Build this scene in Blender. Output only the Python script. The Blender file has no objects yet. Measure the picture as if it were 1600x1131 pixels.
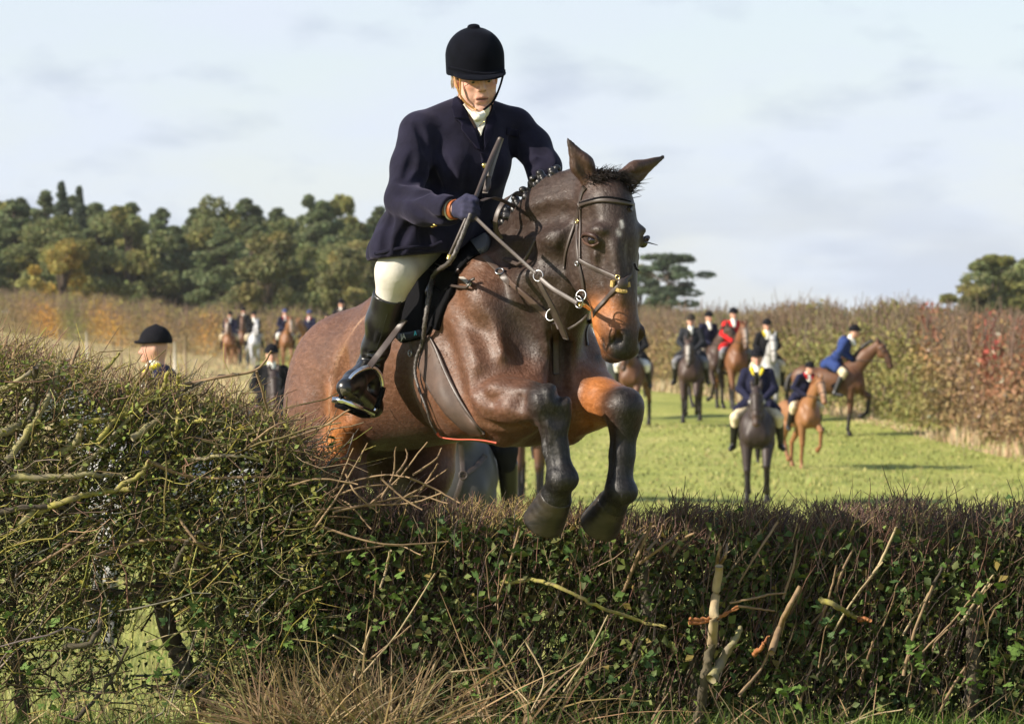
import bpy, math, random
import numpy as np
from mathutils import Vector, Matrix
from mathutils.bvhtree import BVHTree

random.seed(7)
rng = np.random.default_rng(11)
SC = bpy.context.scene
COL = SC.collection

# ------------------------------------------------------------------ camera
CAM_Z = 1.6
F_PX = 6400.0                       # focal length in pixels of a 1600 px wide picture
TILT = math.atan(65.5 / F_PX)
cam_d = bpy.data.cameras.new('camera')
cam = bpy.data.objects.new('camera', cam_d)
COL.objects.link(cam)
cam.location = (0, 0, CAM_Z)
cam.rotation_euler = (math.pi / 2 - TILT, 0, 0)
cam_d.sensor_width = 36
cam_d.lens = 36 * F_PX / 1600
cam_d.clip_start = 0.5
cam_d.clip_end = 4000
cam_d.dof.use_dof = True
cam_d.dof.focus_distance = 15.45
cam_d.dof.aperture_fstop = 8.8
cam_d.dof.aperture_blades = 9
SC.camera = cam

# ------------------------------------------------------------------ sky, sun, exposure
BANK_X = 4.4
SUN_EL = math.radians(28)
SUN_AZ = math.radians(22)           # how far the sun stands to the viewer's side of due left
to_sun = Vector((-math.cos(SUN_AZ) * math.cos(SUN_EL), -math.sin(SUN_AZ) * math.cos(SUN_EL), math.sin(SUN_EL)))
sun_d = bpy.data.lights.new('sun', 'SUN')
sun = bpy.data.objects.new('sun', sun_d)
COL.objects.link(sun)
sun_d.energy = 5.0
sun_d.angle = math.radians(0.55)
sun_d.color = (1.0, 0.90, 0.76)
sun.rotation_euler = (-to_sun).to_track_quat('-Z', 'Y').to_euler()
sun.location = (-20, -5, 20)

world = bpy.data.worlds.new('World')
SC.world = world
world.use_nodes = True
wt = world.node_tree
wt.nodes.clear()
def wn(t, **k):
    n = wt.nodes.new(t)
    for a, b in k.items():
        setattr(n, a, b)
    return n
w_out = wn('ShaderNodeOutputWorld')
w_bg = wn('ShaderNodeBackground')
w_bg.inputs['Strength'].default_value = 0.1
w_sky = wn('ShaderNodeTexSky', sky_type='NISHITA', sun_disc=False)
w_sky.sun_elevation = SUN_EL
w_sky.sun_rotation = math.atan2(to_sun.x, to_sun.y)
w_sky.air_density = 1.0
w_sky.dust_density = 0.6
w_tc = wn('ShaderNodeTexCoord')
w_map = wn('ShaderNodeMapping')
w_map.inputs['Scale'].default_value = (14, 14, 46)
w_map.inputs['Location'].default_value = (3.1, 1.7, 0.35)
w_n1 = wn('ShaderNodeTexNoise')
w_n1.inputs['Scale'].default_value = 1.0
w_n1.inputs['Detail'].default_value = 7
w_n1.inputs['Roughness'].default_value = 0.55
w_r1 = wn('ShaderNodeMapRange')
w_r1.inputs['From Min'].default_value = 0.40
w_r1.inputs['From Max'].default_value = 0.66
w_map2 = wn('ShaderNodeMapping')
w_map2.inputs['Scale'].default_value = (30, 30, 80)
w_map2.inputs['Location'].default_value = (5.3, 2.2, 0.9)
w_n2 = wn('ShaderNodeTexNoise')
w_n2.inputs['Scale'].default_value = 1.0
w_n2.inputs['Detail'].default_value = 5
w_r2 = wn('ShaderNodeMapRange')
w_r2.inputs['From Min'].default_value = 0.52
w_r2.inputs['From Max'].default_value = 0.76
w_r2.inputs['To Max'].default_value = 0.7
w_mixc = wn('ShaderNodeMixRGB')          # thin white cloud over the blue
w_mixc.inputs['Color2'].default_value = (4.6, 5.05, 5.75, 1)
w_mixd = wn('ShaderNodeMixRGB')          # small grey cloud undersides
w_mixd.inputs['Color2'].default_value = (3.15, 3.6, 4.4, 1)
w_sep = wn('ShaderNodeSeparateXYZ')      # haze thins with height, cloud gets patchier overhead
w_hz = wn('ShaderNodeMapRange', interpolation_type='SMOOTHSTEP')
w_hz.inputs['From Min'].default_value = 0.02
w_hz.inputs['From Max'].default_value = 0.45
w_hz.inputs['To Min'].default_value = 0.70
w_hz.inputs['To Max'].default_value = 0.05
w_fm = wn('ShaderNodeMath', operation='MULTIPLY_ADD')
w_fm.inputs[1].default_value = 0.30
L = wt.links.new
L(w_tc.outputs['Generated'], w_map.inputs['Vector'])
L(w_tc.outputs['Generated'], w_map2.inputs['Vector'])
L(w_map.outputs[0], w_n1.inputs['Vector'])
L(w_map2.outputs[0], w_n2.inputs['Vector'])
L(w_n1.outputs['Fac'], w_r1.inputs['Value'])
L(w_n2.outputs['Fac'], w_r2.inputs['Value'])
L(w_r1.outputs[0], w_fm.inputs[0])
L(w_tc.outputs['Generated'], w_sep.inputs[0]); L(w_sep.outputs['Z'], w_hz.inputs['Value']); L(w_hz.outputs[0], w_fm.inputs[2])
L(w_fm.outputs[0], w_mixc.inputs['Fac'])
L(w_sky.outputs[0], w_mixc.inputs['Color1'])
L(w_mixc.outputs[0], w_mixd.inputs['Color1'])
L(w_r2.outputs[0], w_mixd.inputs['Fac'])
w_map3 = wn('ShaderNodeMapping')          # the bank of blue grey cloud low over the horizon
w_map3.inputs['Scale'].default_value = (11, 11, 52)
w_map3.inputs['Location'].default_value = (BANK_X, 0.3, 0.0)
w_n3 = wn('ShaderNodeTexNoise'); w_n3.inputs['Scale'].default_value = 1.0; w_n3.inputs['Detail'].default_value = 6; w_n3.inputs['Roughness'].default_value = 0.5
w_r3 = wn('ShaderNodeMapRange', interpolation_type='SMOOTHSTEP'); w_r3.inputs['From Min'].default_value = 0.46; w_r3.inputs['From Max'].default_value = 0.60
w_hm = wn('ShaderNodeMapRange', interpolation_type='SMOOTHSTEP'); w_hm.inputs['From Min'].default_value = 0.016; w_hm.inputs['From Max'].default_value = 0.040; w_hm.inputs['To Min'].default_value = 0.6; w_hm.inputs['To Max'].default_value = 0.0
w_bm = wn('ShaderNodeMath', operation='MULTIPLY')
w_mixb = wn('ShaderNodeMixRGB'); w_mixb.inputs['Color2'].default_value = (3.45, 3.85, 4.6, 1)
L(w_tc.outputs['Generated'], w_map3.inputs['Vector']); L(w_map3.outputs[0], w_n3.inputs['Vector']); L(w_n3.outputs['Fac'], w_r3.inputs['Value'])
L(w_sep.outputs['Z'], w_hm.inputs['Value']); L(w_r3.outputs[0], w_bm.inputs[0]); L(w_hm.outputs[0], w_bm.inputs[1]); L(w_bm.outputs[0], w_mixb.inputs['Fac'])
L(w_mixd.outputs[0], w_mixb.inputs['Color1'])
L(w_mixb.outputs[0], w_bg.inputs['Color'])
L(w_bg.outputs[0], w_out.inputs['Surface'])

SC.view_settings.view_transform = 'Standard'
SC.view_settings.look = 'None'
SC.view_settings.exposure = 0.78
SC.view_settings.gamma = 1.0
SC.view_settings.use_curve_mapping = False
SC.render.engine = 'CYCLES'
SC.cycles.use_denoising = True
SC.cycles.max_bounces = 5
SC.cycles.diffuse_bounces = 2
SC.cycles.glossy_bounces = 2
SC.cycles.transparent_max_bounces = 4
SC.cycles.caustics_reflective = False
SC.cycles.caustics_refractive = False

# ------------------------------------------------------------------ helpers
def at(px, py, Y):
    """world point seen at pixel (px, py) of the photograph at distance Y"""
    x = (px - 800) / F_PX
    y = -(py - 565.5) / F_PX
    d = Vector((x, math.cos(TILT) + y * math.sin(TILT), -math.sin(TILT) + y * math.cos(TILT)))
    return Vector((0, 0, CAM_Z)) + d * (Y / d.y)

def ray_dir(px, py):
    return (at(px, py, 10.0) - Vector((0, 0, CAM_Z))).normalized()

EYE = Vector((0, 0, CAM_Z))

def mesh_from(name, verts, faces, smooth=True, cols=None, marks=None):
    """verts (n,3) array, faces (m,k) int array, or a list of such arrays with different k"""
    me = bpy.data.meshes.new(name)
    verts = np.asarray(verts, dtype=np.float32)
    if isinstance(faces, np.ndarray):
        faces = [faces]
    faces = [np.asarray(f, dtype=np.int32) for f in faces if len(f)]
    me.vertices.add(len(verts))
    me.vertices.foreach_set('co', verts.ravel())
    nl = sum(f.size for f in faces)
    nf = sum(len(f) for f in faces)
    me.loops.add(nl)
    me.polygons.add(nf)
    me.loops.foreach_set('vertex_index', np.concatenate([f.ravel() for f in faces]))
    tot = np.concatenate([np.full(len(f), f.shape[1], np.int32) for f in faces])
    start = np.concatenate([[0], np.cumsum(tot)[:-1]]).astype(np.int32)
    me.polygons.foreach_set('loop_start', start)
    me.polygons.foreach_set('loop_total', tot)
    if smooth:
        me.polygons.foreach_set('use_smooth', np.ones(nf, dtype=bool))
    if cols is not None:
        a = me.color_attributes.new('col', 'FLOAT_COLOR', 'POINT')
        c = np.ones((len(verts), 4), np.float32)
        c[:, :3] = cols
        a.data.foreach_set('color', c.ravel())
    me.update(calc_edges=True)
    me.validate()
    return me

def put(name, me, mat=None, parent=None, label=None, cat=None, group=None, kind=None):
    o = bpy.data.objects.new(name, me)
    COL.objects.link(o)
    if me is not None and mat is not None:
        me.materials.append(mat)
    if parent is not None:
        o.parent = parent
        if parent.matrix_basis != Matrix.Identity(4):
            o.matrix_parent_inverse = parent_world(parent).inverted()
    return tag(o, label, cat, group, kind)

def parent_world(o):
    m = o.matrix_basis.copy()
    while o.parent is not None:
        m = o.parent.matrix_basis @ o.matrix_parent_inverse @ m if False else o.parent.matrix_basis @ m
        o = o.parent
    return m

def tag(o, label=None, cat=None, group=None, kind=None):
    if label: o['label'] = label
    if cat: o['category'] = cat
    if group: o['group'] = group
    if kind: o['kind'] = kind
    return o

# ---- materials
def mat(name, col=(0.5, 0.5, 0.5), rough=0.6, spec=0.4, attr=False, var=0.0, vscale=8.0, bump=0.0, bscale=40.0,
        stretch=(1, 1, 1), metal=0.0, sheen=0.0, sheen_rough=0.5, coat=0.0, trans=None, sss=0.0, col2=None, bdist=0.01, detail=4, sheen_tint=None):
    m = bpy.data.materials.new(name)
    m.use_nodes = True
    nt = m.node_tree
    b = nt.nodes['Principled BSDF']
    b.inputs['Roughness'].default_value = rough
    b.inputs['Specular IOR Level'].default_value = spec
    b.inputs['Metallic'].default_value = metal
    if sheen:
        b.inputs['Sheen Weight'].default_value = sheen
        b.inputs['Sheen Roughness'].default_value = sheen_rough
        if sheen_tint: b.inputs['Sheen Tint'].default_value = (*sheen_tint, 1)
    if coat:
        b.inputs['Coat Weight'].default_value = coat
        b.inputs['Coat Roughness'].default_value = 0.35
    if sss:
        b.inputs['Subsurface Weight'].default_value = sss
        b.inputs['Subsurface Scale'].default_value = 0.01
    lk = nt.links.new
    src = None
    if attr:
        a = nt.nodes.new('ShaderNodeAttribute'); a.attribute_name = 'col'
        src = a.outputs['Color']
    tc = nt.nodes.new('ShaderNodeTexCoord')
    mp = nt.nodes.new('ShaderNodeMapping'); mp.inputs['Scale'].default_value = stretch
    lk(tc.outputs['Object'], mp.inputs['Vector'])
    if var or col2:
        n = nt.nodes.new('ShaderNodeTexNoise'); n.inputs['Scale'].default_value = vscale; n.inputs['Detail'].default_value = detail
        lk(mp.outputs[0], n.inputs['Vector'])
        if col2:
            r = nt.nodes.new('ShaderNodeMapRange'); r.inputs['From Min'].default_value = 0.35; r.inputs['From Max'].default_value = 0.65
            lk(n.outputs['Fac'], r.inputs['Value'])
            mx = nt.nodes.new('ShaderNodeMixRGB')
            mx.inputs['Color1'].default_value = (*col, 1); mx.inputs['Color2'].default_value = (*col2, 1)
            lk(r.outputs[0], mx.inputs['Fac'])
            src = mx.outputs[0]
        if var:
            r = nt.nodes.new('ShaderNodeMapRange')
            r.inputs['From Min'].default_value = 0.3; r.inputs['From Max'].default_value = 0.7
            r.inputs['To Min'].default_value = 1 - var; r.inputs['To Max'].default_value = 1 + var
            lk(n.outputs['Fac'], r.inputs['Value'])
            mx = nt.nodes.new('ShaderNodeMixRGB'); mx.blend_type = 'MULTIPLY'; mx.inputs['Fac'].default_value = 1
            if src is not None: lk(src, mx.inputs['Color1'])
            else: mx.inputs['Color1'].default_value = (*col, 1)
            lk(r.outputs[0], mx.inputs['Color2'])
            src = mx.outputs[0]
    if src is not None: lk(src, b.inputs['Base Color'])
    else: b.inputs['Base Color'].default_value = (*col, 1)
    if bump:
        n = nt.nodes.new('ShaderNodeTexNoise'); n.inputs['Scale'].default_value = bscale; n.inputs['Detail'].default_value = detail
        lk(mp.outputs[0], n.inputs['Vector'])
        bp = nt.nodes.new('ShaderNodeBump'); bp.inputs['Strength'].default_value = bump; bp.inputs['Distance'].default_value = bdist
        lk(n.outputs['Fac'], bp.inputs['Height']); lk(bp.outputs[0], b.inputs['Normal'])
    if trans:
        t = nt.nodes.new('ShaderNodeBsdfTranslucent')
        ms = nt.nodes.new('ShaderNodeMixShader'); ms.inputs[0].default_value = trans
        if src is not None: lk(src, t.inputs['Color'])
        else: t.inputs['Color'].default_value = (*col, 1)
        lk(b.outputs[0], ms.inputs[1]); lk(t.outputs[0], ms.inputs[2])
        lk(ms.outputs[0], nt.nodes['Material Output'].inputs['Surface'])
    return m

# ---- signed distance bodies turned into one continuous mesh (surface nets)
class Body:
    def __init__(self, lo, hi, h):
        self.lo = np.array(lo, float); self.h = h
        self.n = np.ceil((np.array(hi, float) - self.lo) / h).astype(int) + 1
        self.D = np.full(self.n, 9.0, np.float32)
        self.prims = []
    def _block(self, lo, hi):
        a = np.clip(np.floor((lo - self.lo) / self.h).astype(int), 0, self.n)
        b = np.clip(np.ceil((hi - self.lo) / self.h).astype(int) + 1, 0, self.n)
        if np.any(b <= a): return None
        ax = [(self.lo[i] + self.h * np.arange(a[i], b[i])).astype(np.float32) for i in range(3)]
        P = np.stack(np.meshgrid(*ax, indexing='ij'), -1)
        return tuple(slice(a[i], b[i]) for i in range(3)), P
    def add(self, prim, k=0.03, col=None, cut=False):
        f, lo, hi = prim
        m = k + 3 * self.h
        r = self._block(lo - m, hi + m)
        if col is not None: self.prims.append((f, col))
        if r is None: return
        sl, P = r
        d = f(P).astype(np.float32)
        A = self.D[sl]
        if cut: A = -A
        hh = np.clip(0.5 + 0.5 * (d - A) / k, 0, 1)
        R = d * (1 - hh) + A * hh - k * hh * (1 - hh)
        self.D[sl] = -R if cut else R
    def cone(self, a, b, ra, rb, k=0.03, col=None, flat=None, cut=False):
        self.add(p_cone(a, b, ra, rb, flat), k, col, cut)
    def ell(self, c, r, rot=None, k=0.03, col=None, cut=False):
        self.add(p_ell(c, r, rot), k, col, cut)
    def chain(self, pts, rad, k=0.02, col=None, flat=None, cut=False):
        for i in range(len(pts) - 1):
            self.cone(pts[i], pts[i + 1], rad[i], rad[i + 1], k, col, flat, cut)
    def plane(self, p, nrm, k=0.01):
        """keep the side the normal points away from"""
        nrm = np.array(nrm, float); nrm /= np.linalg.norm(nrm)
        r = self._block(self.lo, self.lo + self.h * self.n)
        sl, P = r
        d = ((P - np.array(p, float)) @ nrm).astype(np.float32)
        A = self.D
        hh = np.clip(0.5 + 0.5 * (A - d) / k, 0, 1)
        self.D = d * (1 - hh) + A * hh + k * hh * (1 - hh)
    def extract(self):
        D = self.D
        S = D < 0
        c = np.zeros(self.n - 1, np.int8)
        n = self.n
        for i in (0, 1):
            for j in (0, 1):
                for k in (0, 1):
                    c += S[i:n[0] - 1 + i, j:n[1] - 1 + j, k:n[2] - 1 + k]
        act = (c > 0) & (c < 8)
        I = np.argwhere(act)
        idx = np.full(self.n - 1, -1, np.int32)
        idx[act] = np.arange(len(I))
        acc = np.zeros((len(I), 3)); cnt = np.zeros(len(I))
        corners = [(i, j, k) for i in (0, 1) for j in (0, 1) for k in (0, 1)]
        V = {q: D[I[:, 0] + q[0], I[:, 1] + q[1], I[:, 2] + q[2]] for q in corners}
        for q in corners:
            for ax in range(3):
                if q[ax]: continue
                p = list(q); p[ax] = 1; p = tuple(p)
                a, b = V[q], V[p]
                m = (a < 0) != (b < 0)
                t = np.where(m, a / np.where(m, a - b, 1), 0)
                pos = np.tile(np.array(q, float), (len(I), 1)); pos[:, ax] = t
                acc[m] += pos[m]; cnt[m] += 1
        verts = self.lo + self.h * (I + acc / cnt[:, None])
        quads = []
        for ax in range(3):
            u, v = [(1, 2), (2, 0), (0, 1)][ax]
            sa = [slice(1, n[i] - 1) for i in range(3)]; sb = list(sa)
            sa[ax] = slice(0, n[ax] - 1); sb[ax] = slice(1, n[ax])
            A, B = S[tuple(sa)], S[tuple(sb)]
            for flip in (False, True):
                E = np.argwhere((A & ~B) if not flip else (~A & B))
                if not len(E): continue
                E = E + 1; E[:, ax] -= 1
                def ix(du, dv):
                    q = E.copy(); q[:, u] += du; q[:, v] += dv
                    return idx[q[:, 0], q[:, 1], q[:, 2]]
                f = np.stack([ix(-1, -1), ix(0, -1), ix(0, 0), ix(-1, 0)], -1)
                if flip: f = f[:, ::-1]
                quads.append(f)
        quads = np.concatenate(quads)
        quads = quads[(quads >= 0).all(1)]
        return verts, quads
    def colours(self, verts, tau=0.02):
        w = np.zeros(len(verts)); c = 0
        V = verts.astype(np.float32)
        best = np.full(len(verts), 9.0)
        ds = []
        for f, col in self.prims:
            d = f(V); ds.append(d); best = np.minimum(best, d)
        acc = np.zeros((len(verts), len(self.prims[0][1])))
        for d, (f, col) in zip(ds, self.prims):
            ww = np.exp(-(d - best) / tau)
            w += ww; acc += ww[:, None] * np.array(col)
        return acc / w[:, None]

def p_cone(a, b, ra, rb, flat=None):
    a = np.array(a, np.float32); b = np.array(b, np.float32)
    ab = b - a; L2 = float(ab @ ab) + 1e-9
    if flat is not None:
        fn = np.array(flat[0], np.float32); fn = fn / np.linalg.norm(fn); fq = flat[1]
    def f(P):
        pa = P - a
        if flat is not None:
            pa = pa + (1 / fq - 1) * (pa @ fn)[..., None] * fn
        t = np.clip((pa @ ab) / L2, 0, 1)
        d = np.linalg.norm(pa - t[..., None] * ab, axis=-1) - (ra + (rb - ra) * t)
        return d * (min(1, fq) ** 0.5 if flat is not None else 1)
    R = max(ra, rb)
    return f, np.minimum(a, b) - R, np.maximum(a, b) + R

def p_ell(c, r, rot=None):
    c = np.array(c, np.float32); r = np.array(r, np.float32)
    M = np.array(rot, np.float32) if rot is not None else None      # columns are the ellipsoid's axes
    def f(P):
        q = P - c
        if M is not None: q = q @ M
        k0 = np.linalg.norm(q / r, axis=-1); k1 = np.linalg.norm(q / (r * r), axis=-1)
        return k0 * (k0 - 1) / np.maximum(k1, 1e-6)
    R = r if M is None else np.full(3, r.max())
    return f, c - R, c + R

def rot_y(deg):     # pitch in the (x, z) plane: positive lifts the +x end
    a = math.radians(deg)
    return np.array([[math.cos(a), 0, -math.sin(a)], [0, 1, 0], [math.sin(a), 0, math.cos(a)]])
def basis(x, up=(0, 0, 1)):
    x = Vector(x).normalized(); y = Vector(up).cross(x).normalized(); z = x.cross(y)
    return np.array([[x[i], y[i], z[i]] for i in range(3)])

# ---- tubes, straps, patches
def tubes(P, R, k=3, taper_end=False):
    """P (n,m,3) polylines, R (n,m) radii -> verts, quads and the index of the tube every vertex belongs to"""
    P = np.asarray(P, float); R = np.asarray(R, float)
    n, m, _ = P.shape
    T = np.gradient(P, axis=1)
    T /= np.linalg.norm(T, axis=2, keepdims=True) + 1e-9
    ref = np.where(np.abs(T[:, :1, 2:3]) > 0.9, np.array([1.0, 0, 0]), np.array([0, 0, 1.0]))
    ref = np.repeat(ref, m, 1)
    A = np.cross(T, ref); A /= np.linalg.norm(A, axis=2, keepdims=True) + 1e-9
    B = np.cross(T, A)
    an = np.arange(k) * 2 * math.pi / k
    V = P[:, :, None] + R[:, :, None, None] * (np.cos(an)[None, None, :, None] * A[:, :, None] + np.sin(an)[None, None, :, None] * B[:, :, None])
    base = (np.arange(n)[:, None, None] * m + np.arange(m - 1)[None, :, None]) * k
    j = np.arange(k)[None, None, :]; j2 = (j + 1) % k
    q = np.stack([base + j, base + k + j, base + k + j2, base + j2], -1).reshape(-1, 4)
    return V.reshape(-1, 3), q, np.repeat(np.arange(n), m * k)

def smooth_path(pts, n=24):
    """Catmull-Rom through the points"""
    p = np.array([tuple(q) for q in pts], float)
    p = np.vstack([2 * p[0] - p[1], p, 2 * p[-1] - p[-2]])
    out = []
    segs = len(p) - 3
    per = max(2, n // segs)
    for i in range(segs):
        a, b, c, d = p[i:i + 4]
        for t in np.linspace(0, 1, per, endpoint=False):
            out.append(0.5 * (2 * b + (c - a) * t + (2 * a - 5 * b + 4 * c - d) * t * t + (3 * b - a - 3 * c + d) * t ** 3))
    out.append(p[-2])
    return np.array(out)

def tube_mesh(name, pts, r, k=8, n=24, smooth_it=True):
    p = smooth_path(pts, n) if smooth_it else np.array([tuple(q) for q in pts], float)
    rr = np.interp(np.linspace(0, 1, len(p)), np.linspace(0, 1, len(r)), r) if hasattr(r, '__len__') else np.full(len(p), r)
    v, q, _ = tubes(p[None], rr[None], k)
    caps = [np.arange(k)[::-1][None], (len(v) - k + np.arange(k))[None]]
    return mesh_from(name, v, [q] + caps)

def ring_mesh(name, c, nrm, R, r, k=8, n=28):
    nrm = Vector(nrm).normalized()
    u = nrm.orthogonal().normalized(); v = nrm.cross(u)
    vs, fs = [], []
    for i in range(n):
        a = 2 * math.pi * i / n
        d = u * math.cos(a) + v * math.sin(a)
        for j in range(k):
            b = 2 * math.pi * j / k
            vs.append(tuple(Vector(c) + d * (R + r * math.cos(b)) + nrm * (r * math.sin(b))))
            fs.append((i * k + j, ((i + 1) % n) * k + j, ((i + 1) % n) * k + (j + 1) % k, i * k + (j + 1) % k))
    return mesh_from(name, np.array(vs), np.array(fs))

def box_mesh(name, c, size, axes=None):
    ax = axes if axes is not None else np.eye(3)
    vs = [np.array(c) + sum(s * size[i] / 2 * np.array([ax[r][i] for r in range(3)]) for i, s in enumerate(sg))
          for sg in [(-1, -1, -1), (1, -1, -1), (1, 1, -1), (-1, 1, -1), (-1, -1, 1), (1, -1, 1), (1, 1, 1), (-1, 1, 1)]]
    fs = np.array([(0, 3, 2, 1), (4, 5, 6, 7), (0, 1, 5, 4), (1, 2, 6, 5), (2, 3, 7, 6), (3, 0, 4, 7)])
    return mesh_from(name, np.array(vs), fs, smooth=False)

class Skin:
    """a surface straps and patches can be laid on"""
    def __init__(self, *parts):
        vs, fs, off = [], [], 0
        for v, q in parts:
            vs += [tuple(x) for x in v]; fs += [tuple(int(i) + off for i in f) for f in q]; off += len(v)
        self.t = BVHTree.FromPolygons(vs, fs)
    def hit(self, px, py, dflt=15.3):
        loc, nrm, i, d = self.t.ray_cast(EYE, ray_dir(px, py))
        if loc is None:
            p = at(px, py, dflt); loc, nrm, i, d = self.t.find_nearest(p)
            return p * 0.0 + loc, nrm
        if nrm.dot(ray_dir(px, py)) > 0: nrm = -nrm
        return loc, nrm
    def near(self, p):
        loc, nrm, i, d = self.t.find_nearest(p)
        return loc, nrm

def strap_on(name, skin, pix, w, th=0.004, lift=0.003, n=30, dflt=15.3):
    """a leather strap along pixels of the photograph, lying on the skin"""
    pp = smooth_path([(x, y, 0) for x, y in pix], n)
    pts, nr = [], []
    for x, y, _ in pp:
        a, b = skin.hit(x, y, dflt); pts.append(a - ray_dir(x, y) * lift); nr.append(b)
    return strap_mesh(name, pts, nr, w, th, 0.001)

def strap_mesh(name, pts, nr, w, th=0.004, lift=0.003):
    P = np.array([tuple(p) for p in pts]); N = np.array([tuple(q) for q in nr])
    for _ in range(3):
        N[1:-1] = (N[:-2] + N[1:-1] + N[2:]) / 3
        P[1:-1] = (P[:-2] + 2 * P[1:-1] + P[2:]) / 4
    N /= np.linalg.norm(N, axis=1, keepdims=True)
    T = np.gradient(P, axis=0); T /= np.linalg.norm(T, axis=1, keepdims=True) + 1e-9
    S = np.cross(N, T); S /= np.linalg.norm(S, axis=1, keepdims=True) + 1e-9
    if not hasattr(w, '__len__'): w = [w, w]
    ww = np.interp(np.linspace(0, 1, len(P)), np.linspace(0, 1, len(w)), w)[:, None] / 2
    prof = [(-1, -0.3), (-0.94, 0.8), (-0.8, 1.0), (0.8, 1.0), (0.94, 0.8), (1, -0.3), (0.9, -1.0), (-0.9, -1.0)]
    k = len(prof)
    V = np.stack([P + S * ww * a + N * (lift + th * b) for a, b in prof], 1).reshape(-1, 3)
    m = len(P)
    i = np.arange(m - 1)[:, None] * k; j = np.arange(k)[None]; j2 = (j + 1) % k
    q = np.stack([i + j, i + j2, i + k + j2, i + k + j], -1).reshape(-1, 4)
    caps = [np.arange(k)[None], ((m - 1) * k + np.arange(k))[::-1][None]]
    return mesh_from(name, V, [q] + caps)

def in_poly(x, y, poly):
    c = np.zeros(x.shape, bool); n = len(poly)
    for i in range(n):
        x1, y1 = poly[i]; x2, y2 = poly[(i + 1) % n]
        c ^= ((y1 > y) != (y2 > y)) & (x < (x2 - x1) * (y - y1) / (y2 - y1 + 1e-12) + x1)
    return c

def patch_on(name, skin, poly, th=0.004, lift=0.002, step=3.0, dflt=15.5, flat=0):
    """a sheet of cloth or leather with the outline poly (pixels), lying on the skin, with thickness"""
    import bmesh
    bm = bmesh.new()
    pl = []
    n = len(poly)
    for i in range(n):
        a, b = poly[i], poly[(i + 1) % n]
        L_ = math.hypot(b[0] - a[0], b[1] - a[1]); s = max(1, int(L_ / step))
        for t in range(s): pl.append((a[0] + (b[0] - a[0]) * t / s, a[1] + (b[1] - a[1]) * t / s))
    x0, x1 = min(p[0] for p in pl), max(p[0] for p in pl); y0, y1 = min(p[1] for p in pl), max(p[1] for p in pl)
    pa = np.array(pl)
    gx, gy = np.meshgrid(np.arange(x0 + step * .5, x1, step), np.arange(y0 + step * .5, y1, step))
    gx = gx.ravel(); gy = gy.ravel()
    ok = in_poly(gx, gy, pl)
    gx, gy = gx[ok], gy[ok]
    if len(gx):
        far = np.array([np.min(np.hypot(pa[:, 0] - a, pa[:, 1] - b)) for a, b in zip(gx, gy)]) > step * 0.55
        gx, gy = gx[far], gy[far]
    from mathutils.geometry import delaunay_2d_cdt
    vin = [Vector(p) for p in pl] + [Vector((a, b)) for a, b in zip(gx, gy)]
    m = len(pl)
    v2, e2, f2, *_ = delaunay_2d_cdt(vin, [(i, (i + 1) % m) for i in range(m)], [list(range(m))], 1, 1e-4)
    pts, nr = [], []
    for v in v2:
        a, b = skin.hit(v.x, v.y, dflt); pts.append(a - ray_dir(v.x, v.y) * lift); nr.append(b)
    P = np.array([tuple(p) for p in pts]); N = np.array([tuple(q) for q in nr])
    # smooth over the sheet so that it does not copy every bump
    nb = [[] for _ in v2]
    for f in f2:
        for i in range(len(f)):
            nb[f[i]].append(f[(i + 1) % len(f)]); nb[f[(i + 1) % len(f)]].append(f[i])
    for _ in range(3 + flat):
        N = np.array([(N[i] + N[nb[i]].mean(0)) / 2 if nb[i] else N[i] for i in range(len(N))])
        if flat: P = np.array([(P[i] + P[nb[i]].mean(0)) / 2 if nb[i] else P[i] for i in range(len(P))])
    N /= np.linalg.norm(N, axis=1, keepdims=True)
    top = P + N * th; bot = P - N * 0.002
    k = len(P)
    cam_d_ = np.array(EYE) - P.mean(0)
    F = []
    for f in f2:
        f = list(f)
        a, b, c = P[f[0]], P[f[1]], P[f[2]]
        if np.dot(np.cross(b - a, c - a), cam_d_) < 0: f = f[::-1]
        F.append(f)
    ec = {}
    for f in F:
        for i in range(len(f)):
            ec[(f[i], f[(i + 1) % len(f)])] = 1
    sides = [(a, a + k, b + k, b) for (a, b) in ec if (b, a) not in ec]
    tri = np.array([f for f in F if len(f) == 3])
    return mesh_from(name, np.vstack([top, bot]), [tri, tri[:, ::-1] + k, np.array(sides)])
# ------------------------------------------------------------------ the ground
_gy = [-80, 16.3, 18.0, 22, 30, 64, 75, 88, 100, 130, 168, 240, 330, 1200]
_gz = [0.0, 0.0, -0.22, -0.62, -0.95, -1.2, -1.1, -0.8, -0.65, -0.52, -0.45, -0.3, 0.0, 2.0]
def ground(x, y):
    x = np.asarray(x, float); y = np.asarray(y, float)
    z = np.interp(y, _gy, _gz)
    far = np.clip((y - 24) / 30, 0, 1)
    z = z + far * (0.05 * np.sin(x * 0.31 + 1.3) * np.cos(y * 0.17) + 0.03 * np.sin(x * 0.83 + y * 0.41))
    z = z + np.clip((-x - 12) / 18, 0, 1.5) * np.clip((y - 100) / 100, 0, 1.2)     # the ground climbs to the left
    return z
def gz(x, y): return float(ground(x, y))

ys = np.concatenate([np.arange(-80, 12, 8), np.arange(12, 60, 0.5), np.arange(60, 180, 1.0), np.arange(180, 420, 8), np.arange(420, 1300, 60)])
xs = np.concatenate([np.arange(-600, -60, 40), np.arange(-60, 60, 0.75), np.arange(60, 601, 40)])
GX, GY = np.meshgrid(xs, ys)
GZ = ground(GX, GY)
nx, ny = len(xs), len(ys)
ii = (np.arange(ny - 1)[:, None] * nx + np.arange(nx - 1)[None]).ravel()
gq = np.stack([ii, ii + 1, ii + nx + 1, ii + nx], -1)

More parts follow.
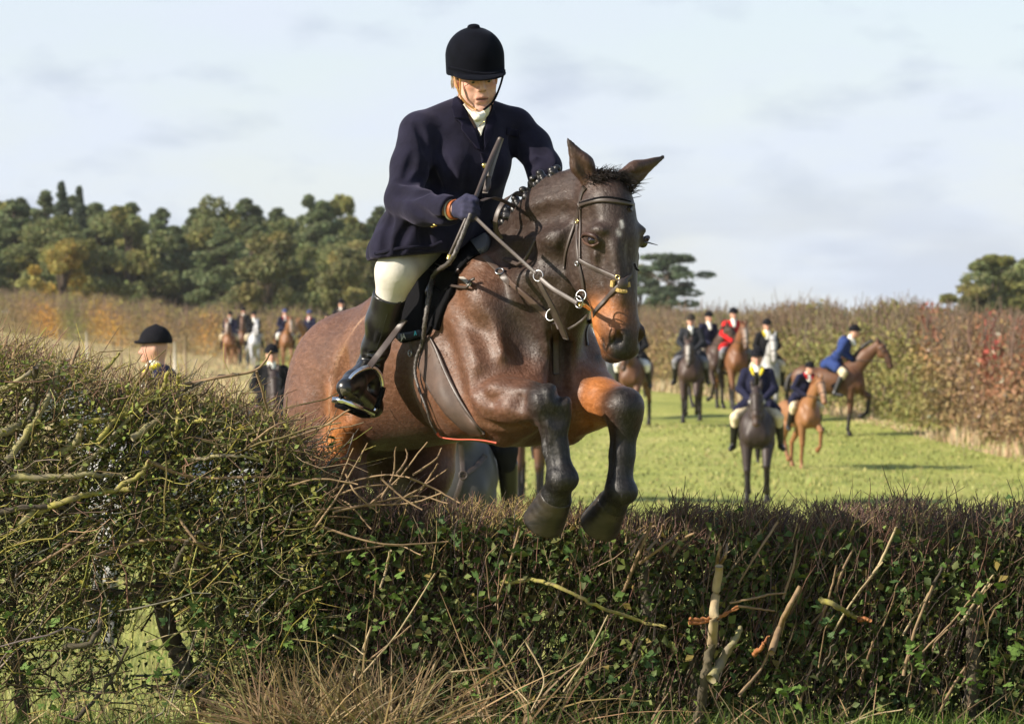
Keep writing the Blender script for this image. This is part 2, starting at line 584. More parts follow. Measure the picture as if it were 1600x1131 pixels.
m_field = bpy.data.materials.new('field_grass')
m_field.use_nodes = True
nt = m_field.node_tree
b = nt.nodes['Principled BSDF']; b.inputs['Roughness'].default_value = 0.85; b.inputs['Specular IOR Level'].default_value = 0.15
def nd(t, **k):
    n = nt.nodes.new(t)
    for a, v in k.items(): setattr(n, a, v)
    return n
g = nd('ShaderNodeNewGeometry')
mp1 = nd('ShaderNodeMapping'); mp1.inputs['Scale'].default_value = (0.35, 0.10, 0.35)
mp2 = nd('ShaderNodeMapping'); mp2.inputs['Scale'].default_value = (1.3, 0.5, 1)
mp3 = nd('ShaderNodeMapping'); mp3.inputs['Scale'].default_value = (14, 7, 8)
ns = []
for mpn, sc_, de in ((mp1, 1.0, 4), (mp2, 1.0, 5), (mp3, 1.0, 3)):
    nt.links.new(g.outputs['Position'], mpn.inputs['Vector'])
    n = nd('ShaderNodeTexNoise'); n.inputs['Scale'].default_value = sc_; n.inputs['Detail'].default_value = de
    nt.links.new(mpn.outputs[0], n.inputs['Vector']); ns.append(n)
r1 = nd('ShaderNodeValToRGB')
e = r1.color_ramp.elements
e[0].position = 0.36; e[0].color = (0.19, 0.22, 0.05, 1)
e[1].position = 0.64; e[1].color = (0.40, 0.375, 0.12, 1)
el = r1.color_ramp.elements.new(0.5); el.color = (0.30, 0.32, 0.075, 1)
mixn = nd('ShaderNodeMath', operation='ADD')
ml = nd('ShaderNodeMath', operation='MULTIPLY'); ml.inputs[1].default_value = 0.5
m2 = nd('ShaderNodeMath', operation='MULTIPLY'); m2.inputs[1].default_value = 0.5
nt.links.new(ns[0].outputs['Fac'], ml.inputs[0]); nt.links.new(ns[1].outputs['Fac'], m2.inputs[0])
nt.links.new(ml.outputs[0], mixn.inputs[0]); nt.links.new(m2.outputs[0], mixn.inputs[1])
nt.links.new(mixn.outputs[0], r1.inputs['Fac'])
# the strip of rough dry grass along the wire fence on the left
sep = nd('ShaderNodeSeparateXYZ'); nt.links.new(g.outputs['Position'], sep.inputs[0])
def rng_node(sock, a, b_, inv=False):
    r = nd('ShaderNodeMapRange', interpolation_type='SMOOTHSTEP')
    r.inputs['From Min'].default_value = a; r.inputs['From Max'].default_value = b_
    if inv: r.inputs['To Min'].default_value = 1; r.inputs['To Max'].default_value = 0
    nt.links.new(sock, r.inputs['Value']); return r.outputs[0]
# field coordinate across the strip: x + 0.067*y
sx = nd('ShaderNodeMath', operation='MULTIPLY_ADD'); sx.inputs[1].default_value = 0.066; nt.links.new(sep.outputs['Y'], sx.inputs[0]); nt.links.new(sep.outputs['X'], sx.inputs[2])
f1 = rng_node(sx.outputs[0], -0.6, 1.2, True)
f2 = rng_node(sep.outputs['Y'], 60, 75)
fm = nd('ShaderNodeMath', operation='MULTIPLY'); nt.links.new(f1, fm.inputs[0]); nt.links.new(f2, fm.inputs[1])
fm2 = nd('ShaderNodeMath', operation='MULTIPLY'); fm2.inputs[1].default_value = 0.85; nt.links.new(fm.outputs[0], fm2.inputs[0])
mx = nd('ShaderNodeMixRGB'); mx.inputs['Color2'].default_value = (0.38, 0.30, 0.15, 1)
nt.links.new(fm2.outputs[0], mx.inputs['Fac']); nt.links.new(r1.outputs['Color'], mx.inputs['Color1'])
mv = nd('ShaderNodeMapRange'); mv.inputs['From Min'].default_value = 0.3; mv.inputs['From Max'].default_value = 0.7
mv.inputs['To Min'].default_value = 0.72; mv.inputs['To Max'].default_value = 1.25
nt.links.new(ns[2].outputs['Fac'], mv.inputs['Value'])
mm = nd('ShaderNodeMixRGB', blend_type='MULTIPLY'); mm.inputs['Fac'].default_value = 1
nt.links.new(mx.outputs[0], mm.inputs['Color1']); nt.links.new(mv.outputs[0], mm.inputs['Color2'])
nt.links.new(mm.outputs[0], b.inputs['Base Color'])
bp = nd('ShaderNodeBump'); bp.inputs['Strength'].default_value = 0.6; bp.inputs['Distance'].default_value = 0.08
nt.links.new(ns[2].outputs['Fac'], bp.inputs['Height']); nt.links.new(bp.outputs[0], b.inputs['Normal'])
put('ground', mesh_from('ground', np.stack([GX.ravel(), GY.ravel(), GZ.ravel()], -1), gq), m_field, kind='structure')
# ------------------------------------------------------------------ the jumping horse (frame: x forward, y to its left, z up)
HF = Vector((0.545, -0.838, 0)).normalized()
HL = Vector((-HF.y, HF.x, 0))
HG = Vector((-0.186, 15.945, 0))
HM = Matrix(((HF.x, HL.x, 0, HG.x), (HF.y, HL.y, 0, HG.y), (0, 0, 1, 0), (0, 0, 0, 1)))
HMI = HM.inverted()
def loc(px, py, Y):                       # pixel and distance -> the horse's own frame
    return tuple(HMI @ at(px, py, Y))
def hw(s, y, z): return HM @ Vector((s, y, z))

BR = (0.106, 0.047, 0.024); DK = (0.031, 0.0175, 0.0125); BK = (0.0065, 0.0055, 0.0055); TN = (0.34, 0.118, 0.028); RD = (0.105, 0.046, 0.026)
H = Body((-1.35, -0.55, -0.05), (1.32, 0.55, 2.32), 0.0095)
P12 = rot_y(12)
# trunk
H.ell((-0.12, 0, 1.475), (0.62, 0.315, 0.352), P12, 0.05, BR)
H.ell((-0.48, 0, 1.37), (0.42, 0.295, 0.285), rot_y(14), 0.08, BR)
H.ell((0.10, 0, 1.70), (0.34, 0.16, 0.18), rot_y(8), 0.10, DK)             # withers
H.ell((-0.46, 0, 1.495), (0.38, 0.21, 0.185), rot_y(16), 0.10, BR)          # loin
for s in (-1, 1):
    H.ell((-0.71, s * 0.13, 1.375), (0.31, 0.175, 0.25), rot_y(16), 0.08, BR)      # croup
    H.ell((-0.81, s * 0.155, 1.17), (0.22, 0.145, 0.28), rot_y(-10), 0.08, BR)     # buttock
    H.cone((-0.72, s * 0.185, 1.22), (-0.60, s * 0.205, 0.98), 0.19, 0.115, 0.06, RD, ((0, 1, 0), 0.72))
    H.cone((-0.60, s * 0.20, 0.98), (-0.90, s * 0.185, 0.60), 0.115, 0.062, 0.04, RD, ((0, 1, 0), 0.8))
    H.cone((-0.93, s * 0.185, 0.63), (-0.90, s * 0.185, 0.56), 0.058, 0.058, 0.03, BK)
    H.cone((-0.90, s * 0.185, 0.58), (-0.84, s * 0.17, 0.28), 0.046, 0.036, 0.03, BK)
    H.cone((-0.84, s * 0.17, 0.28), (-0.84, s * 0.17, 0.24), 0.047, 0.045, 0.02, BK)
    H.cone((-0.84, s * 0.17, 0.25), (-0.77, s * 0.17, 0.14), 0.036, 0.042, 0.02, BK)
    H.cone((-0.77, s * 0.17, 0.14), (-0.75, s * 0.17, 0.10), 0.045, 0.050, 0.015, BK)
# flank fold
    H.cone((-0.48, s * 0.25, 1.30), (-0.56, s * 0.235, 1.02), 0.055, 0.05, 0.06, TN)
# shoulder
    H.ell((0.32, s * 0.165, 1.50), (0.20, 0.115, 0.36), rot_y(-18), 0.12, BR)
    H.ell((0.44, s * 0.19, 1.37), (0.19, 0.125, 0.21), rot_y(-30), 0.08, BR)
    H.ell((0.24, s * 0.215, 1.33), (0.17, 0.10, 0.185), rot_y(30), 0.05, BR)       # triceps
    H.ell((0.585, s * 0.125, 1.31), (0.125, 0.115, 0.15), None, 0.035, RD)       # pectoral
    H.cone((0.56, s * 0.10, 1.30), (0.50, s * 0.14, 1.20), 0.09, 0.08, 0.05, RD)
H.ell((0.44, 0, 1.40), (0.21, 0.26, 0.27), None, 0.06, DK)
H.ell((0.30, 0, 1.24), (0.26, 0.20, 0.12), None, 0.06, BR)
# neck
H.cone((0.36, 0, 1.63), (0.66, 0, 1.945), 0.262, 0.180, 0.09, DK, ((0, 1, 0), 0.60))
H.cone((0.66, 0, 1.955), (0.90, 0, 2.035), 0.185, 0.125, 0.06, DK, ((0, 1, 0), 0.62))
H.cone((0.50, 0, 1.60), (0.80, 0, 1.90), 0.235, 0.150, 0.07, DK, ((0, 1, 0), 0.68))
H.cone((0.12, 0, 1.855), (0.46, 0, 1.995), 0.050, 0.045, 0.06, DK)
H.cone((0.46, 0, 1.995), (0.80, 0, 2.120), 0.045, 0.04, 0.06, DK)
for s in (-1, 1):
    H.cone((0.46, s * 0.13, 1.56), (0.80, s * 0.09, 1.90), 0.085, 0.055, 0.06, DK)
    H.cone((0.66, s * 0.16, 1.50), (0.86, s * 0.10, 1.80), 0.008, 0.008, 0.05, None, None, True)   # jugular groove
# head
H.ell((0.980, 0, 2.030), (0.110, 0.092, 0.100), None, 0.04, DK)
H.ell((1.010, 0, 1.925), (0.108, 0.097, 0.145), None, 0.04, DK)
H.cone((1.03, 0, 1.88), (1.075, 0, 1.60), 0.090, 0.066, 0.04, DK, ((0, 1, 0), 0.90))
H.cone((0.955, 0, 1.80), (1.030, 0, 1.53), 0.082, 0.056, 0.04, DK)
H.ell((1.060, 0, 1.555), (0.078, 0.074, 0.090), None, 0.03, TN)
H.ell((1.02, 0, 1.60), (0.07, 0.068, 0.08), None, 0.03, TN)
H.ell((1.088, 0, 1.497), (0.054, 0.064, 0.046), None, 0.025, BK)
H.ell((1.025, 0, 1.474), (0.042, 0.046, 0.034), None, 0.02, BK)
H.ell((1.12, 0, 1.54), (0.026, 0.056, 0.04), None, 0.02, BK)
for s in (-1, 1):
    H.ell((0.925, s * 0.050, 1.815), (0.098, 0.060, 0.140), rot_y(8), 0.035, DK)          # jowl
    H.cone((1.045, s * 0.085, 1.835), (1.055, s * 0.072, 1.72), 0.012, 0.009, 0.03, DK)   # facial crest
    H.ell((1.045, s * 0.088, 1.930), (0.050, 0.030, 0.020), None, 0.03, DK)               # brow
    H.ell((1.045, s * 0.098, 1.890), (0.030, 0.022, 0.020), None, 0.015, DK)              # eye globe under the lids
    H.ell((1.00, s * 0.108, 1.975), (0.035, 0.016, 0.03), None, 0.04, None, True)         # hollow above the eye
    H.ell((1.132, s * 0.054, 1.530), (0.024, 0.020, 0.034), rot_y(20), 0.010, BK, True)   # nostril
    H.ell((1.108, s * 0.066, 1.555), (0.024, 0.010, 0.026), None, 0.02, BK)
    H.cone((1.00, s * 0.068, 1.565), (1.10, s * 0.064, 1.480), 0.004, 0.004, 0.008, None, None, True)   # mouth
for q_, r_ in (((1.13, 0.03, 1.52), .05), ((1.11, 0, 1.48), .05), ((1.06, 0.04, 1.47), .045), ((1.12, -.03, 1.53), .035), ((1.10, 0.06, 1.58), .05)): H.prims.append((p_cone(q_, q_, r_, r_)[0], BK))
# ears
for base, tip, face in (((0.965, -0.062, 2.115), (0.950, -0.150, 2.262), (0.75, -0.66, 0)), ((0.965, 0.066, 2.115), (0.995, 0.245, 2.205), (0.93, 0.2, -0.3))):
    b_ = Vector(base); t_ = Vector(tip); ax = (t_ - b_)
    fn = Vector(face); fn = (fn - fn.dot(ax) / ax.length_squared * ax).normalized()
    m1 = b_ + ax * 0.38
    H.cone(b_, m1, 0.036, 0.044, 0.02, DK, (fn, 0.70))
    H.cone(m1, t_, 0.044, 0.008, 0.012, DK, (fn, 0.70))
    H.cone(b_ + ax * 0.12 + fn * 0.040, b_ + ax * 0.82 + fn * 0.018, 0.030, 0.005, 0.010, None, (fn, 0.8), True)
    H.prims.append((p_cone(t_, t_, 0.01, 0.01)[0], BK)); H.prims.append((p_cone(b_ + ax * 0.15, b_ + ax * .5, 0.034, 0.030)[0], RD))
# right foreleg, folded
RK = loc(860, 636, 15.16); RFt = loc(873, 747, 15.12)
H.chain([(0.36, -0.205, 1.305), (0.56, -0.20, 1.305), RK], [0.130, 0.108, 0.072], 0.04, RD, None)
H.ell(loc(862, 630, 15.13), (0.074, 0.070, 0.068), None, 0.03, BK)
H.ell(loc(866, 655, 15.14), (0.055, 0.055, 0.06), None, 0.03, BK)
H.chain([loc(863, 650, 15.15), loc(868, 700, 15.14), loc(876, 738, 15.12)], [0.058, 0.045, 0.050], 0.025, BK)
H.ell(loc(880, 748, 15.11), (0.060, 0.058, 0.052), None, 0.02, BK)
H.cone(loc(875, 752, 15.14), loc(868, 776, 15.18), 0.050, 0.054, 0.025, BK)
H.cone(loc(868, 776, 15.18), loc(865, 786, 15.20), 0.056, 0.058, 0.015, BK)
for q_ in (loc(848, 622, 15.16), loc(862, 640, 15.12)): H.prims.append((p_cone(q_, q_, .075, .075)[0], BK))
for q_ in (loc(966, 628, 15.25), loc(980, 640, 15.2)): H.prims.append((p_cone(q_, q_, .075, .075)[0], BK))
# left foreleg
H.chain([(0.38, 0.20, 1.31), (0.60, 0.19, 1.30), loc(975, 636, 15.25)], [0.130, 0.105, 0.072], 0.04, TN)
H.ell(loc(975, 636, 15.22), (0.074, 0.068, 0.070), None, 0.03, BK)
H.ell(loc(976, 660, 15.23), (0.054, 0.054, 0.06), None, 0.03, BK)
H.chain([loc(976, 655, 15.24), loc(972, 710, 15.23), loc(968, 757, 15.22)], [0.058, 0.045, 0.050], 0.025, BK)
H.ell(loc(973, 768, 15.21), (0.059, 0.057, 0.051), None, 0.02, BK)
H.cone(loc(967, 768, 15.24), loc(957, 788, 15.28), 0.049, 0.053, 0.025, BK)
H.cone(loc(957, 786, 15.28), loc(953, 795, 15.30), 0.055, 0.057, 0.015, BK)
H.cone((0.67, 0, 1.52), (0.69, 0, 1.22), 0.03, 0.03, 0.05, None, None, True)                           # breast furrow
def to_world(v): return v @ np.array(HM.to_3x3()).T + np.array(HG)
hv, hq = H.extract()
HSKIN = Skin((to_world(hv), hq))
# muscles and creases laid on the surface: cut (r > 0) or raised (dep < 0)
for pix, r, dep, k in (([(742, 600), (760, 584), (790, 574), (822, 578), (845, 588)], .020, .012, .05),      # above the forearm
                    ([(738, 640), (752, 660), (790, 668), (838, 662)], .014, .010, .03),                       # under the forearm
                    ([(752, 612), (775, 620), (800, 628), (828, 622)], .016, .004, .05),                        # between the forearm muscles
                    ([(690, 520), (700, 560), (712, 610), (726, 650)], .022, .008, .07),                        # behind the shoulder
                    ([(752, 420), (790, 470), (815, 520), (826, 560)], .026, .006, .08),                        # front of the shoulder
                    ([(700, 440), (730, 480), (756, 530), (766, 570)], .016, .005, .06),
                    ([(806, 566), (830, 548), (850, 560)], .012, .006, .03),
                    ([(868, 500), (872, 560), (872, 620), (880, 655)], .022, .012, .04),                        # breast
                    ([(840, 600), (856, 640), (872, 662)], .012, .008, .03),
                                                        # flank
                    ([(535, 560), (530, 610), (536, 650)], .020, .008, .07),
                    ([(800, 360), (846, 340), (890, 335)], .020, .006, .06),                                    # along the neck
                    ([(772, 410), (822, 400), (872, 410)], .022, .007, .06),
                    ([(868, 420), (888, 372), (900, 340)], .012, .006, .03),                                    # behind the jaw
                    ([(846, 650), (850, 690), (858, 735)], .008, .005, .02), ([(862, 690), (868, 730)], .006, .003, .02),   # tendons
                    ([(957, 665), (955, 700), (952, 745)], .008, .005, .02),
                    ([(940, 392), (935, 430), (945, 470)], .010, .003, .03),                                    # face bones
                    ([(960, 380), (965, 420), (972, 470)], .010, -.003, .03)):
    pp = smooth_path([(x, y, 0) for x, y in pix], 10); g_ = []
    for x, y, _ in pp:
        p, n_ = HSKIN.hit(x, y); g_.append(HMI @ (p + n_ * (r - dep) if dep > 0 else p - n_ * (r + dep)))
    for i in range(len(g_) - 1):
        e0 = 0.4 + 0.6 * math.sin(math.pi * (i + 0.25) / len(g_)); e1 = 0.4 + 0.6 * max(0, math.sin(math.pi * (i + 1.1) / len(g_)))
        H.cone(g_[i], g_[i + 1], r * e0, r * e1, k, None, None, dep > 0)
for px, py, rr in ((790, 640, (.055, .05)), (836, 612, (.05, .045)), (775, 602, (.05, .03)), (930, 600, (.05, .05)), (745, 470, (.10, .12))):
    p, n_ = HSKIN.hit(px, py); q_ = HMI @ (p - n_ * (rr[0] * 0.86))
    H.ell(q_, (rr[0], rr[0], rr[1]), None, 0.04)
hv, hq = H.extract()
hcol = H.colours(hv, 0.022)
# coat markings: star and a few white hairs down the face, tan flank, muscle highlights painted pale along the rump, black lower legs
def near_line(v, pts, rad):
    d = np.full(len(v), 9.0)
    for a, b in zip(pts[:-1], pts[1:]): d = np.minimum(d, p_cone(a, b, 0, 0)[0](v.astype(np.float32)))
    return np.exp(-(d / rad) ** 2)
def tint(mask, c):
    global hcol
    mask = np.clip(mask, 0, 1)[:, None]
    hcol = hcol * (1 - mask) + np.array(c) * mask
def skin_line(pix):
    out = []
    for x, y in pix:
        p, n_ = HSKIN.hit(x, y); out.append(tuple(HMI @ p))
    return out
HSKIN = Skin((to_world(hv), hq))
# the lower shin reads black from the knees down; knees fade into the brown forearm
tint(near_line(hv, skin_line([(971, 346), (972, 354)]), 0.0065) * 1.0, (0.50, 0.47, 0.45))
tint(near_line(hv, skin_line([(966, 362), (968, 366)]), 0.008) * 0.5, (0.6, 0.58, 0.56))
tint(near_line(hv, skin_line([(977, 380), (981, 425)]), 0.004) * 0.2, (0.4, 0.36, 0.34))
tint(near_line(hv, skin_line([(600, 468), (560, 505), (528, 560), (515, 620), (512, 690)]), 0.006) * 0.75, (0.36, 0.22, 0.13))  # highlight along the muscle ridge, painted into the coat colour
tint(near_line(hv, skin_line([(590, 520), (562, 560), (546, 610), (548, 650)]), 0.012) * 0.5, (0.27, 0.17, 0.11))
tint(near_line(hv, skin_line([(545, 520), (528, 590), (524, 650), (512, 720)]), 0.045) * 0.40, (0.19, 0.085, 0.035))
tint(near_line(hv, skin_line([(660, 560), (690, 610), (715, 655)]), 0.06) * 0.5, (0.19, 0.08, 0.028))
tint(near_line(hv, skin_line([(530, 672), (500, 730)]), 0.05) * 0.8, (0.36, 0.13, 0.03))
tint(near_line(hv, skin_line([(928, 488), (930, 522)]), 0.045) * 0.95, TN); tint(near_line(hv, skin_line([(950, 478), (962, 508)]), 0.035) * 0.6, TN)
for pix_, rad_ in (([(958, 535), (966, 548), (962, 558)], .028), ([(978, 520), (975, 550)], .03), ([(942, 530), (944, 545)], .012), ([(935, 558), (950, 564)], .018),
                   ([(862, 612), (872, 640)], .05), ([(845, 600), (850, 650)], .03), ([(972, 612), (985, 640)], .055), ([(975, 660), (985, 690)], .04), ([(868, 670), (872, 720)], .04)):
    tint(near_line(hv, skin_line(pix_), rad_) * 0.97, BK)
def horse_coat():
    m = bpy.data.materials.new('bay_coat'); m.use_nodes = True; t = m.node_tree; b = t.nodes['Principled BSDF']
    lk = t.links.new
    a = t.nodes.new('ShaderNodeAttribute'); a.attribute_name = 'col'
    tc = t.nodes.new('ShaderNodeTexCoord')
    def noise(sc, st, de=4, ro=0.5):
        mp = t.nodes.new('ShaderNodeMapping'); mp.inputs['Scale'].default_value = st; mp.inputs['Rotation'].default_value = (0, 0.6, 0)
        lk(tc.outputs['Object'], mp.inputs['Vector'])
        n = t.nodes.new('ShaderNodeTexNoise'); n.inputs['Scale'].default_value = sc; n.inputs['Detail'].default_value = de; n.inputs['Roughness'].default_value = ro
        lk(mp.outputs[0], n.inputs['Vector']); return n.outputs['Fac']
    def rmap(s, lo, hi, f0=0.3, f1=0.7):
        r = t.nodes.new('ShaderNodeMapRange'); r.inputs['From Min'].default_value = f0; r.inputs['From Max'].default_value = f1
        r.inputs['To Min'].default_value = lo; r.inputs['To Max'].default_value = hi; lk(s, r.inputs['Value']); return r.outputs[0]
    prev = a.outputs['Color']
    big = noise(4.5, (1, 1, 1), 5); hair = noise(130, (0.22, 1, 0.5), 5, 0.6); mid = noise(26, (0.6, 1, 0.8), 6, 0.65); fleck = noise(210, (1, 1, 1), 2)
    for s, lo, hi, f0, f1 in ((big, 0.74, 1.26, .3, .7), (mid, 0.86, 1.15, .3, .7), (hair, 0.80, 1.22, .3, .7)):
        mx = t.nodes.new('ShaderNodeMixRGB'); mx.blend_type = 'MULTIPLY'; mx.inputs['Fac'].default_value = 1
        lk(prev, mx.inputs['Color1']); lk(rmap(s, lo, hi, f0, f1), mx.inputs['Color2']); prev = mx.outputs[0]
    mx = t.nodes.new('ShaderNodeMixRGB'); mx.inputs['Color2'].default_value = (0.22, 0.16, 0.12, 1)        # dried mud flecks
    lk(rmap(fleck, 0, 0.35, 0.72, 0.78), mx.inputs['Fac']); lk(prev, mx.inputs['Color1']); prev = mx.outputs[0]
    gh = t.nodes.new('ShaderNodeMixRGB'); gh.blend_type = 'ADD'; gh.inputs['Fac'].default_value = 1          # highlights of lit hairs put into the colour, seen on the black legs
    gv = t.nodes.new('ShaderNodeMixRGB'); gv.inputs['Color1'].default_value = (0, 0, 0, 1); gv.inputs['Color2'].default_value = (0.022, 0.020, 0.019, 1)
    lk(rmap(hair, 0, 1, 0.48, 0.72), gv.inputs['Fac']); lk(prev, gh.inputs['Color1']); lk(gv.outputs[0], gh.inputs['Color2']); prev = gh.outputs[0]
    lk(prev, b.inputs['Base Color'])
    lk(rmap(mid, 0.42, 0.60), b.inputs['Roughness'])
    b.inputs['Specular IOR Level'].default_value = 0.36
    b.inputs['Coat Weight'].default_value = 0.06; b.inputs['Coat Roughness'].default_value = 0.36; b.inputs['Sheen Weight'].default_value = 0.03; b.inputs['Sheen Roughness'].default_value = 0.4
    b1 = t.nodes.new('ShaderNodeBump'); b1.inputs['Strength'].default_value = 0.35; b1.inputs['Distance'].default_value = 0.012; lk(mid, b1.inputs['Height'])
    b2 = t.nodes.new('ShaderNodeBump'); b2.inputs['Strength'].default_value = 0.55; b2.inputs['Distance'].default_value = 0.004; lk(hair, b2.inputs['Height']); lk(b1.outputs[0], b2.inputs['Normal'])
    lk(b2.outputs[0], b.inputs['Normal'])
    return m
horse = put('horse', mesh_from('horse', hv, hq, True, hcol), horse_coat(), label='dark bay horse with plaited mane leaping over the hedge', cat='horse')
horse.matrix_world = HM

# short winter coat: single hairs lying along the body, longer at the fetlocks
def coat_hair(n):
    tri = hq[:, :3]; A_, B_, C_ = hv[tri[:, 0]], hv[tri[:, 1]], hv[tri[:, 2]]
    nr = np.cross(B_ - A_, hv[hq[:, 3]] - A_); nr /= np.linalg.norm(nr, axis=1, keepdims=True) + 1e-9
    cen = hv[hq].mean(1); cc = hcol[hq].mean(1)
    i = rng.integers(0, len(hq), n)
    u, w = rng.random((n, 1)), rng.random((n, 1))
    q4 = hv[hq[i]]
    p = q4[:, 0] * (1 - u) * (1 - w) + q4[:, 1] * u * (1 - w) + q4[:, 2] * u * w + q4[:, 3] * (1 - u) * w
    N_ = nr[i]
    leg = np.clip((1.25 - p[:, 2]) / 0.15, 0, 1)[:, None] * (np.abs(p[:, :1] - 0.5) < 0.6)
    head = (p[:, :1] > 0.86) & (p[:, 2:] > 1.42)
    D_ = np.array([[-0.8, 0, -0.6]]) * (1 - leg) + np.array([[-0.2, 0, -1.0]]) * leg
    D_ = np.where(head, np.array([[0.1, 0, -1.0]]), D_) + rng.normal(0, 0.22, (n, 3))
    D_ -= (D_ * N_).sum(1, keepdims=True) * N_; D_ /= np.linalg.norm(D_, axis=1, keepdims=True) + 1e-9
    S_ = np.cross(N_, D_)
    ln = rng.uniform(0.006, 0.012, (n, 1)) * np.where(head, 0.6, 1.0)
    fet = (p[:, 2:] < 1.06) & (p[:, 2:] > 0.9) & (p[:, :1] > 0.6) & (N_[:, :1] < 0.1)
    ln = np.where(fet, ln * 2.2, ln)
    wd = rng.uniform(0.0006, 0.0011, (n, 1))
    V = np.stack([p - S_ * wd, p + S_ * wd, p + D_ * ln + N_ * ln * rng.uniform(0.10, 0.38, (n, 1))], 1).reshape(-1, 3)
    T = np.arange(3 * n).reshape(-1, 3)
    c = np.clip(cc[i] * rng.uniform(0.6, 1.55, (n, 1)) + rng.uniform(0, 0.003, (n, 1)), 0, 1)
    return mesh_from('coat_hair', to_world(V), T, False, np.repeat(c, 3, 0))
tag(put('coat_hair', coat_hair(80000), mat('coat_hair', attr=True, rough=0.4, spec=0.3), horse), kind='stuff')
m_hoof = mat('hoof_horn', (0.010, 0.0085, 0.0075), rough=0.4, spec=0.5, col2=(0.036, 0.028, 0.020), vscale=12, stretch=(1, 1, 2.5), bump=0.35, bscale=20, bdist=0.006)
m_mane = mat('black_mane_hair', (0.010, 0.009, 0.009), rough=0.35, spec=0.5, bump=0.4, bscale=180, bdist=0.003)
def hoof(cor, toe, r0, r1):
    c, t = Vector(cor), Vector(toe); ax = (t - c).normalized()
    lo = np.minimum(np.array(c), np.array(t)) - 0.14; hi = np.maximum(np.array(c), np.array(t)) + 0.14
    Q = Body(lo, hi, 0.006)
    f, a_, b__ = p_cone(c, t + ax * 0.04, r0, r1)
    n_ = np.array(ax, np.float32); p_ = np.array(t + ax * 0.012, np.float32)
    Q.add((lambda P: np.maximum(np.maximum(f(P), (P - p_) @ n_), (np.array(c - ax * 0.02, np.float32) - P) @ n_), a_ - .02, b__ + .02), 0.008)
    for k in range(4):                                     # growth rings
        p = c + (t - c) * (0.1 + 0.25 * k); rr = r0 + (r1 - r0) * (0.1 + 0.25 * k)
        u = ax.orthogonal().normalized(); w = ax.cross(u)
        ring = [p + (u * math.cos(a) + w * math.sin(a)) * (rr + 0.0115) for a in np.linspace(0, 2 * math.pi, 19)]
        for i in range(18): Q.cone(ring[i], ring[i + 1], 0.006, 0.006, 0.012, None, None, True)
    v, q = Q.extract()
    return put('hoof', mesh_from('hoof', to_world(v), q), m_hoof, horse)
hoof(loc(867, 780, 15.19), loc(850, 814, 15.26), 0.064, 0.084)
hoof(loc(955, 789, 15.29), loc(938, 819, 15.36), 0.062, 0.082)
for s in (-1, 1): hoof((-0.755, s * 0.17, 0.11), (-0.725, s * 0.17, 0.03), 0.054, 0.068)
# eyes with lids
def ball(name, c, r, m_, par, ax=None, h=None):
    r = np.array(r if hasattr(r, '__len__') else (r, r, r)); c = np.array(c)
    u = np.linspace(0, 2 * math.pi, 17)[:-1]; w = np.linspace(0, math.pi, 10)[1:-1]
    P = [np.array((0, 0, 1.0))] + [np.array((math.sin(b) * math.cos(a), math.sin(b) * math.sin(a), math.cos(b))) for b in w for a in u] + [np.array((0, 0, -1.0))]
    A = ax if ax is not None else np.eye(3)
    V = np.array([c + A @ (p * r) for p in P])
    F = [(1 + i * 16 + j, 1 + (i + 1) * 16 + j, 1 + (i + 1) * 16 + (j + 1) % 16, 1 + i * 16 + (j + 1) % 16) for i in range(7) for j in range(16)]
    T = [(0, 1 + j, 1 + (j + 1) % 16) for j in range(16)] + [(len(P) - 1, 113 + (j + 1) % 16, 113 + j) for j in range(16)]
    return put(name, mesh_from(name, V, [np.array(F), np.array(T)]), m_, par)
m_eye = mat('dark_glossy_eye', (0.012, 0.006, 0.004), rough=0.04, spec=0.8)
m_lid = mat('eyelid_skin', (0.05, 0.026, 0.02), rough=0.5, spec=0.4)
m_lid2 = mat('tan_eyelid_skin', (0.075, 0.038, 0.024), rough=0.5, spec=0.4)
pe, ne = HSKIN.hit(922, 374)
ball('eye', pe - ne * 0.012, (0.021, 0.021, 0.019), m_eye, horse)
def on(px, py, up): p, n_ = HSKIN.hit(px, py); return p + n_ * up
put('eyelid', tube_mesh('eyelid', [on(909, 371, .001), on(915, 366, .006), on(924, 366, .007), on(931, 371, .005), on(935, 379, .002)], [.004, .007, .008, .007, .004], 8, 14), m_lid, horse)
put('eyelid', tube_mesh('eyelid', [on(910, 373, .001), on(917, 380, .006), on(927, 382, .006), on(934, 380, .002)], [.003, .0055, .006, .003], 8, 14), m_lid2, horse)
le = hw(1.045, 0.118, 1.885)
ball('eye', le, 0.019, m_eye, horse)
put('eyelid', tube_mesh('eyelid', [hw(1.075, 0.115, 1.895), hw(1.055, 0.135, 1.905), hw(1.025, 0.135, 1.90)], .008, 8, 12), m_lid, horse)
put('eyelashes', tube_mesh('eyelashes', [hw(1.06, 0.13, 1.886), hw(1.075, 0.165, 1.876)], [.003, .001], 5, 4), m_mane, horse)
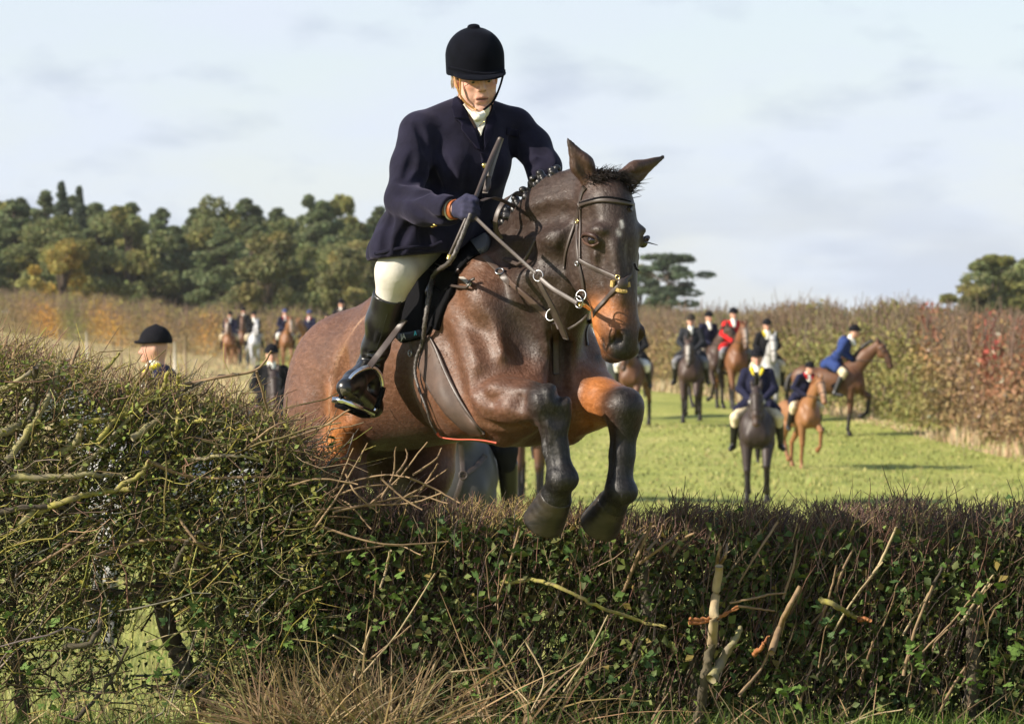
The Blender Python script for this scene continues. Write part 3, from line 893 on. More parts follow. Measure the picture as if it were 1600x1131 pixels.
# plaits along the crest: each a cluster of rolled knots
crest = [(786, 345), (796, 332), (809, 319), (822, 307), (836, 296), (848, 287), (861, 278), (881, 271), (899, 268), (916, 264), (930, 267)]
crest = [c_ for c_ in crest if c_[0] < 875] + [(776, 356), (802, 325), (829, 301), (842, 291), (868, 275)]
for i, (px, py) in enumerate(crest):
    y = py - 45
    while y < py + 60:                                     # first point of the crest met from above
        l_, n_, *_r = HSKIN.t.ray_cast(EYE, ray_dir(px, y))
        if l_ is not None: break
        y += 1.5
    if l_ is None: continue
    c = Vector(l_) + Vector((0, 0, 0.006))
    K = Body(np.array(c) - 0.06, np.array(c) + 0.06, 0.005)
    for k in range(3):
        o = Vector((rng.uniform(-.014, .010), rng.uniform(-.012, .012), (0.012, -0.004, -0.016)[k]))
        K.ell(c + o, (0.0165, 0.0165, 0.0135), None, 0.004, None)
    K.cone(c + Vector((0.0, -0.01, -0.01)), c + Vector((0.014, -0.02, -0.034)), 0.013, 0.010, 0.006)
    v, q = K.extract(); put('plait', mesh_from('plait', v, q), m_mane, horse)
# forelock: short wild hair between the ears
hp = []
for i in range(420):
    t = rng.uniform(0, 1)
    b0, n_ = HSKIN.near(at(926 + 62 * t + rng.normal(0, 6), 276 + 14 * t + rng.normal(0, 5) + (12 if i % 3 == 0 else 0), 15.10))
    d = Vector((rng.normal(0.010, .012), rng.normal(-0.008, .012), rng.uniform(0.002, 0.018) * (1.0 if i % 3 else 0.2)))
    e = b0 + n_ * rng.uniform(0.004, 0.014) + d * 0.8
    f_ = e + d * 0.8 + Vector((rng.normal(0, .008), -0.008, -0.012 if i % 2 else 0.004))
    hp.append(smooth_path([b0 - n_ * .004, e, f_], 6))
hp = np.array(hp); rr = np.linspace(0.0019, 0.0005, hp.shape[1])[None].repeat(len(hp), 0)
v, q, _ = tubes(hp, rr, 3)
tag(put('forelock', mesh_from('forelock', v, q), mat('forelock_hair', (0.022, 0.016, 0.013), rough=0.5, spec=0.3), horse), kind='stuff')
# tail streaming behind
tp = [hw(-1.05, 0, 1.58), hw(-1.16, 0.02, 1.50), hw(-1.22, 0.03, 1.30), hw(-1.22, 0.04, 1.02), hw(-1.18, 0.05, 0.70)]
put('tail', tube_mesh('tail', tp, [0.035, 0.05, 0.07, 0.06, 0.02], 10, 24), m_mane, horse)
# ------------------------------------------------------------------ the rider on the jumping horse
def clip_prim(prim, p, n):
    f, lo, hi = prim
    p = np.array(p, np.float32); n = np.array(n, np.float32); n = n / np.linalg.norm(n)
    return (lambda P: np.maximum(f(P), (P - p) @ n)), lo, hi

m_navy = mat('navy_wool', (0.0105, 0.0098, 0.0215), rough=0.92, spec=0.15, var=0.35, vscale=14, bump=0.30, bscale=34, bdist=0.010, sheen=0.12, sheen_rough=0.5, sheen_tint=(0.6, 0.55, 0.8))
m_navyp = mat('navy_wool_facing', (0.0105, 0.0098, 0.0215), rough=0.95, spec=0.1, var=0.3, vscale=20)
m_velvet = mat('black_velvet', (0.0035, 0.004, 0.007), rough=0.95, spec=0.08, var=0.25, vscale=30, bump=0.15, bscale=300, bdist=0.002, sheen=0.07, sheen_rough=0.35, sheen_tint=(0.5, 0.6, 0.9))
m_skin = mat('skin', attr=True, rough=0.55, spec=0.3, var=0.10, vscale=70, bump=0.15, bscale=200, bdist=0.001, sss=0.08)
m_cream = mat('cream_cloth', (0.56, 0.53, 0.47), rough=0.9, spec=0.15, var=0.08, vscale=20, bump=0.4, bscale=30, bdist=0.006)
m_stock = mat('white_stock_cloth', (0.72, 0.69, 0.58), rough=0.8, spec=0.2, bump=0.5, bscale=60, bdist=0.008)
m_boot = mat('black_leather', (0.010, 0.0095, 0.0095), rough=0.30, spec=0.6, var=0.4, vscale=10, bump=0.30, bscale=26, bdist=0.008)
m_strap = mat('dark_brown_leather', (0.055, 0.040, 0.034), rough=0.45, spec=0.5, var=0.25, vscale=25, bump=0.15, bscale=150, bdist=0.002)
m_black = mat('matt_black_leather', (0.006, 0.006, 0.007), rough=0.85, spec=0.06, bump=0.2, bscale=60, bdist=0.003)
m_girth = mat('brown_girth_leather', (0.085, 0.055, 0.042), rough=0.6, spec=0.35, var=0.2, vscale=20, bump=0.25, bscale=120, bdist=0.002)
m_steel = mat('polished_steel', (0.36, 0.36, 0.37), rough=0.34, metal=1.0)
m_bright = mat('bright_steel', (0.78, 0.78, 0.79), rough=0.2, metal=1.0)
m_brass = mat('brass', (0.80, 0.58, 0.22), rough=0.25, metal=1.0)
m_glove = mat('navy_glove_knit', (0.032, 0.032, 0.062), rough=0.9, spec=0.2, var=0.2, vscale=40, bump=0.5, bscale=220, bdist=0.002)
m_tan = mat('tan_strap_leather', (0.33, 0.17, 0.05), rough=0.5, spec=0.4, var=0.2, vscale=60)
m_orange = mat('chestnut_watch_leather', (0.30, 0.085, 0.025), rough=0.4, spec=0.5, var=0.25, vscale=50)
m_sole = mat('worn_rubber_sole', (0.10, 0.09, 0.065), rough=0.9, spec=0.1, var=0.4, vscale=60, bump=0.5, bscale=120)

yaw, pit = math.radians(13), math.radians(13)
hor = Vector((math.sin(yaw), -math.cos(yaw), 0))
hf = hor * math.cos(pit) + Vector((0, 0, -math.sin(pit)))
hu = hor * math.sin(pit) + Vector((0, 0, math.cos(pit)))
roll = math.radians(-5)
hl0 = hu.cross(hf)
hu, hl = (hu * math.cos(roll) + hl0 * math.sin(roll)), (hl0 * math.cos(roll) - hu * math.sin(roll))
HC = at(744, 122, 15.70)
HB = np.array([[hf[i], hl[i], hu[i]] for i in range(3)])
def hd(a, b, c): return tuple(HC + hf * a + hl * b + hu * c)

SKN = (0.60, 0.345, 0.26); LIP = (0.50, 0.215, 0.175); RED = (0.60, 0.285, 0.20)
R = Body((-0.68, 15.05, 1.12), (0.42, 16.25, 2.72), 0.0046)
LID = (0.50, 0.275, 0.20); LASH = (0.035, 0.022, 0.018)
R.ell(hd(-0.01, 0, 0.04), (0.095, 0.075, 0.09), HB, 0.03, SKN)
R.ell(hd(0.026, 0, -0.028), (0.070, 0.061, 0.086), HB, 0.03, SKN)
for s in (-1, 1):
    R.cone(hd(0.012, s * 0.046, -0.066), hd(0.066, s * 0.014, -0.108), 0.027, 0.023, 0.025, SKN)
    R.ell(hd(0.056, s * 0.036, -0.048), (0.030, 0.025, 0.034), HB, 0.02, SKN)
    R.ell(hd(0.066, s * 0.042, -0.018), (0.020, 0.020, 0.016), HB, 0.018, RED)
    R.ell(hd(0.100, s * 0.032, 0.008), (0.017, 0.019, 0.012), HB, 0.010, SKN, True)
    R.ell(hd(0.080, s * 0.0315, 0.010), (0.0145, 0.0165, 0.0125), HB, 0.004, LID)
R.ell(hd(0.078, 0, -0.108), (0.021, 0.026, 0.018), HB, 0.018, SKN)
R.cone(hd(0.086, -0.034, 0.026), hd(0.086, 0.034, 0.026), 0.013, 0.013, 0.02, SKN)
R.cone(hd(0.091, 0, 0.020), hd(0.115, 0, -0.021), 0.0078, 0.0112, 0.010, SKN)
R.ell(hd(0.087, 0, -0.062), (0.016, 0.032, 0.026), HB, 0.018, SKN)
for s in (-1, 1):
    R.ell(hd(0.103, s * 0.0125, -0.027), (0.011, 0.0085, 0.0085), HB, 0.006, SKN)
    R.cone(hd(0.105, s * 0.025, -0.030), hd(0.091, s * 0.040, -0.076), 0.0045, 0.003, 0.010, None, None, True)
    R.ell(hd(0.112, s * 0.0065, -0.0345), (0.004, 0.0035, 0.003), HB, 0.003, (0.12, 0.04, 0.03), True)
    R.cone(hd(0.094, s * 0.018, 0.0030), hd(0.091, s * 0.044, 0.0015), 0.0028, 0.0028, 0.002, LASH, None, True)
    for q_ in ((-0.004, 0.012), (-0.010, 0.004), (-0.014, -0.006)):
        R.cone(hd(0.078, s * 0.052, q_[0] + 0.004), hd(0.062, s * 0.064, q_[1] - 0.008), 0.0022, 0.0016, 0.006, None, None, True)
    R.cone(hd(0.094, s * 0.026, -0.070), hd(0.082, s * 0.034, -0.098), 0.003, 0.002, 0.008, None, None, True)
    R.cone(hd(0.090, s * 0.020, -0.010), hd(0.086, s * 0.044, -0.014), 0.003, 0.002, 0.008, None, None, True)
    R.ell(hd(-0.012, s * 0.076, -0.005), (0.022, 0.010, 0.034), HB, 0.008, RED)
R.cone(hd(0.096, -0.021, -0.0595), hd(0.102, 0, -0.0565), 0.003, 0.0042, 0.005, SKN)
R.cone(hd(0.102, 0, -0.0565), hd(0.096, 0.021, -0.0595), 0.0042, 0.003, 0.005, SKN)
R.cone(hd(0.095, -0.014, -0.0735), hd(0.095, 0.014, -0.0735), 0.0060, 0.0060, 0.006, SKN)
R.cone(hd(0.107, -0.021, -0.0655), hd(0.107, 0.021, -0.0655), 0.0060, 0.0060, 0.003, None, None, True)
R.cone(hd(0.094, -0.014, -0.088), hd(0.094, 0.014, -0.088), 0.004, 0.004, 0.010, None, None, True)
R.cone(hd(-0.025, 0, -0.05), at(735, 180, 15.74), 0.054, 0.062, 0.03, SKN)
# the body under the clothes
td = Vector((0.36, -0.93, 0)).normalized(); tl = Vector((-td.y, td.x, 0)); TB = np.array([[td[i], tl[i], (0, 0, 1)[i]] for i in range(3)])
SHR, SHL = at(654, 206, 15.66), at(806, 202, 15.82)
R.ell(at(728, 240, 15.76), (0.105, 0.165, 0.20), TB, 0.04, SKN)
R.ell(at(705, 350, 15.92), (0.11, 0.15, 0.15), TB, 0.05, SKN)
R.cone(at(722, 270, 15.78), at(706, 340, 15.9), 0.12, 0.12, 0.04, SKN)
R.cone(SHR, SHL, 0.045, 0.045, 0.04, SKN)
ELR, WRR = at(630, 312, 15.52), at(708, 328, 15.28)
R.chain([SHR, ELR, WRR], [0.048, 0.040, 0.027], 0.02, SKN)
ELL, WRL = at(850, 262, 15.74), tuple(hw(0.36, 0.13, 2.03))
R.chain([SHL, ELL, WRL], [0.048, 0.040, 0.027], 0.02, SKN)
KNR, ANR = at(619, 425, 15.56), at(577, 578, 15.74)
HIPR = hw(-0.06, -0.09, 1.99)
R.chain([HIPR, KNR, at(605, 475, 15.61), ANR], [0.085, 0.050, 0.042, 0.030], 0.03, SKN)
R.cone(ANR, at(548, 606, 15.56), 0.032, 0.028, 0.02, SKN)
KNL = hw(0.16, 0.36, 1.76); ANL = hw(-0.02, 0.40, 1.42); HIPL = hw(-0.06, 0.09, 1.99)
R.chain([HIPL, KNL, hw(0.10, 0.385, 1.63), ANL], [0.085, 0.055, 0.05, 0.034], 0.03, SKN)
R.cone(ANL, hw(0.15, 0.46, 1.36), 0.032, 0.028, 0.02, SKN)
# right hand: palm, four fingers closed round reins and whip, thumb on top
HD = at(733, 326, 15.20)
ha = (HD - Vector(WRR)).normalized()                       # along the hand
hup = Vector((0.1, 0, 1)); hup = (hup - hup.dot(ha) * ha).normalized()
hs = ha.cross(hup)                                          # sideways, away from / towards the viewer
if hs.y > 0: hs = -hs
def hand_on(Bd, wr, ha, hup, hs, fat, k, col):
    w = Vector(wr)
    Bd.cone(w, w + ha * 0.045, 0.027 + fat, 0.033 + fat, k, col, (hs, 0.72))
    Bd.cone(w + ha * 0.05 + hup * 0.018, w + ha * 0.07 - hup * 0.022, 0.024 + fat, 0.022 + fat, k, col, (hs, 0.8))
    for i, (ln, o) in enumerate(((0.96, 0.026), (1.05, 0.009), (1.0, -0.009), (0.84, -0.026))):
        kn = w + ha * (0.083 + 0.004 * (1.5 - abs(i - 1.5))) + hup * o + hs * 0.012
        p1 = kn + (ha * 0.020 - hs * 0.016 - hup * 0.004) * ln
        p2 = p1 + (-ha * 0.006 - hs * 0.026 - hup * 0.006) * ln
        p3 = p2 + (-ha * 0.024 + hs * 0.002 - hup * 0.002) * ln
        Bd.chain([w + ha * 0.055 + hup * o * 0.9 + hs * 0.008, kn, p1, p2, p3], [0.010 + fat, 0.0105 + fat, 0.0095 + fat, 0.009 + fat, 0.008 + fat], 0.0045, col)
    t0 = w + ha * 0.022 + hup * 0.022 - hs * 0.008; t1 = w + ha * 0.058 + hup * 0.043 - hs * 0.014; t2 = w + ha * 0.088 + hup * 0.038 - hs * 0.022; t3 = t2 + ha * 0.018 - hup * 0.008
    Bd.chain([t0, t1, t2, t3], [0.016 + fat, 0.012 + fat, 0.0105 + fat, 0.009 + fat], 0.006, col)
hand_on(R, WRR, ha, hup, hs, 0.0, 0.012, SKN)
hl_a = (HF * 0.9 + Vector((0, 0, -0.35))).normalized()
hl_u = (Vector((0, 0, 1)) - hl_a * hl_a.z).normalized(); hl_s = hl_a.cross(hl_u)
if hl_s.dot(HL) < 0: hl_s = -hl_s
hand_on(R, WRL, hl_a, hl_u, hl_s, 0.0, 0.012, SKN)
rv, rq = R.extract()
rcol = R.colours(rv, 0.004)
def rtint(pts, rad, c, amt=1.0):
    global rcol
    d = np.full(len(rv), 9.0)
    for a_, b_ in zip(pts[:-1], pts[1:]): d = np.minimum(d, p_cone(a_, b_, 0, 0)[0](rv.astype(np.float32)))
    k_ = (amt * np.exp(-(d / rad) ** 4))[:, None]; rcol = rcol * (1 - k_) + np.array(c) * k_
rtint([hd(0.099, -0.019, -0.061), hd(0.104, -0.004, -0.0585), hd(0.104, 0.004, -0.0585), hd(0.099, 0.019, -0.061)], 0.0050, LIP)
rtint([hd(0.096, -0.015, -0.0725), hd(0.101, 0, -0.0735), hd(0.096, 0.015, -0.0725)], 0.0060, LIP)
rtint([hd(0.099, -0.021, -0.0655), hd(0.102, 0, -0.0655), hd(0.099, 0.021, -0.0655)], 0.0042, (0.07, 0.02, 0.018))
for s in (-1, 1):
    rtint([hd(0.095, s * 0.017, 0.002), hd(0.096, s * 0.031, 0.004), hd(0.089, s * 0.045, 0.000)], 0.0032, LASH)
    rtint([hd(0.097, s * 0.018, 0.0235), hd(0.095, s * 0.032, 0.0270), hd(0.082, s * 0.050, 0.0230)], 0.0045, (0.22, 0.12, 0.07), 0.8)
    rtint([hd(0.112, s * 0.0065, -0.033), hd(0.110, s * 0.0075, -0.033)], 0.0030, (0.12, 0.04, 0.03))
person = put('person', mesh_from('person', rv, rq, True, rcol), m_skin,
             label='rider in navy coat and black velvet hat leaning over the leaping horse', cat='person')
RSK = Skin((rv, rq))
for s in (-1, 1):
    c = hd(0.083, s * 0.031, 0.002)
    E = Body(np.array(c) - 0.02, np.array(c) + 0.02, 0.0025)
    E.ell(c, (0.0095, 0.0105, 0.0085), HB, 0.001, (1, 1, 1))
    v, q = E.extract()
    d = np.linalg.norm(v - np.array(hd(0.093, s * 0.031, -0.001)), axis=1)
    cc = np.where(d[:, None] < 0.0065, np.array([[0.03, 0.03, 0.035]]), np.array([[0.40, 0.35, 0.32]]))
    put('eye', mesh_from('eye', v, q, True, cc), mat('eye_white', attr=True, rough=0.1, spec=0.6), person)

# ---- breeches
B = Body((-0.62, 15.2, 1.50), (0.42, 16.25, 2.15), 0.0075)
B.ell(at(704, 352, 15.93), (0.13, 0.17, 0.14), TB, 0.05)
B.add(p_cone(HIPR, KNR, 0.110, 0.078), 0.04)
B.add(clip_prim(p_cone(KNR, at(606, 480, 15.60), 0.074, 0.052), at(604, 482, 15.62), (-0.1, 0, -1)), 0.03)
B.add(p_cone(HIPL, KNL, 0.110, 0.078), 0.04)
B.add(p_cone(KNL, hw(0.10, 0.385, 1.63), 0.074, 0.055), 0.03)
v, q = B.extract(); BRK = (v, q)
put('breeches', mesh_from('breeches', v, q), m_cream, person)

# ---- coat
J = Body((-0.72, 15.10, 1.72), (0.46, 16.30, 2.50), 0.0068)
J.ell(at(727, 240, 15.75), (0.130, 0.188, 0.20), TB, 0.05)
J.ell(at(722, 300, 15.82), (0.128, 0.160, 0.17), TB, 0.06)
J.ell(at(712, 262, 15.66), (0.075, 0.075, 0.08), TB, 0.06); J.ell(at(764, 262, 15.70), (0.07, 0.07, 0.08), TB, 0.06)
J.cone(SHR, SHL, 0.062, 0.062, 0.05)
J.cone(at(725, 176, 15.76), at(668, 196, 15.70), 0.062, 0.058, 0.04)
J.cone(at(752, 176, 15.78), at(800, 192, 15.82), 0.060, 0.058, 0.04)
J.chain([SHR, at(641, 260, 15.60), ELR], [0.074, 0.072, 0.066], 0.03)
J.add(p_cone(ELR, at(664, 326, 15.40), 0.068, 0.066), 0.03)
cuff = at(706, 329, 15.285); fdir = (Vector(cuff) - Vector(ELR)).normalized()
J.add(clip_prim(p_cone(at(660, 325, 15.42), at(716, 330, 15.26), 0.066, 0.056), cuff, fdir), 0.02)
J.cone(Vector(cuff) - fdir * 0.02, Vector(cuff) + fdir * 0.04, 0.040, 0.046, 0.004, None, None, True)
J.chain([SHL, at(832, 228, 15.80), ELL, Vector(WRL) + (Vector(ELL) - Vector(WRL)) * 0.15], [0.072, 0.068, 0.064, 0.048], 0.03)
# skirts over both thighs and behind
J.cone(at(704, 340, 15.88), at(640, 366, 15.62), 0.150, 0.118, 0.06)
J.cone(at(692, 345, 15.70), at(672, 385, 15.60), 0.115, 0.10, 0.05)
J.cone(at(660, 350, 15.72), at(622, 392, 15.56), 0.125, 0.112, 0.05)
J.cone(at(652, 350, 15.85), at(612, 398, 15.80), 0.12, 0.10, 0.06)
J.cone(at(704, 340, 15.92), Vector(KNL) * 0.7 + Vector(HIPL) * 0.3 + Vector((0, 0, 0.06)), 0.14, 0.11, 0.06)
J.ell(at(695, 375, 16.02), (0.17, 0.21, 0.13), TB, 0.06)
J.cone(at(668, 232, 15.53), at(678, 300, 15.47), 0.020, 0.012, 0.03, None, None, True)      # gap between arm and body
J.plane(at(640, 400, 15.6), (0.10, 0.0, -1), 0.012)
J.cone(at(748, 150, 15.60), at(742, 195, 15.70), 0.055, 0.042, 0.02, None, None, True)      # neck opening
jv, jq = J.extract()
T_ = Skin((jv, jq))
for pix, r, dep in (([(618, 300), (640, 306), (668, 300)], .013, .006), ([(622, 282), (642, 284), (660, 276)], .011, .006), ([(640, 318), (655, 330), (672, 338)], .012, .005),
                    ([(646, 240), (640, 262), (632, 280)], .014, .005), ([(664, 340), (690, 346), (704, 350)], .008, .005), ([(690, 240), (704, 270), (708, 300), (704, 325)], .013, .006),
                    ([(735, 250), (728, 290), (726, 320)], .011, .005), ([(706, 312), (730, 318), (752, 312)], .012, .005), ([(640, 352), (628, 372), (622, 398)], .014, .008),
                    ([(612, 340), (604, 366), (600, 398)], .012, .006), ([(662, 356), (664, 372), (668, 386)], .014, .008), ([(838, 236), (850, 240), (860, 250)], .010, .006),
                    ([(826, 262), (842, 252), (856, 258)], .010, .005), ([(650, 196), (660, 214), (666, 240)], .009, .004), ([(806, 200), (800, 222), (802, 244)], .009, .004),
                    ([(775, 236), (778, 262), (776, 290)], .012, .005), ([(672, 262), (682, 286), (684, 304)], .012, .006)):
    pp = smooth_path([(x, y, 0) for x, y in pix], 8); g_ = []
    for x, y, _ in pp:
        p, n_ = T_.hit(x, y); g_.append(p + n_ * (r - dep))
    for i in range(len(g_) - 1):
        e0 = math.sin(math.pi * (i + 0.25) / len(g_)); e1 = math.sin(math.pi * (i + 1.1) / len(g_))
        J.cone(g_[i], g_[i + 1], r * (0.45 + 0.55 * e0), r * (0.45 + 0.55 * max(0, e1)), 0.022, None, None, True)
jv, jq = J.extract()
coat = put('coat', mesh_from('coat', jv, jq), m_navy, person)
JSK = Skin((jv, jq))
CSK = Skin((jv, jq), (rv, rq))
put('stock', patch_on('stock', CSK, [(724, 158), (734, 168), (744, 173), (754, 172), (763, 160), (766, 172), (760, 194), (753, 214), (749, 217), (741, 200), (732, 180)], 0.010, 0.004, 2.5, 15.6, flat=6), m_stock, person)
put('stock', tube_mesh('stock_knot', [at(738, 176, 15.53), at(746, 184, 15.52), at(756, 178, 15.54)], [0.010, 0.017, 0.012], 8, 10), m_stock, person)
put('stock_pin', tube_mesh('stock_pin', [at(749, 197, 15.50), at(757, 190, 15.51)], 0.0022, 6, 4), m_brass, person)
put('lapel', patch_on('lapel', CSK, [(713, 152), (722, 152), (731, 166), (740, 194), (749, 214), (752, 240), (742, 236), (724, 214), (716, 204), (720, 196), (708, 192), (706, 170)], 0.011, 0.005, 3, 15.6, flat=5), m_navyp, person)
put('lapel', patch_on('lapel', CSK, [(763, 158), (770, 162), (776, 176), (777, 194), (771, 197), (774, 206), (764, 226), (755, 241), (750, 216), (757, 192), (763, 172)], 0.011, 0.005, 3, 15.65, flat=5), m_navyp, person)
put('collar', patch_on('collar', CSK, [(704, 158), (712, 150), (722, 152), (731, 168), (737, 184), (726, 192), (708, 190), (703, 174)], 0.012, 0.013, 3, 15.62, flat=4), m_navyp, person)
put('pocket_flap', patch_on('pocket_flap', JSK, [(792, 200), (812, 204), (810, 216), (791, 211)], 0.005, 0.003, 3, 15.6), m_navyp, person)
put('coat_front_edge', strap_on('coat_front_edge', JSK, [(753, 240), (757, 275), (756, 310), (748, 335)], 0.012, 0.004, 0.001, 14), m_navy, person)
put('coat_hem', strap_on('coat_hem', JSK, [(586, 396), (602, 393), (625, 388), (650, 386), (672, 386), (690, 378)], 0.012, 0.004, 0.001, 24), m_navy, person)
def stud(name, px, py, skin, r, m_, par):
    p, n_ = skin.hit(px, py)
    E = Body(np.array(p) - 0.03, np.array(p) + 0.03, 0.003)
    E.ell(p + n_ * 0.003, (r * 0.5, r, r), basis(n_, (0.2, 0.1, 1)), 0.002, (1, 1, 1))
    v, q = E.extract(); return put(name, mesh_from(name, v, q), m_, par)
for x, y in ((757, 259), (680, 351), (676, 353)): stud('button', x, y, JSK, 0.0115 if x > 700 else 0.010, m_brass, person)

# ---- gloves, watch
G = Body((-0.30, 14.98, 1.85), (0.0, 15.42, 2.15), 0.0045)
hand_on(G, Vector(WRR) + ha * 0.006, ha, hup, hs, 0.0035, 0.010, None)
v, q = G.extract(); put('glove', mesh_from('glove', v, q), m_glove, person); GSK = Skin((v, q))
G = Body(np.array(WRL) - 0.16, np.array(WRL) + 0.16, 0.006)
hand_on(G, Vector(WRL), hl_a, hl_u, hl_s, 0.0035, 0.010, None)
v, q = G.extract(); put('glove', mesh_from('glove', v, q), m_glove, person)
wc = Vector(WRR) + ha * 0.004
wp = [wc + (hup * math.cos(t) * 1.0 + hs * math.sin(t) * 0.80) * 0.034 for t in np.linspace(0, 2 * math.pi, 25)]
put('watch_strap', strap_mesh('watch_strap', wp, [(p - wc).normalized() for p in wp], 0.026, 0.003, 0.002), m_orange, person)
wp2 = [p - ha * 0.017 for p in wp]
put('shirt_cuff', strap_mesh('shirt_cuff', wp2, [(p - wc).normalized() for p in wp], 0.008, 0.003, 0.003), m_stock, person)

# ---- boots
def boot(KB, ank, toe, heel, lo, hi):
    S_ = Body(lo, hi, 0.0060)
    top = Vector(KB); an = Vector(ank)
    ax = (an - top).normalized()
    S_.add(clip_prim(p_cone(top - ax * 0.03, top + (an - top) * 0.35, 0.066, 0.062), top, -ax), 0.01)
    S_.cone(top + (an - top) * 0.35, top + (an - top) * 0.72, 0.060, 0.050, 0.03)
    S_.cone(top + (an - top) * 0.72, an, 0.050, 0.043, 0.03)
    S_.cone(an, heel, 0.043, 0.034, 0.03)
    to = Vector(toe); he = Vector(heel)
    fd = (to - he).normalized()
    S_.cone(an + fd * 0.02, an * 0.35 + to * 0.65, 0.043, 0.042, 0.03)
    S_.cone(an * 0.35 + to * 0.65, to, 0.042, 0.036, 0.02)
    S_.cone(he, an * 0.3 + to * 0.7 + (he - an) * 0.25, 0.034, 0.038, 0.03)
    for t in (0.80, 0.88, 0.96, 1.03):                      # ankle creases
        p = top + (an - top) * t
        for k in range(2):
            s1 = Vector((0.06 if k else -0.06, -0.03, 0.012 * (-1) ** int(t * 50)))
            S_.cone(p + s1 + Vector((0, -0.02, 0)), p + Vector((0, -0.058, 0.004)), 0.005, 0.005, 0.012, None, None, True)
    return S_.extract()
TOE, HEEL = at(540, 606, 15.45), at(583, 636, 15.76)
bv, bq = boot(at(609, 461, 15.585), at(578, 577, 15.73), TOE, HEEL, (-0.78, 15.35, 1.14), (-0.30, 15.95, 1.78))
put('boot', mesh_from('boot', bv, bq), m_boot, person); BSK = Skin((bv, bq))
v, q = boot(hw(0.12, 0.385, 1.70), ANL, hw(0.16, 0.47, 1.36), hw(-0.05, 0.40, 1.33), np.array(hw(0.05, 0.40, 1.5)) - 0.35, np.array(hw(0.05, 0.40, 1.5)) + 0.35)
put('boot', mesh_from('boot', v, q), m_boot, person)
put('boot_sole', patch_on('boot_sole', BSK, [(529, 606), (534, 603), (546, 608), (562, 620), (572, 632), (566, 634), (550, 630), (533, 618)], 0.006, 0.002, 3, 15.5, flat=1), m_sole, person)
put('boot_seam', strap_on('boot_seam', BSK, [(612, 470), (600, 510), (590, 545), (582, 568)], 0.006, 0.002, 0.0, 14), m_boot, person)
put('boot_top_band', strap_on('boot_top_band', BSK, [(589, 456), (598, 463), (612, 470), (626, 473)], 0.010, 0.003, 0.001, 14), m_boot, person)

# ---- hat
HT = Body(np.array(HC) - 0.22, np.array(HC) + np.array((0.22, 0.22, 0.26)), 0.0040)
def dome(P):
    q = (P - np.array(hd(-0.010, 0, 0.082), np.float32)) @ HB.astype(np.float32)
    q[..., 2] = np.where(q[..., 2] < 0, q[..., 2] * 0.18, q[..., 2])
    rr_ = np.array((0.134, 0.112, 0.112), np.float32)
    k0 = np.linalg.norm(q / rr_, axis=-1); k1 = np.linalg.norm(q / rr_ ** 2, axis=-1)
    return k0 * (k0 - 1) / np.maximum(k1, 1e-6)
HT.add(clip_prim((dome, np.array(HC) - 0.21, np.array(HC) + 0.25), hd(0, 0, 0.018), -hu + hf * 0.06), 0.012)
pk = basis(hf * math.cos(0.10) - hu * math.sin(0.10), hu)
HT.add(clip_prim(p_ell(hd(0.080, 0, 0.030), (0.090, 0.100, 0.012), pk), hd(0.03, 0, 0), -hf), 0.012)
HT.ell(hd(-0.012, 0, 0.197), (0.024, 0.024, 0.010), HB, 0.006)
tv, tq = HT.extract()
hat = put('riding_hat', mesh_from('riding_hat', tv, tq), m_velvet, person)
TSK = Skin((tv, tq))
put('hat_band', strap_on('hat_band', TSK, [(702, 106), (715, 108), (735, 113), (760, 116), (780, 114), (788, 110)], 0.010, 0.003, 0.001, 20, 15.6), m_velvet, hat)
ASK = Skin((rv, rq), (tv, tq))
HDS = Skin((rv, rq))
def lace(pix, w, n=14):
    pts = smooth_path([(x, y, 0) for x, y in pix], n); P_, N_ = [], []
    for x, y, _ in pts:
        p, n_ = HDS.near(at(x, y, 15.60)); P_.append(at(x, y, (p.y) - 0.004)); N_.append(Vector((-0.5, -0.86, 0)))
    return strap_mesh('chin_strap', P_, N_, w, 0.002, 0.0)
put('chin_strap', lace([(708, 112), (712, 130), (718, 148), (728, 162), (744, 172)], 0.008), m_tan, person)
put('chin_strap', lace([(719, 118), (719, 134), (719, 150)], 0.007), m_tan, person)
put('chin_strap', tube_mesh('chin_strap', [at(787, 114, 15.72), at(781, 136, 15.68), at(771, 158, 15.64), at(756, 172, 15.61)], 0.0045, 6, 12), m_black, person)
stud('strap_buckle', 716, 150, RSK, 0.007, m_steel, person)
# fair hair at the temples and nape
hp = []
for i in range(40):
    s = -1 if i % 3 else 1
    a0 = hd(-0.03 + rng.uniform(-.03, .05), s * 0.076, 0.012 + rng.uniform(-.01, .01))
    e0 = hd(-0.045 + rng.uniform(-.02, .02), s * (0.078 + rng.uniform(0, .006)), -0.03 + rng.uniform(-.02, .02))
    m0 = (np.array(a0) + np.array(e0)) / 2 + np.array(hl) * s * 0.008
    hp.append(smooth_path([a0, m0, e0], 6))
hp = np.array(hp); v, q, _ = tubes(hp, np.full(hp.shape[:2], 0.0016), 4)
tag(put('hair', mesh_from('hair', v, q), mat('fair_hair', (0.30, 0.24, 0.17), rough=0.6, spec=0.4), person), kind='stuff')
# ------------------------------------------------------------------ tack
HS = Skin((to_world(hv), hq))
saddle = tag(put('saddle', None), 'black leather saddle under the rider, with brown girth and steel stirrup', 'saddle')
saddle.location = hw(0, 0, 1.86)
bpy.context.view_layer.update()
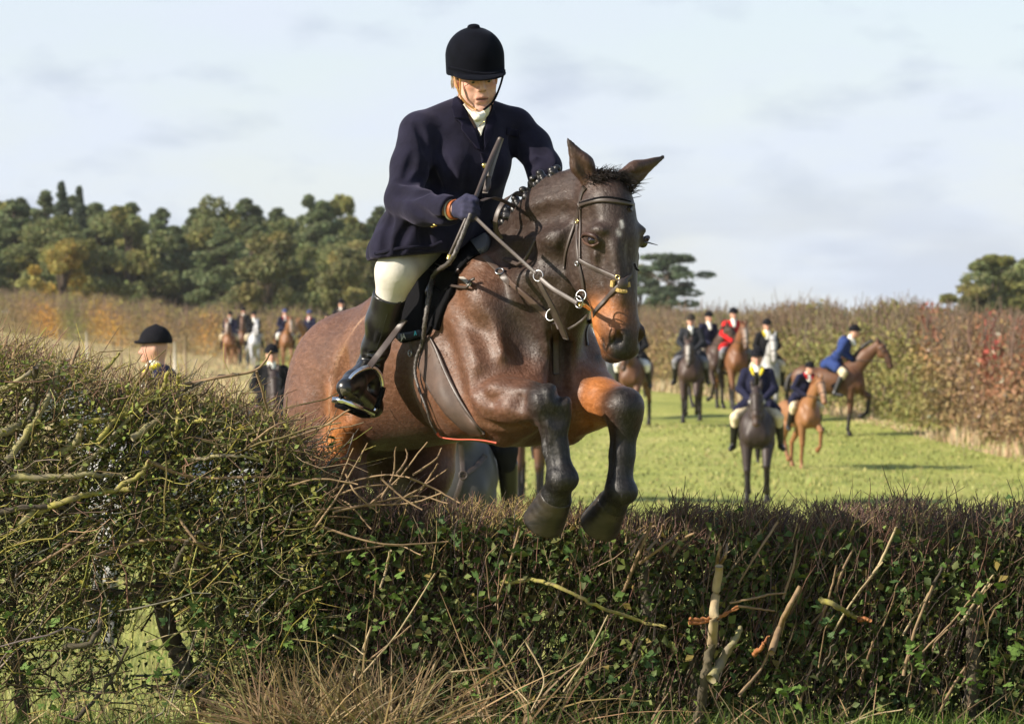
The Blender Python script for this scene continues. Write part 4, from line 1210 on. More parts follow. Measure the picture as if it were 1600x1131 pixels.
# seat, pommel, cantle
S_ = Body((-0.45, -0.34, 1.55), (0.34, 0.34, 2.10), 0.009)
S_.ell((-0.10, 0, 1.87), (0.24, 0.14, 0.05), rot_y(8), 0.03)
S_.ell((0.10, 0, 1.90), (0.06, 0.11, 0.055), None, 0.04)
S_.ell((-0.30, 0, 1.86), (0.05, 0.16, 0.075), rot_y(-30), 0.04)
for s in (-1, 1): S_.cone((-0.25, s * 0.13, 1.80), (0.10, s * 0.13, 1.82), 0.055, 0.045, 0.03)
v, q = S_.extract()
put('seat', mesh_from('seat', to_world(v), q), m_black, saddle)
put('saddle_pad', patch_on('saddle_pad', HS, [(738, 372), (722, 366), (696, 372), (650, 384), (622, 440), (596, 480), (612, 520), (630, 536), (662, 530), (672, 520), (686, 484), (704, 450), (724, 412), (744, 392)], 0.012, 0.006, 5), m_black, saddle)
put('saddle_flap', patch_on('saddle_flap', HS, [(700, 372), (672, 386), (654, 396), (640, 412), (630, 434), (620, 468), (623, 526), (642, 528), (660, 522), (663, 492), (666, 462), (684, 420), (704, 388)], 0.014, 0.022, 4), m_black, saddle)
put('knee_roll', patch_on('knee_roll', HS, [(668, 404), (682, 400), (697, 403), (700, 416), (690, 436), (678, 452), (668, 462), (666, 440), (667, 420)], 0.012, 0.026, 4), mat('oxblood_leather', (0.028, 0.012, 0.012), rough=0.4, spec=0.5), saddle)
put('welt', strap_on('welt', HS, [(698, 378), (668, 384), (652, 398), (640, 414), (629, 436), (620, 468), (622, 500), (623, 526)], 0.010, 0.004, 0.036, 30), m_strap, saddle)
put('welt', strap_on('welt', HS, [(702, 396), (694, 420), (680, 444), (668, 462), (663, 490), (661, 520)], 0.009, 0.004, 0.036, 24), m_black, saddle)
put('keeper_strap', strap_on('keeper_strap', HS, [(624, 496), (627, 482), (638, 472), (650, 470)], 0.007, 0.003, 0.038, 16), m_strap, saddle)
put('keeper_strap', strap_on('keeper_strap', HS, [(654, 496), (646, 508), (641, 519)], 0.006, 0.003, 0.038, 8), m_strap, saddle)
put('pad_trim', strap_on('pad_trim', HS, [(672, 404), (684, 401), (696, 402)], 0.016, 0.004, 0.040, 10), mat('grey_piping', (0.30, 0.28, 0.25), rough=0.7), saddle)
put('pad_edge', strap_on('pad_edge', HS, [(740, 378), (722, 408), (706, 446), (690, 480), (678, 512)], 0.05, 0.012, 0.012, 24), m_black, saddle)
for i in range(9):                                         # quilting welts on the pad
    y = 420 + i * 10; x = 708 - i * 4.2
    put('quilting', strap_on('quilting', HS, [(x - 13, y + 2), (x + 2, y - 2)], 0.008, 0.004, 0.022, 4), m_black, saddle)
put('fleece_pad', patch_on('fleece_pad', HS, [(733, 366), (742, 360), (758, 361), (770, 368), (764, 374), (752, 378), (744, 386), (736, 384)], 0.022, 0.004, 3, flat=2), mat('grey_fleece', (0.12, 0.12, 0.125), rough=0.95, bump=0.8, bscale=120), saddle)
put('brass_stud', ring_mesh('brass_stud', HS.hit(711, 403)[0] + HS.hit(711, 403)[1] * 0.04, HS.hit(711, 403)[1], 0.006, 0.005, 6, 12), m_brass, saddle)
put('dee_ring', ring_mesh('dee_ring', HS.hit(728, 384)[0] + HS.hit(728, 384)[1] * 0.02, HS.hit(728, 384)[1], 0.013, 0.003, 6, 16), m_brass, saddle)
lab = put('pad_label', patch_on('pad_label', HS, [(622, 521), (640, 519), (659, 515), (660, 525), (641, 531), (623, 533)], 0.004, 0.046, 3), mat('label_black', (0.012, 0.014, 0.02), rough=0.5), saddle)
def letters(txt, px, py, size, col, slope):
    cu = bpy.data.curves.new('lettering', 'FONT'); cu.body = txt; cu.size = size; cu.extrude = 0.0008; cu.align_x = 'CENTER'
    o = bpy.data.objects.new('lettering', cu); COL.objects.link(o)
    dg = bpy.context.evaluated_depsgraph_get(); me = bpy.data.meshes.new_from_object(o.evaluated_get(dg))
    bpy.data.objects.remove(o)
    p, n_ = HS.hit(px, py)
    n_ = (n_ - Vector((0, 0, n_.z)) * 0.6).normalized()
    x_ = Vector((0, 0, 1)).cross(n_).normalized(); x_ = (x_ + Vector((0, 0, slope))).normalized(); y_ = n_.cross(x_)
    Mx = Matrix(((x_.x, y_.x, n_.x, 0), (x_.y, y_.y, n_.y, 0), (x_.z, y_.z, n_.z, 0), (0, 0, 0, 1)))
    Mx.translation = p - ray_dir(px, py) * 0.062
    me.transform(Mx)
    return put('lettering', me, mat('print', col, rough=0.5), saddle)
letters('JA', 630, 530, 0.032, (0.95, 0.95, 0.95), 0.12)
letters('A', 649, 524, 0.026, (0.12, 0.75, 0.95), 0.15)
put('girth', patch_on('girth', HS, [(640, 534), (672, 524), (684, 552), (699, 587), (724, 635), (742, 660), (758, 679), (744, 682), (724, 671), (698, 647), (684, 628), (669, 605), (655, 573)], 0.008, 0.003, 4), m_girth, saddle)
put('girth_edge', strap_on('girth_edge', HS, [(672, 528), (684, 552), (699, 587), (724, 635), (756, 677)], 0.012, 0.004, 0.010, 24), m_strap, saddle)
put('girth_edge', strap_on('girth_edge', HS, [(642, 540), (656, 573), (670, 605), (699, 647), (728, 673)], 0.010, 0.004, 0.010, 24), m_strap, saddle)
put('girth_strap', strap_on('girth_strap', HS, [(648, 536), (655, 552), (660, 565)], 0.030, 0.004, 0.010, 8), m_girth, saddle)
put('girth_strap', strap_on('girth_strap', HS, [(662, 530), (667, 545), (672, 558)], 0.026, 0.004, 0.010, 8), m_girth, saddle)
put('buckle', ring_mesh('buckle', HS.hit(646, 552)[0] + HS.hit(646, 552)[1] * 0.016, HS.hit(646, 552)[1], 0.011, 0.003, 6, 12), m_steel, saddle)
# stirrup and its leather
stir = put('stirrup', tube_mesh('stirrup', [at(531, 622, 15.44), at(541, 600, 15.45), at(556, 582, 15.47), at(578, 573, 15.51), at(592, 582, 15.55), at(598, 602, 15.58), at(591, 628, 15.58), at(582, 647, 15.57)],
           [0.008, 0.0065, 0.008, 0.0095, 0.009, 0.008, 0.0075, 0.008], 10, 40), m_bright, saddle)
tr = (at(582, 646, 15.57) - at(530, 624, 15.44)); tx = tr.normalized(); ty = Vector((0, 0, 1)).cross(tx).normalized(); tz = tx.cross(ty)
put('tread', box_mesh('tread', (at(582, 646, 15.57) + at(530, 624, 15.44)) / 2 + ty * 0.012, (tr.length, 0.055, 0.020), [[tx[i], ty[i], tz[i]] for i in range(3)]), m_bright, stir)
put('tread_pad', box_mesh('tread_pad', (at(582, 646, 15.57) + at(530, 624, 15.44)) / 2 + ty * 0.012 - tz * 0.018, (tr.length * 0.8, 0.05, 0.012), [[tx[i], ty[i], tz[i]] for i in range(3)]), m_black, stir)
put('rubber_band', tube_mesh('rubber_band', [at(543, 597, 15.44), at(536, 612, 15.435), at(532, 622, 15.435)], 0.010, 8, 8), m_black, stir)
put('rubber_band', tube_mesh('rubber_band', [at(599, 605, 15.575), at(595, 620, 15.575), at(588, 638, 15.57)], 0.010, 8, 8), m_black, stir)
lp = [at(578, 572, 15.500), at(590, 556, 15.49), at(604, 538, 15.505), at(618, 519, 15.54), at(632, 500, 15.585)]
put('stirrup_leather', strap_mesh('stirrup_leather', lp, [Vector((-0.5, -0.85, 0.1))] * 5, 0.028, 0.004, 0.0), m_strap, saddle)
put('strap_end', strap_on('strap_end', HS, [(604, 452), (592, 480), (580, 500), (572, 512)], 0.024, 0.004, 0.012, 12), m_strap, saddle)
put('strap_end', strap_on('strap_end', HS, [(592, 494), (586, 508), (580, 516)], 0.022, 0.004, 0.014, 8), m_black, saddle)

# bridle
bridle = tag(put('bridle', None), 'dark leather bridle with crossed noseband, rings and reins on the leaping horse', 'bridle')
bridle.location = hw(0.98, 0, 2.1)
def br(name, pix, w, lift=0.003, n=24, m_=None, th=0.004): return put(name, strap_on(name, HS, pix, w, th, lift, n, 15.0), m_ or m_strap, bridle)
br('browband', [(906, 321), (915, 316), (940, 312), (965, 314), (985, 318), (998, 324)], 0.021, 0.005, 30, None, 0.007)
br('browband', [(907, 317), (940, 309), (966, 311), (998, 320)], 0.008, 0.010, 30, m_black, 0.005)
br('headpiece', [(905, 321), (908, 306), (914, 292)], 0.020)
br('cheekpiece', [(905, 324), (902, 350), (901, 380), (904, 410), (910, 436), (913, 462)], 0.015, 0.004)
br('cheekpiece', [(907, 326), (907, 352), (906, 380), (906, 404)], 0.011, 0.004)
br('throatlash', [(904, 326), (898, 350), (890, 374), (884, 396), (881, 420)], 0.010, 0.003)
br('noseband', [(904, 406), (918, 414), (940, 424), (958, 432), (972, 440)], 0.017, 0.004)
br('noseband', [(974, 442), (958, 455), (945, 470), (932, 484), (921, 503)], 0.017, 0.004)
br('noseband', [(974, 440), (981, 434), (987, 430)], 0.016, 0.004, 8)
br('noseband', [(921, 503), (915, 520), (918, 540)], 0.012, 0.002, 8)
fl = mat('tan_fleece', (0.50, 0.34, 0.12), rough=0.95, bump=0.8, bscale=150)
br('noseband_fleece', [(958, 438), (957, 448)], 0.016, 0.008, 6, fl, 0.006)
br('noseband_fleece', [(963, 452), (970, 455), (978, 455)], 0.014, 0.006, 8, fl, 0.006)
br('noseband_fleece', [(981, 441), (982, 449)], 0.012, 0.006, 6, fl, 0.006)
p, n_ = HS.hit(972, 443)
ball('noseband_disc', p + n_ * 0.008, (0.010, 0.021, 0.021), m_strap, bridle, basis(n_, (0, 0.1, 1)))
for x, y in ((966, 433), (904, 412), (905, 346)):
    p, n_ = HS.hit(x, y); put('buckle', ring_mesh('buckle', p + n_ * 0.010, n_, 0.008, 0.0022, 6, 12), m_brass if y > 420 or y < 350 else m_steel, bridle)
bit_c = HS.hit(913, 470)[0]; vn = Vector((-0.75, -0.65, 0.1)).normalized()
put('bit_ring', ring_mesh('bit_ring', at(908, 462, 14.92), Vector((-0.5, -0.85, 0.2)), 0.020, 0.0027, 8, 24), m_steel, bridle)
put('bit_ring', ring_mesh('bit_ring', at(904, 472, 14.92), Vector((-0.75, -0.65, -0.2)), 0.022, 0.0027, 8, 24), m_steel, bridle)
put('bit_mouthpiece', tube_mesh('bit_mouthpiece', [at(906, 476, 14.92), at(913, 477, 14.94), at(922, 484, 14.99)], [0.009, 0.008, 0.006], 8, 8), m_brass, bridle)
put('flash_strap', strap_mesh('flash_strap', [at(918, 492, 14.93), at(912, 502, 14.92), at(900, 511, 14.93), at(888, 514, 14.96)], [Vector((-0.6, -0.8, -0.3))] * 4, 0.009, 0.003, 0), m_strap, bridle)
put('strap_end', tube_mesh('strap_end', [at(991, 412, 15.0), at(994, 420, 15.0), at(999, 423, 15.0)], [0.005, 0.005, 0.003], 6, 8), m_black, bridle)
# reins, in the air between hand and bit
def rein(pts, w, vn=(-0.55, -0.8, 0.2), th=0.003):
    pp = smooth_path(pts, 28)
    return put('rein', strap_mesh('rein', [Vector(p) for p in pp], [Vector(vn)] * len(pp), w, th, 0), m_strap, bridle)
rein([at(743, 340, 15.16), at(772, 368, 15.12), at(805, 398, 15.08), at(838, 428, 15.03)], 0.014)
rein([at(843, 434, 15.02), at(862, 450, 14.98), at(882, 462, 14.95), at(902, 474, 14.92)], 0.017)
rein([at(752, 314, 15.20), at(768, 309, 15.24), at(786, 314, 15.34), at(804, 323, 15.50)], 0.014)
rein([at(816, 304, 15.62), at(804, 302, 15.50), at(792, 310, 15.42), at(780, 326, 15.40), at(774, 346, 15.40), at(776, 362, 15.42), at(784, 374, 15.44)], 0.022)
# breastplate
bp_ = tag(put('breastplate', None), 'brown leather breastplate strap with buckle running from the saddle across the horse\'s chest', 'breastplate')
bp_.location = hw(0.5, -0.2, 1.6)
def bs(name, pix, w, lift=0.004, n=24, m_=None, th=0.004): return put(name, strap_on(name, HS, pix, w, th, lift, n, 15.2), m_ or m_strap, bp_)
bs('shoulder_strap', [(742, 386), (760, 404), (783, 427), (805, 448), (830, 470), (854, 492)], 0.024, 0.004, 30, m_girth)
bs('shoulder_strap', [(738, 382), (746, 372), (752, 366)], 0.014)
p, n_ = HS.hit(781, 427)
put('buckle', ring_mesh('buckle', p + n_ * 0.010, n_, 0.016, 0.0035, 6, 14), m_steel, bp_)
bs('strap_end', [(784, 430), (790, 436), (797, 443)], 0.027, 0.012, 8)
put('breast_ring', ring_mesh('breast_ring', at(861, 492, 15.10), Vector((-0.6, -0.75, 0.2)), 0.022, 0.003, 8, 24), m_steel, bp_)
put('martingale_ring', ring_mesh('martingale_ring', at(841, 431, 15.03), Vector((-0.5, -0.85, 0.1)), 0.020, 0.0026, 8, 24), m_steel, bp_)
ms = [at(841, 437, 15.03), at(850, 456, 15.03), at(862, 478, 15.04), at(872, 500, 15.06), at(880, 520, 15.09), at(884, 530, 15.11)]
put('martingale_strap', strap_mesh('martingale_strap', [Vector(p) for p in smooth_path(ms, 20)], [Vector((-0.6, -0.8, 0.1))] * len(smooth_path(ms, 20)), [0.018, 0.020, 0.028, 0.026], 0.004, 0), m_strap, bp_)
put('martingale_strap', strap_mesh('martingale_strap', [at(862, 484, 15.08), at(868, 500, 15.08), at(874, 514, 15.09)], [Vector((-0.6, -0.8, 0.1))] * 3, 0.016, 0.004, 0), m_strap, bp_)
bs('chest_strap', [(866, 505), (868, 535), (868, 560), (869, 585)], 0.026)
# hunting whip held in the right hand
whip = tag(put('hunting_whip', None), 'hunting whip with plaited thong and red lash held in the rider\'s right hand', 'whip')
whip.location = at(735, 325, 15.2)
put('handle', tube_mesh('handle', [at(782, 217, 15.42), at(766, 252, 15.36), at(748, 296, 15.26), at(738, 320, 15.20), at(716, 370, 15.20), at(702, 400, 15.22)], [0.011, 0.010, 0.0085, 0.008, 0.0075, 0.006], 8, 30), m_strap, whip)
put('hook', strap_mesh('hook', [at(783, 216, 15.42), at(778, 232, 15.40), at(768, 258, 15.36), at(760, 284, 15.33), at(758, 302, 15.30)], [Vector((-0.3, -0.95, 0))] * 5, 0.022, 0.004, 0), mat('grey_leather', (0.16, 0.14, 0.125), rough=0.5), whip)
put('keeper', tube_mesh('keeper', [at(763, 276, 15.32), at(762, 292, 15.31), at(757, 300, 15.30)], [0.010, 0.012, 0.008], 8, 8), m_strap, whip)
put('collar', tube_mesh('collar', [at(703, 398, 15.215), at(701, 406, 15.215)], 0.010, 8, 4), m_brass, whip)
th_p = [at(737, 330, 15.19), at(720, 374, 15.17), at(704, 408, 15.18)]
for x, y in ((694, 440), (688, 470), (680, 505), (668, 535), (659, 560), (657, 585), (664, 610), (674, 634), (680, 655), (688, 672)):
    p, n_ = HS.hit(x, y); th_p.append(p + n_ * (0.05 if y < 530 else 0.022))
pp = smooth_path(th_p, 96)
rad = np.interp(np.linspace(0, 1, len(pp)), [0, .35, .7, 1], [0.0085, 0.0095, 0.006, 0.0035]) * (1 + 0.16 * np.sin(np.arange(len(pp)) * 2.3))
v, q, _ = tubes(pp[None], rad[None], 8)
put('thong', mesh_from('thong', v, q), mat('plaited_thong_leather', (0.11, 0.095, 0.085), rough=0.5, spec=0.5, bump=0.8, bscale=90, bdist=0.004, col2=(0.03, 0.025, 0.022), vscale=120), whip)
lsh = [HS.hit(x, y)[0] + HS.hit(x, y)[1] * 0.02 for x, y in ((688, 671), (694, 677), (715, 679), (740, 679), (760, 682), (778, 686))]
put('lash', tube_mesh('lash', lsh, [0.006, 0.003, 0.0028, 0.0028, 0.004], 6, 30), mat('red_lash_cord', (0.52, 0.10, 0.06), rough=0.8), whip)
# ------------------------------------------------------------------ the rest of the field: horses and riders
def field_horse(pose, h=0.017):
    """one horse standing on z = 0, facing +x; masks: red = black points, green = white marking, blue = muzzle"""
    N = (0, 0, 0); K = (1, 0, 0); M = (0.35, 0, 1); Wt = (0, 1, 0)
    B_ = Body((-1.35, -0.62, -0.03), (1.55, 0.62, 2.30), h)
    B_.ell((-0.06, 0, 1.19), (0.62, 0.30, 0.31), rot_y(-2), 0.05, N)
    B_.ell((0.34, 0, 1.20), (0.30, 0.25, 0.32), None, 0.08, N)
    B_.ell((0.28, 0, 1.46), (0.30, 0.10, 0.12), None, 0.08, N)
    B_.ell((0.52, 0, 1.12), (0.15, 0.20, 0.22), None, 0.06, N)
    for s in (-1, 1):
        B_.ell((-0.60, s * 0.13, 1.24), (0.31, 0.16, 0.27), None, 0.07, N)
        B_.ell((0.56, s * 0.11, 1.08), (0.10, 0.09, 0.12), None, 0.04, N)
        B_.ell((0.36, s * 0.17, 1.15), (0.18, 0.09, 0.26), rot_y(-15), 0.06, N)
    hx, hz, hy = pose['poll']; mx_, mz, my = pose['muzzle']
    po = Vector((hx, hy, hz)); mu = Vector((mx_, my, mz))
    mid = Vector(((0.42 + hx) / 2 - 0.01, hy * 0.4, (1.42 + hz) / 2 + 0.015))
    B_.cone((0.38, 0, 1.38), mid, 0.215, 0.150, 0.08, N, ((0, 1, 0), 0.62))
    B_.cone(mid, po - Vector((0.03, 0, 0.03)), 0.150, 0.100, 0.05, N, ((0, 1, 0), 0.66))
    ax = (mu - po)
    hdn = ax.normalized()
    sd = Vector((-math.sin(pose.get('turn', 0)), math.cos(pose.get('turn', 0)), 0))
    fr = sd.cross(hdn).normalized()
    if fr.x < 0: fr = -fr
    B_.ell(po + ax * 0.16, (0.085, 0.082, 0.10), None, 0.03, N)
    B_.cone(po + ax * 0.22 + fr * 0.01, po + ax * 0.72 + fr * 0.03, 0.095, 0.062, 0.03, N, (sd, 0.95))
    B_.ell(po + ax * 0.36 - fr * 0.055, (0.085, 0.075, 0.11), None, 0.03, N)
    B_.cone(po + ax * 0.70, mu - ax * 0.06, 0.066, 0.062, 0.03, M)
    B_.ell(mu - ax * 0.02, (0.055, 0.06, 0.05), None, 0.02, M)
    for s in (-1, 1):
        e = po + sd * s * 0.055 - ax * 0.02
        B_.cone(e, e - hdn * 0.09 + sd * s * 0.012 + fr * 0.02, 0.034, 0.030, 0.015, N, (fr, 0.7))
        B_.cone(e - hdn * 0.09 + sd * s * 0.012 + fr * 0.02, e - hdn * 0.175 + sd * s * 0.02 + fr * 0.02, 0.030, 0.008, 0.012, (0.6, 0, 0), (fr, 0.7))
        B_.ell(po + ax * 0.34 + sd * s * 0.086 + fr * 0.03, (0.022, 0.022, 0.022), None, 0.012, K)
        B_.ell(mu - ax * 0.07 + sd * s * 0.050 + fr * 0.055, (0.018, 0.018, 0.022), None, 0.01, K, True)
    bl = pose.get('blaze', 0.02)
    B_.prims.append((p_cone(po + ax * 0.22 + fr * 0.12, po + ax * 0.85 + fr * 0.10, 0.035, 0.022)[0], Wt))
    for s, key in ((1, 'lf'), (-1, 'rf'), (1, 'lh'), (-1, 'rh')):
        j = [Vector((x, y * s, z)) for x, y, z in pose[key]]
        if key[1] == 'f':
            B_.cone(j[0], j[1], 0.105, 0.058, 0.05, N)
            B_.ell(j[1], (0.056, 0.054, 0.062), None, 0.02, (0.7, 0, 0))
            B_.cone(j[1], j[2], 0.047, 0.038, 0.02, K)
        else:
            B_.cone(Vector((-0.58, 0.14 * s, 1.20)), j[0], 0.20, 0.13, 0.06, N, ((0, 1, 0), 0.75))
            B_.cone(j[0], j[1], 0.115, 0.056, 0.05, N, ((0, 1, 0), 0.8))
            B_.ell(j[1], (0.055, 0.045, 0.062), None, 0.02, (0.7, 0, 0))
            B_.cone(j[1], j[2], 0.048, 0.040, 0.02, K)
        B_.ell(j[2], (0.046, 0.044, 0.046), None, 0.015, K)
        B_.cone(j[2], j[3], 0.036, 0.044, 0.015, K)
        d = (j[3] - j[2]).normalized()
        B_.cone(j[3], j[3] + d * 0.045, 0.050, 0.062, 0.01, K)
    v, q = B_.extract()
    return mesh_from('field_horse', v, q, True, B_.colours(v, 0.02)), po, mu, (v, q)

F0 = [(0.40, 0.16, 1.02), (0.45, 0.15, 0.55), (0.43, 0.15, 0.16), (0.47, 0.15, 0.06)]
H0 = [(-0.44, 0.18, 0.95), (-0.74, 0.15, 0.56), (-0.68, 0.15, 0.16), (-0.62, 0.15, 0.06)]
sh = lambda j, d: [(x + d * (0 if i == 0 else (0.55, 0.9, 1.0)[i - 1]), y, z) for i, (x, y, z) in enumerate(j)]
LF = [(0.42, 0.16, 1.04), (0.74, 0.15, 0.84), (0.70, 0.15, 0.50), (0.60, 0.15, 0.44)]           # lifted knee
LG = [(0.40, 0.16, 1.02), (0.62, 0.15, 0.62), (0.50, 0.15, 0.28), (0.38, 0.15, 0.24)]
LH = [(-0.40, 0.18, 0.95), (-0.62, 0.15, 0.64), (-0.46, 0.15, 0.30), (-0.38, 0.15, 0.22)]
POSES = {
    'walk': dict(poll=(0.94, 2.00, 0), muzzle=(1.14, 1.46, 0), lf=F0, rf=sh(F0, 0.16), lh=sh(H0, 0.12), rh=sh(H0, -0.10)),
    'trot': dict(poll=(0.92, 2.04, 0), muzzle=(1.12, 1.50, 0), lf=LG, rf=sh(F0, 0.06), lh=sh(H0, -0.16), rh=LH),
    'canter': dict(poll=(1.00, 1.97, 0), muzzle=(1.26, 1.47, 0), lf=LF, rf=sh(F0, -0.10), lh=sh(H0, -0.22), rh=LH),
    'leap': dict(poll=(0.98, 2.02, 0), muzzle=(1.20, 1.50, 0), rf=LF, lf=sh(F0, -0.06), lh=LH, rh=sh(H0, -0.2)),
    'low': dict(poll=(1.03, 1.80, 0), muzzle=(1.20, 1.27, 0), lf=LG, rf=sh(F0, 0.06), lh=sh(H0, -0.16), rh=LH),
    'turned': dict(poll=(0.90, 2.03, 0.10), muzzle=(1.10, 1.55, 0.28), turn=0.7, lf=sh(F0, 0.1), rf=LG, lh=H0, rh=sh(H0, 0.2)),
}
HMESH = {k: field_horse(p) for k, p in POSES.items()}

def field_rider(lean):
    """rider in the horse's frame, seat at z = 1.50"""
    sk = (0.56, 0.31, 0.22); h = 0.015
    px = lambda x, z: (0.02 + x + lean * (z - 1.55) * 0.75, z - lean * max(0, z - 1.9) * 0.22)
    def V(x, y, z): a, b_ = px(x, z) if z > 1.55 else (x, z); return (a, y, b_)
    hc = Vector(V(0.03, 0, 2.28))
    P = Body((-0.5, -0.62, 0.55), (0.95, 0.62, 2.62), h)
    P.ell(V(0, 0, 1.86), (0.12, 0.165, 0.26), None, 0.04, sk)
    P.ell(V(-0.04, 0, 1.60), (0.14, 0.17, 0.13), None, 0.05, sk)
    P.cone(V(0, 0, 2.04), hc - Vector((0.01, 0, 0.06)), 0.060, 0.055, 0.03, sk)
    P.ell(hc, (0.098, 0.078, 0.120), None, 0.02, sk)
    P.ell(hc + Vector((0.075, 0, -0.085)), (0.03, 0.032, 0.028), None, 0.02, sk)
    P.cone(hc + Vector((0.09, 0, 0.0)), hc + Vector((0.112, 0, -0.035)), 0.010, 0.014, 0.01, (0.52, 0.24, 0.17))
    P.cone(hc + Vector((0.09, -0.02, -0.062)), hc + Vector((0.09, 0.02, -0.062)), 0.007, 0.007, 0.006, (0.40, 0.13, 0.11))
    for s in (-1, 1):
        P.ell(hc + Vector((0.093, s * 0.032, 0.010)), (0.012, 0.014, 0.010), None, 0.008, (0.10, 0.06, 0.05), True)
        P.ell(hc + Vector((0, s * 0.078, -0.01)), (0.02, 0.01, 0.03), None, 0.01, sk)
    arms = {}
    for s in (-1, 1):
        sh_, el, wr = V(0, s * 0.19, 2.05), V(0.03, s * 0.27, 1.80), (0.30 + lean * 0.16, s * 0.09, 1.62 + lean * 0.02)
        arms[s] = (sh_, el, wr)
        P.chain([sh_, el, wr], [0.05, 0.042, 0.03], 0.02, sk)
        P.cone(wr, (wr[0] + 0.07, wr[1] * 0.9, wr[2] - 0.02), 0.035, 0.036, 0.015, sk)
        for k in range(4): P.cone((wr[0] + 0.06, wr[1], wr[2] + 0.02 - 0.014 * k), (wr[0] + 0.10, wr[1] * 0.8, wr[2] + 0.012 - 0.014 * k), 0.011, 0.010, 0.006, sk)
        P.chain([(-0.03, s * 0.12, 1.55), (0.30, s * 0.335, 1.36), (0.10, s * 0.37, 0.92)], [0.09, 0.06, 0.04], 0.03, sk)
        P.cone((0.10, s * 0.37, 0.92), (0.26, s * 0.40, 0.86), 0.035, 0.03, 0.02, sk)
    v, q = P.extract(); out = {'person': mesh_from('rider', v, q, True, P.colours(v, 0.012))}
    C_ = Body((-0.55, -0.62, 1.25), (0.95, 0.62, 2.25), h)
    C_.ell(V(0, 0, 1.90), (0.145, 0.195, 0.25), None, 0.05)
    C_.ell(V(-0.01, 0, 1.68), (0.14, 0.165, 0.16), None, 0.06)
    C_.cone(V(0, -0.18, 2.06), V(0, 0.18, 2.06), 0.068, 0.068, 0.04)
    for s in (-1, 1):
        C_.chain([arms[s][0], arms[s][1], arms[s][2]], [0.075, 0.066, 0.050], 0.03)
        C_.cone((-0.05, s * 0.10, 1.58), (0.14, s * 0.27, 1.46), 0.14, 0.11, 0.05)
    C_.ell((-0.14, 0, 1.52), (0.16, 0.24, 0.13), None, 0.05)
    C_.plane((0, 0, 1.385), (-0.25, 0, -1), 0.01)
    C_.cone(hc, V(0.06, 0, 2.02), 0.075, 0.04, 0.02, None, None, True)
    v, q = C_.extract(); out['coat'] = mesh_from('rider_coat', v, q)
    C_ = Body((-0.4, -0.55, 0.95), (0.6, 0.55, 1.75), h)
    for s in (-1, 1):
        C_.cone((-0.03, s * 0.11, 1.55), (0.30, s * 0.335, 1.36), 0.115, 0.082, 0.04)
        C_.cone((0.30, s * 0.335, 1.36), (0.255, s * 0.345, 1.25), 0.080, 0.066, 0.02)
    v, q = C_.extract(); out['breeches'] = mesh_from('rider_breeches', v, q)
    for s in (-1, 1):
        C_ = Body((-0.1, s * 0.37 - 0.2, 0.68), (0.50, s * 0.37 + 0.2, 1.36), h)
        C_.add(clip_prim(p_cone((0.29, s * 0.34, 1.36), (0.10, s * 0.37, 0.92), 0.078, 0.05), (0.27, s * .34, 1.28), (0.3, 0, 1)), 0.02)
        C_.cone((0.09, s * 0.37, 0.90), (0.28, s * 0.41, 0.87), 0.048, 0.040, 0.03)
        v, q = C_.extract(); out['boot%d' % s] = mesh_from('rider_boot', v, q)
        g_ = Body(np.array(arms[s][2]) - 0.12, np.array(arms[s][2]) + 0.18, 0.012)
        wr = arms[s][2]
        g_.cone(wr, (wr[0] + 0.07, wr[1] * 0.9, wr[2] - 0.02), 0.042, 0.042, 0.015)
        for k in range(4): g_.cone((wr[0] + 0.06, wr[1], wr[2] + 0.02 - 0.014 * k), (wr[0] + 0.105, wr[1] * 0.8, wr[2] + 0.012 - 0.014 * k), 0.016, 0.014, 0.004)
        v, q = g_.extract(); out['glove%d' % s] = mesh_from('rider_glove', v, q)
    T = Body(np.array(hc) - 0.2, np.array(hc) + 0.24, 0.012)
    T.add(clip_prim(p_ell(hc + Vector((-0.01, 0, 0.045)), (0.128, 0.112, 0.130)), hc + Vector((0, 0, 0.035)), (0, 0, -1)), 0.012)
    T.add(clip_prim(p_ell(hc + Vector((0.08, 0, 0.045)), (0.085, 0.095, 0.014)), hc + Vector((0.02, 0, 0)), (-1, 0, 0)), 0.012)
    T.ell(hc + Vector((-0.01, 0, 0.172)), (0.022, 0.022, 0.012), None, 0.006)
    v, q = T.extract(); out['hat'] = mesh_from('rider_hat', v, q)
    nb = Vector(V(0.07, 0, 2.10))
    T = Body(np.array(nb) - 0.2, np.array(nb) + 0.2, 0.012)
    T.cone(nb + Vector((-0.03, 0, 0.05)), nb + Vector((0.045, 0, -0.10)), 0.066, 0.045, 0.02)
    v, q = T.extract(); out['stock'] = mesh_from('rider_stock', v, q)
    T = Body(np.array(nb) - 0.25, np.array(nb) + 0.25, 0.012)
    for s in (-1, 1): T.chain([nb + Vector((-0.05, s * 0.075, 0.045)), nb + Vector((0.03, s * 0.085, 0.01)), nb + Vector((0.070, s * 0.055, -0.07))], [0.022, 0.026, 0.018], 0.01)
    v, q = T.extract(); out['collar'] = mesh_from('rider_collar', v, q)
    return out
RMESH = {'upright': field_rider(0.12), 'forward': field_rider(0.75)}

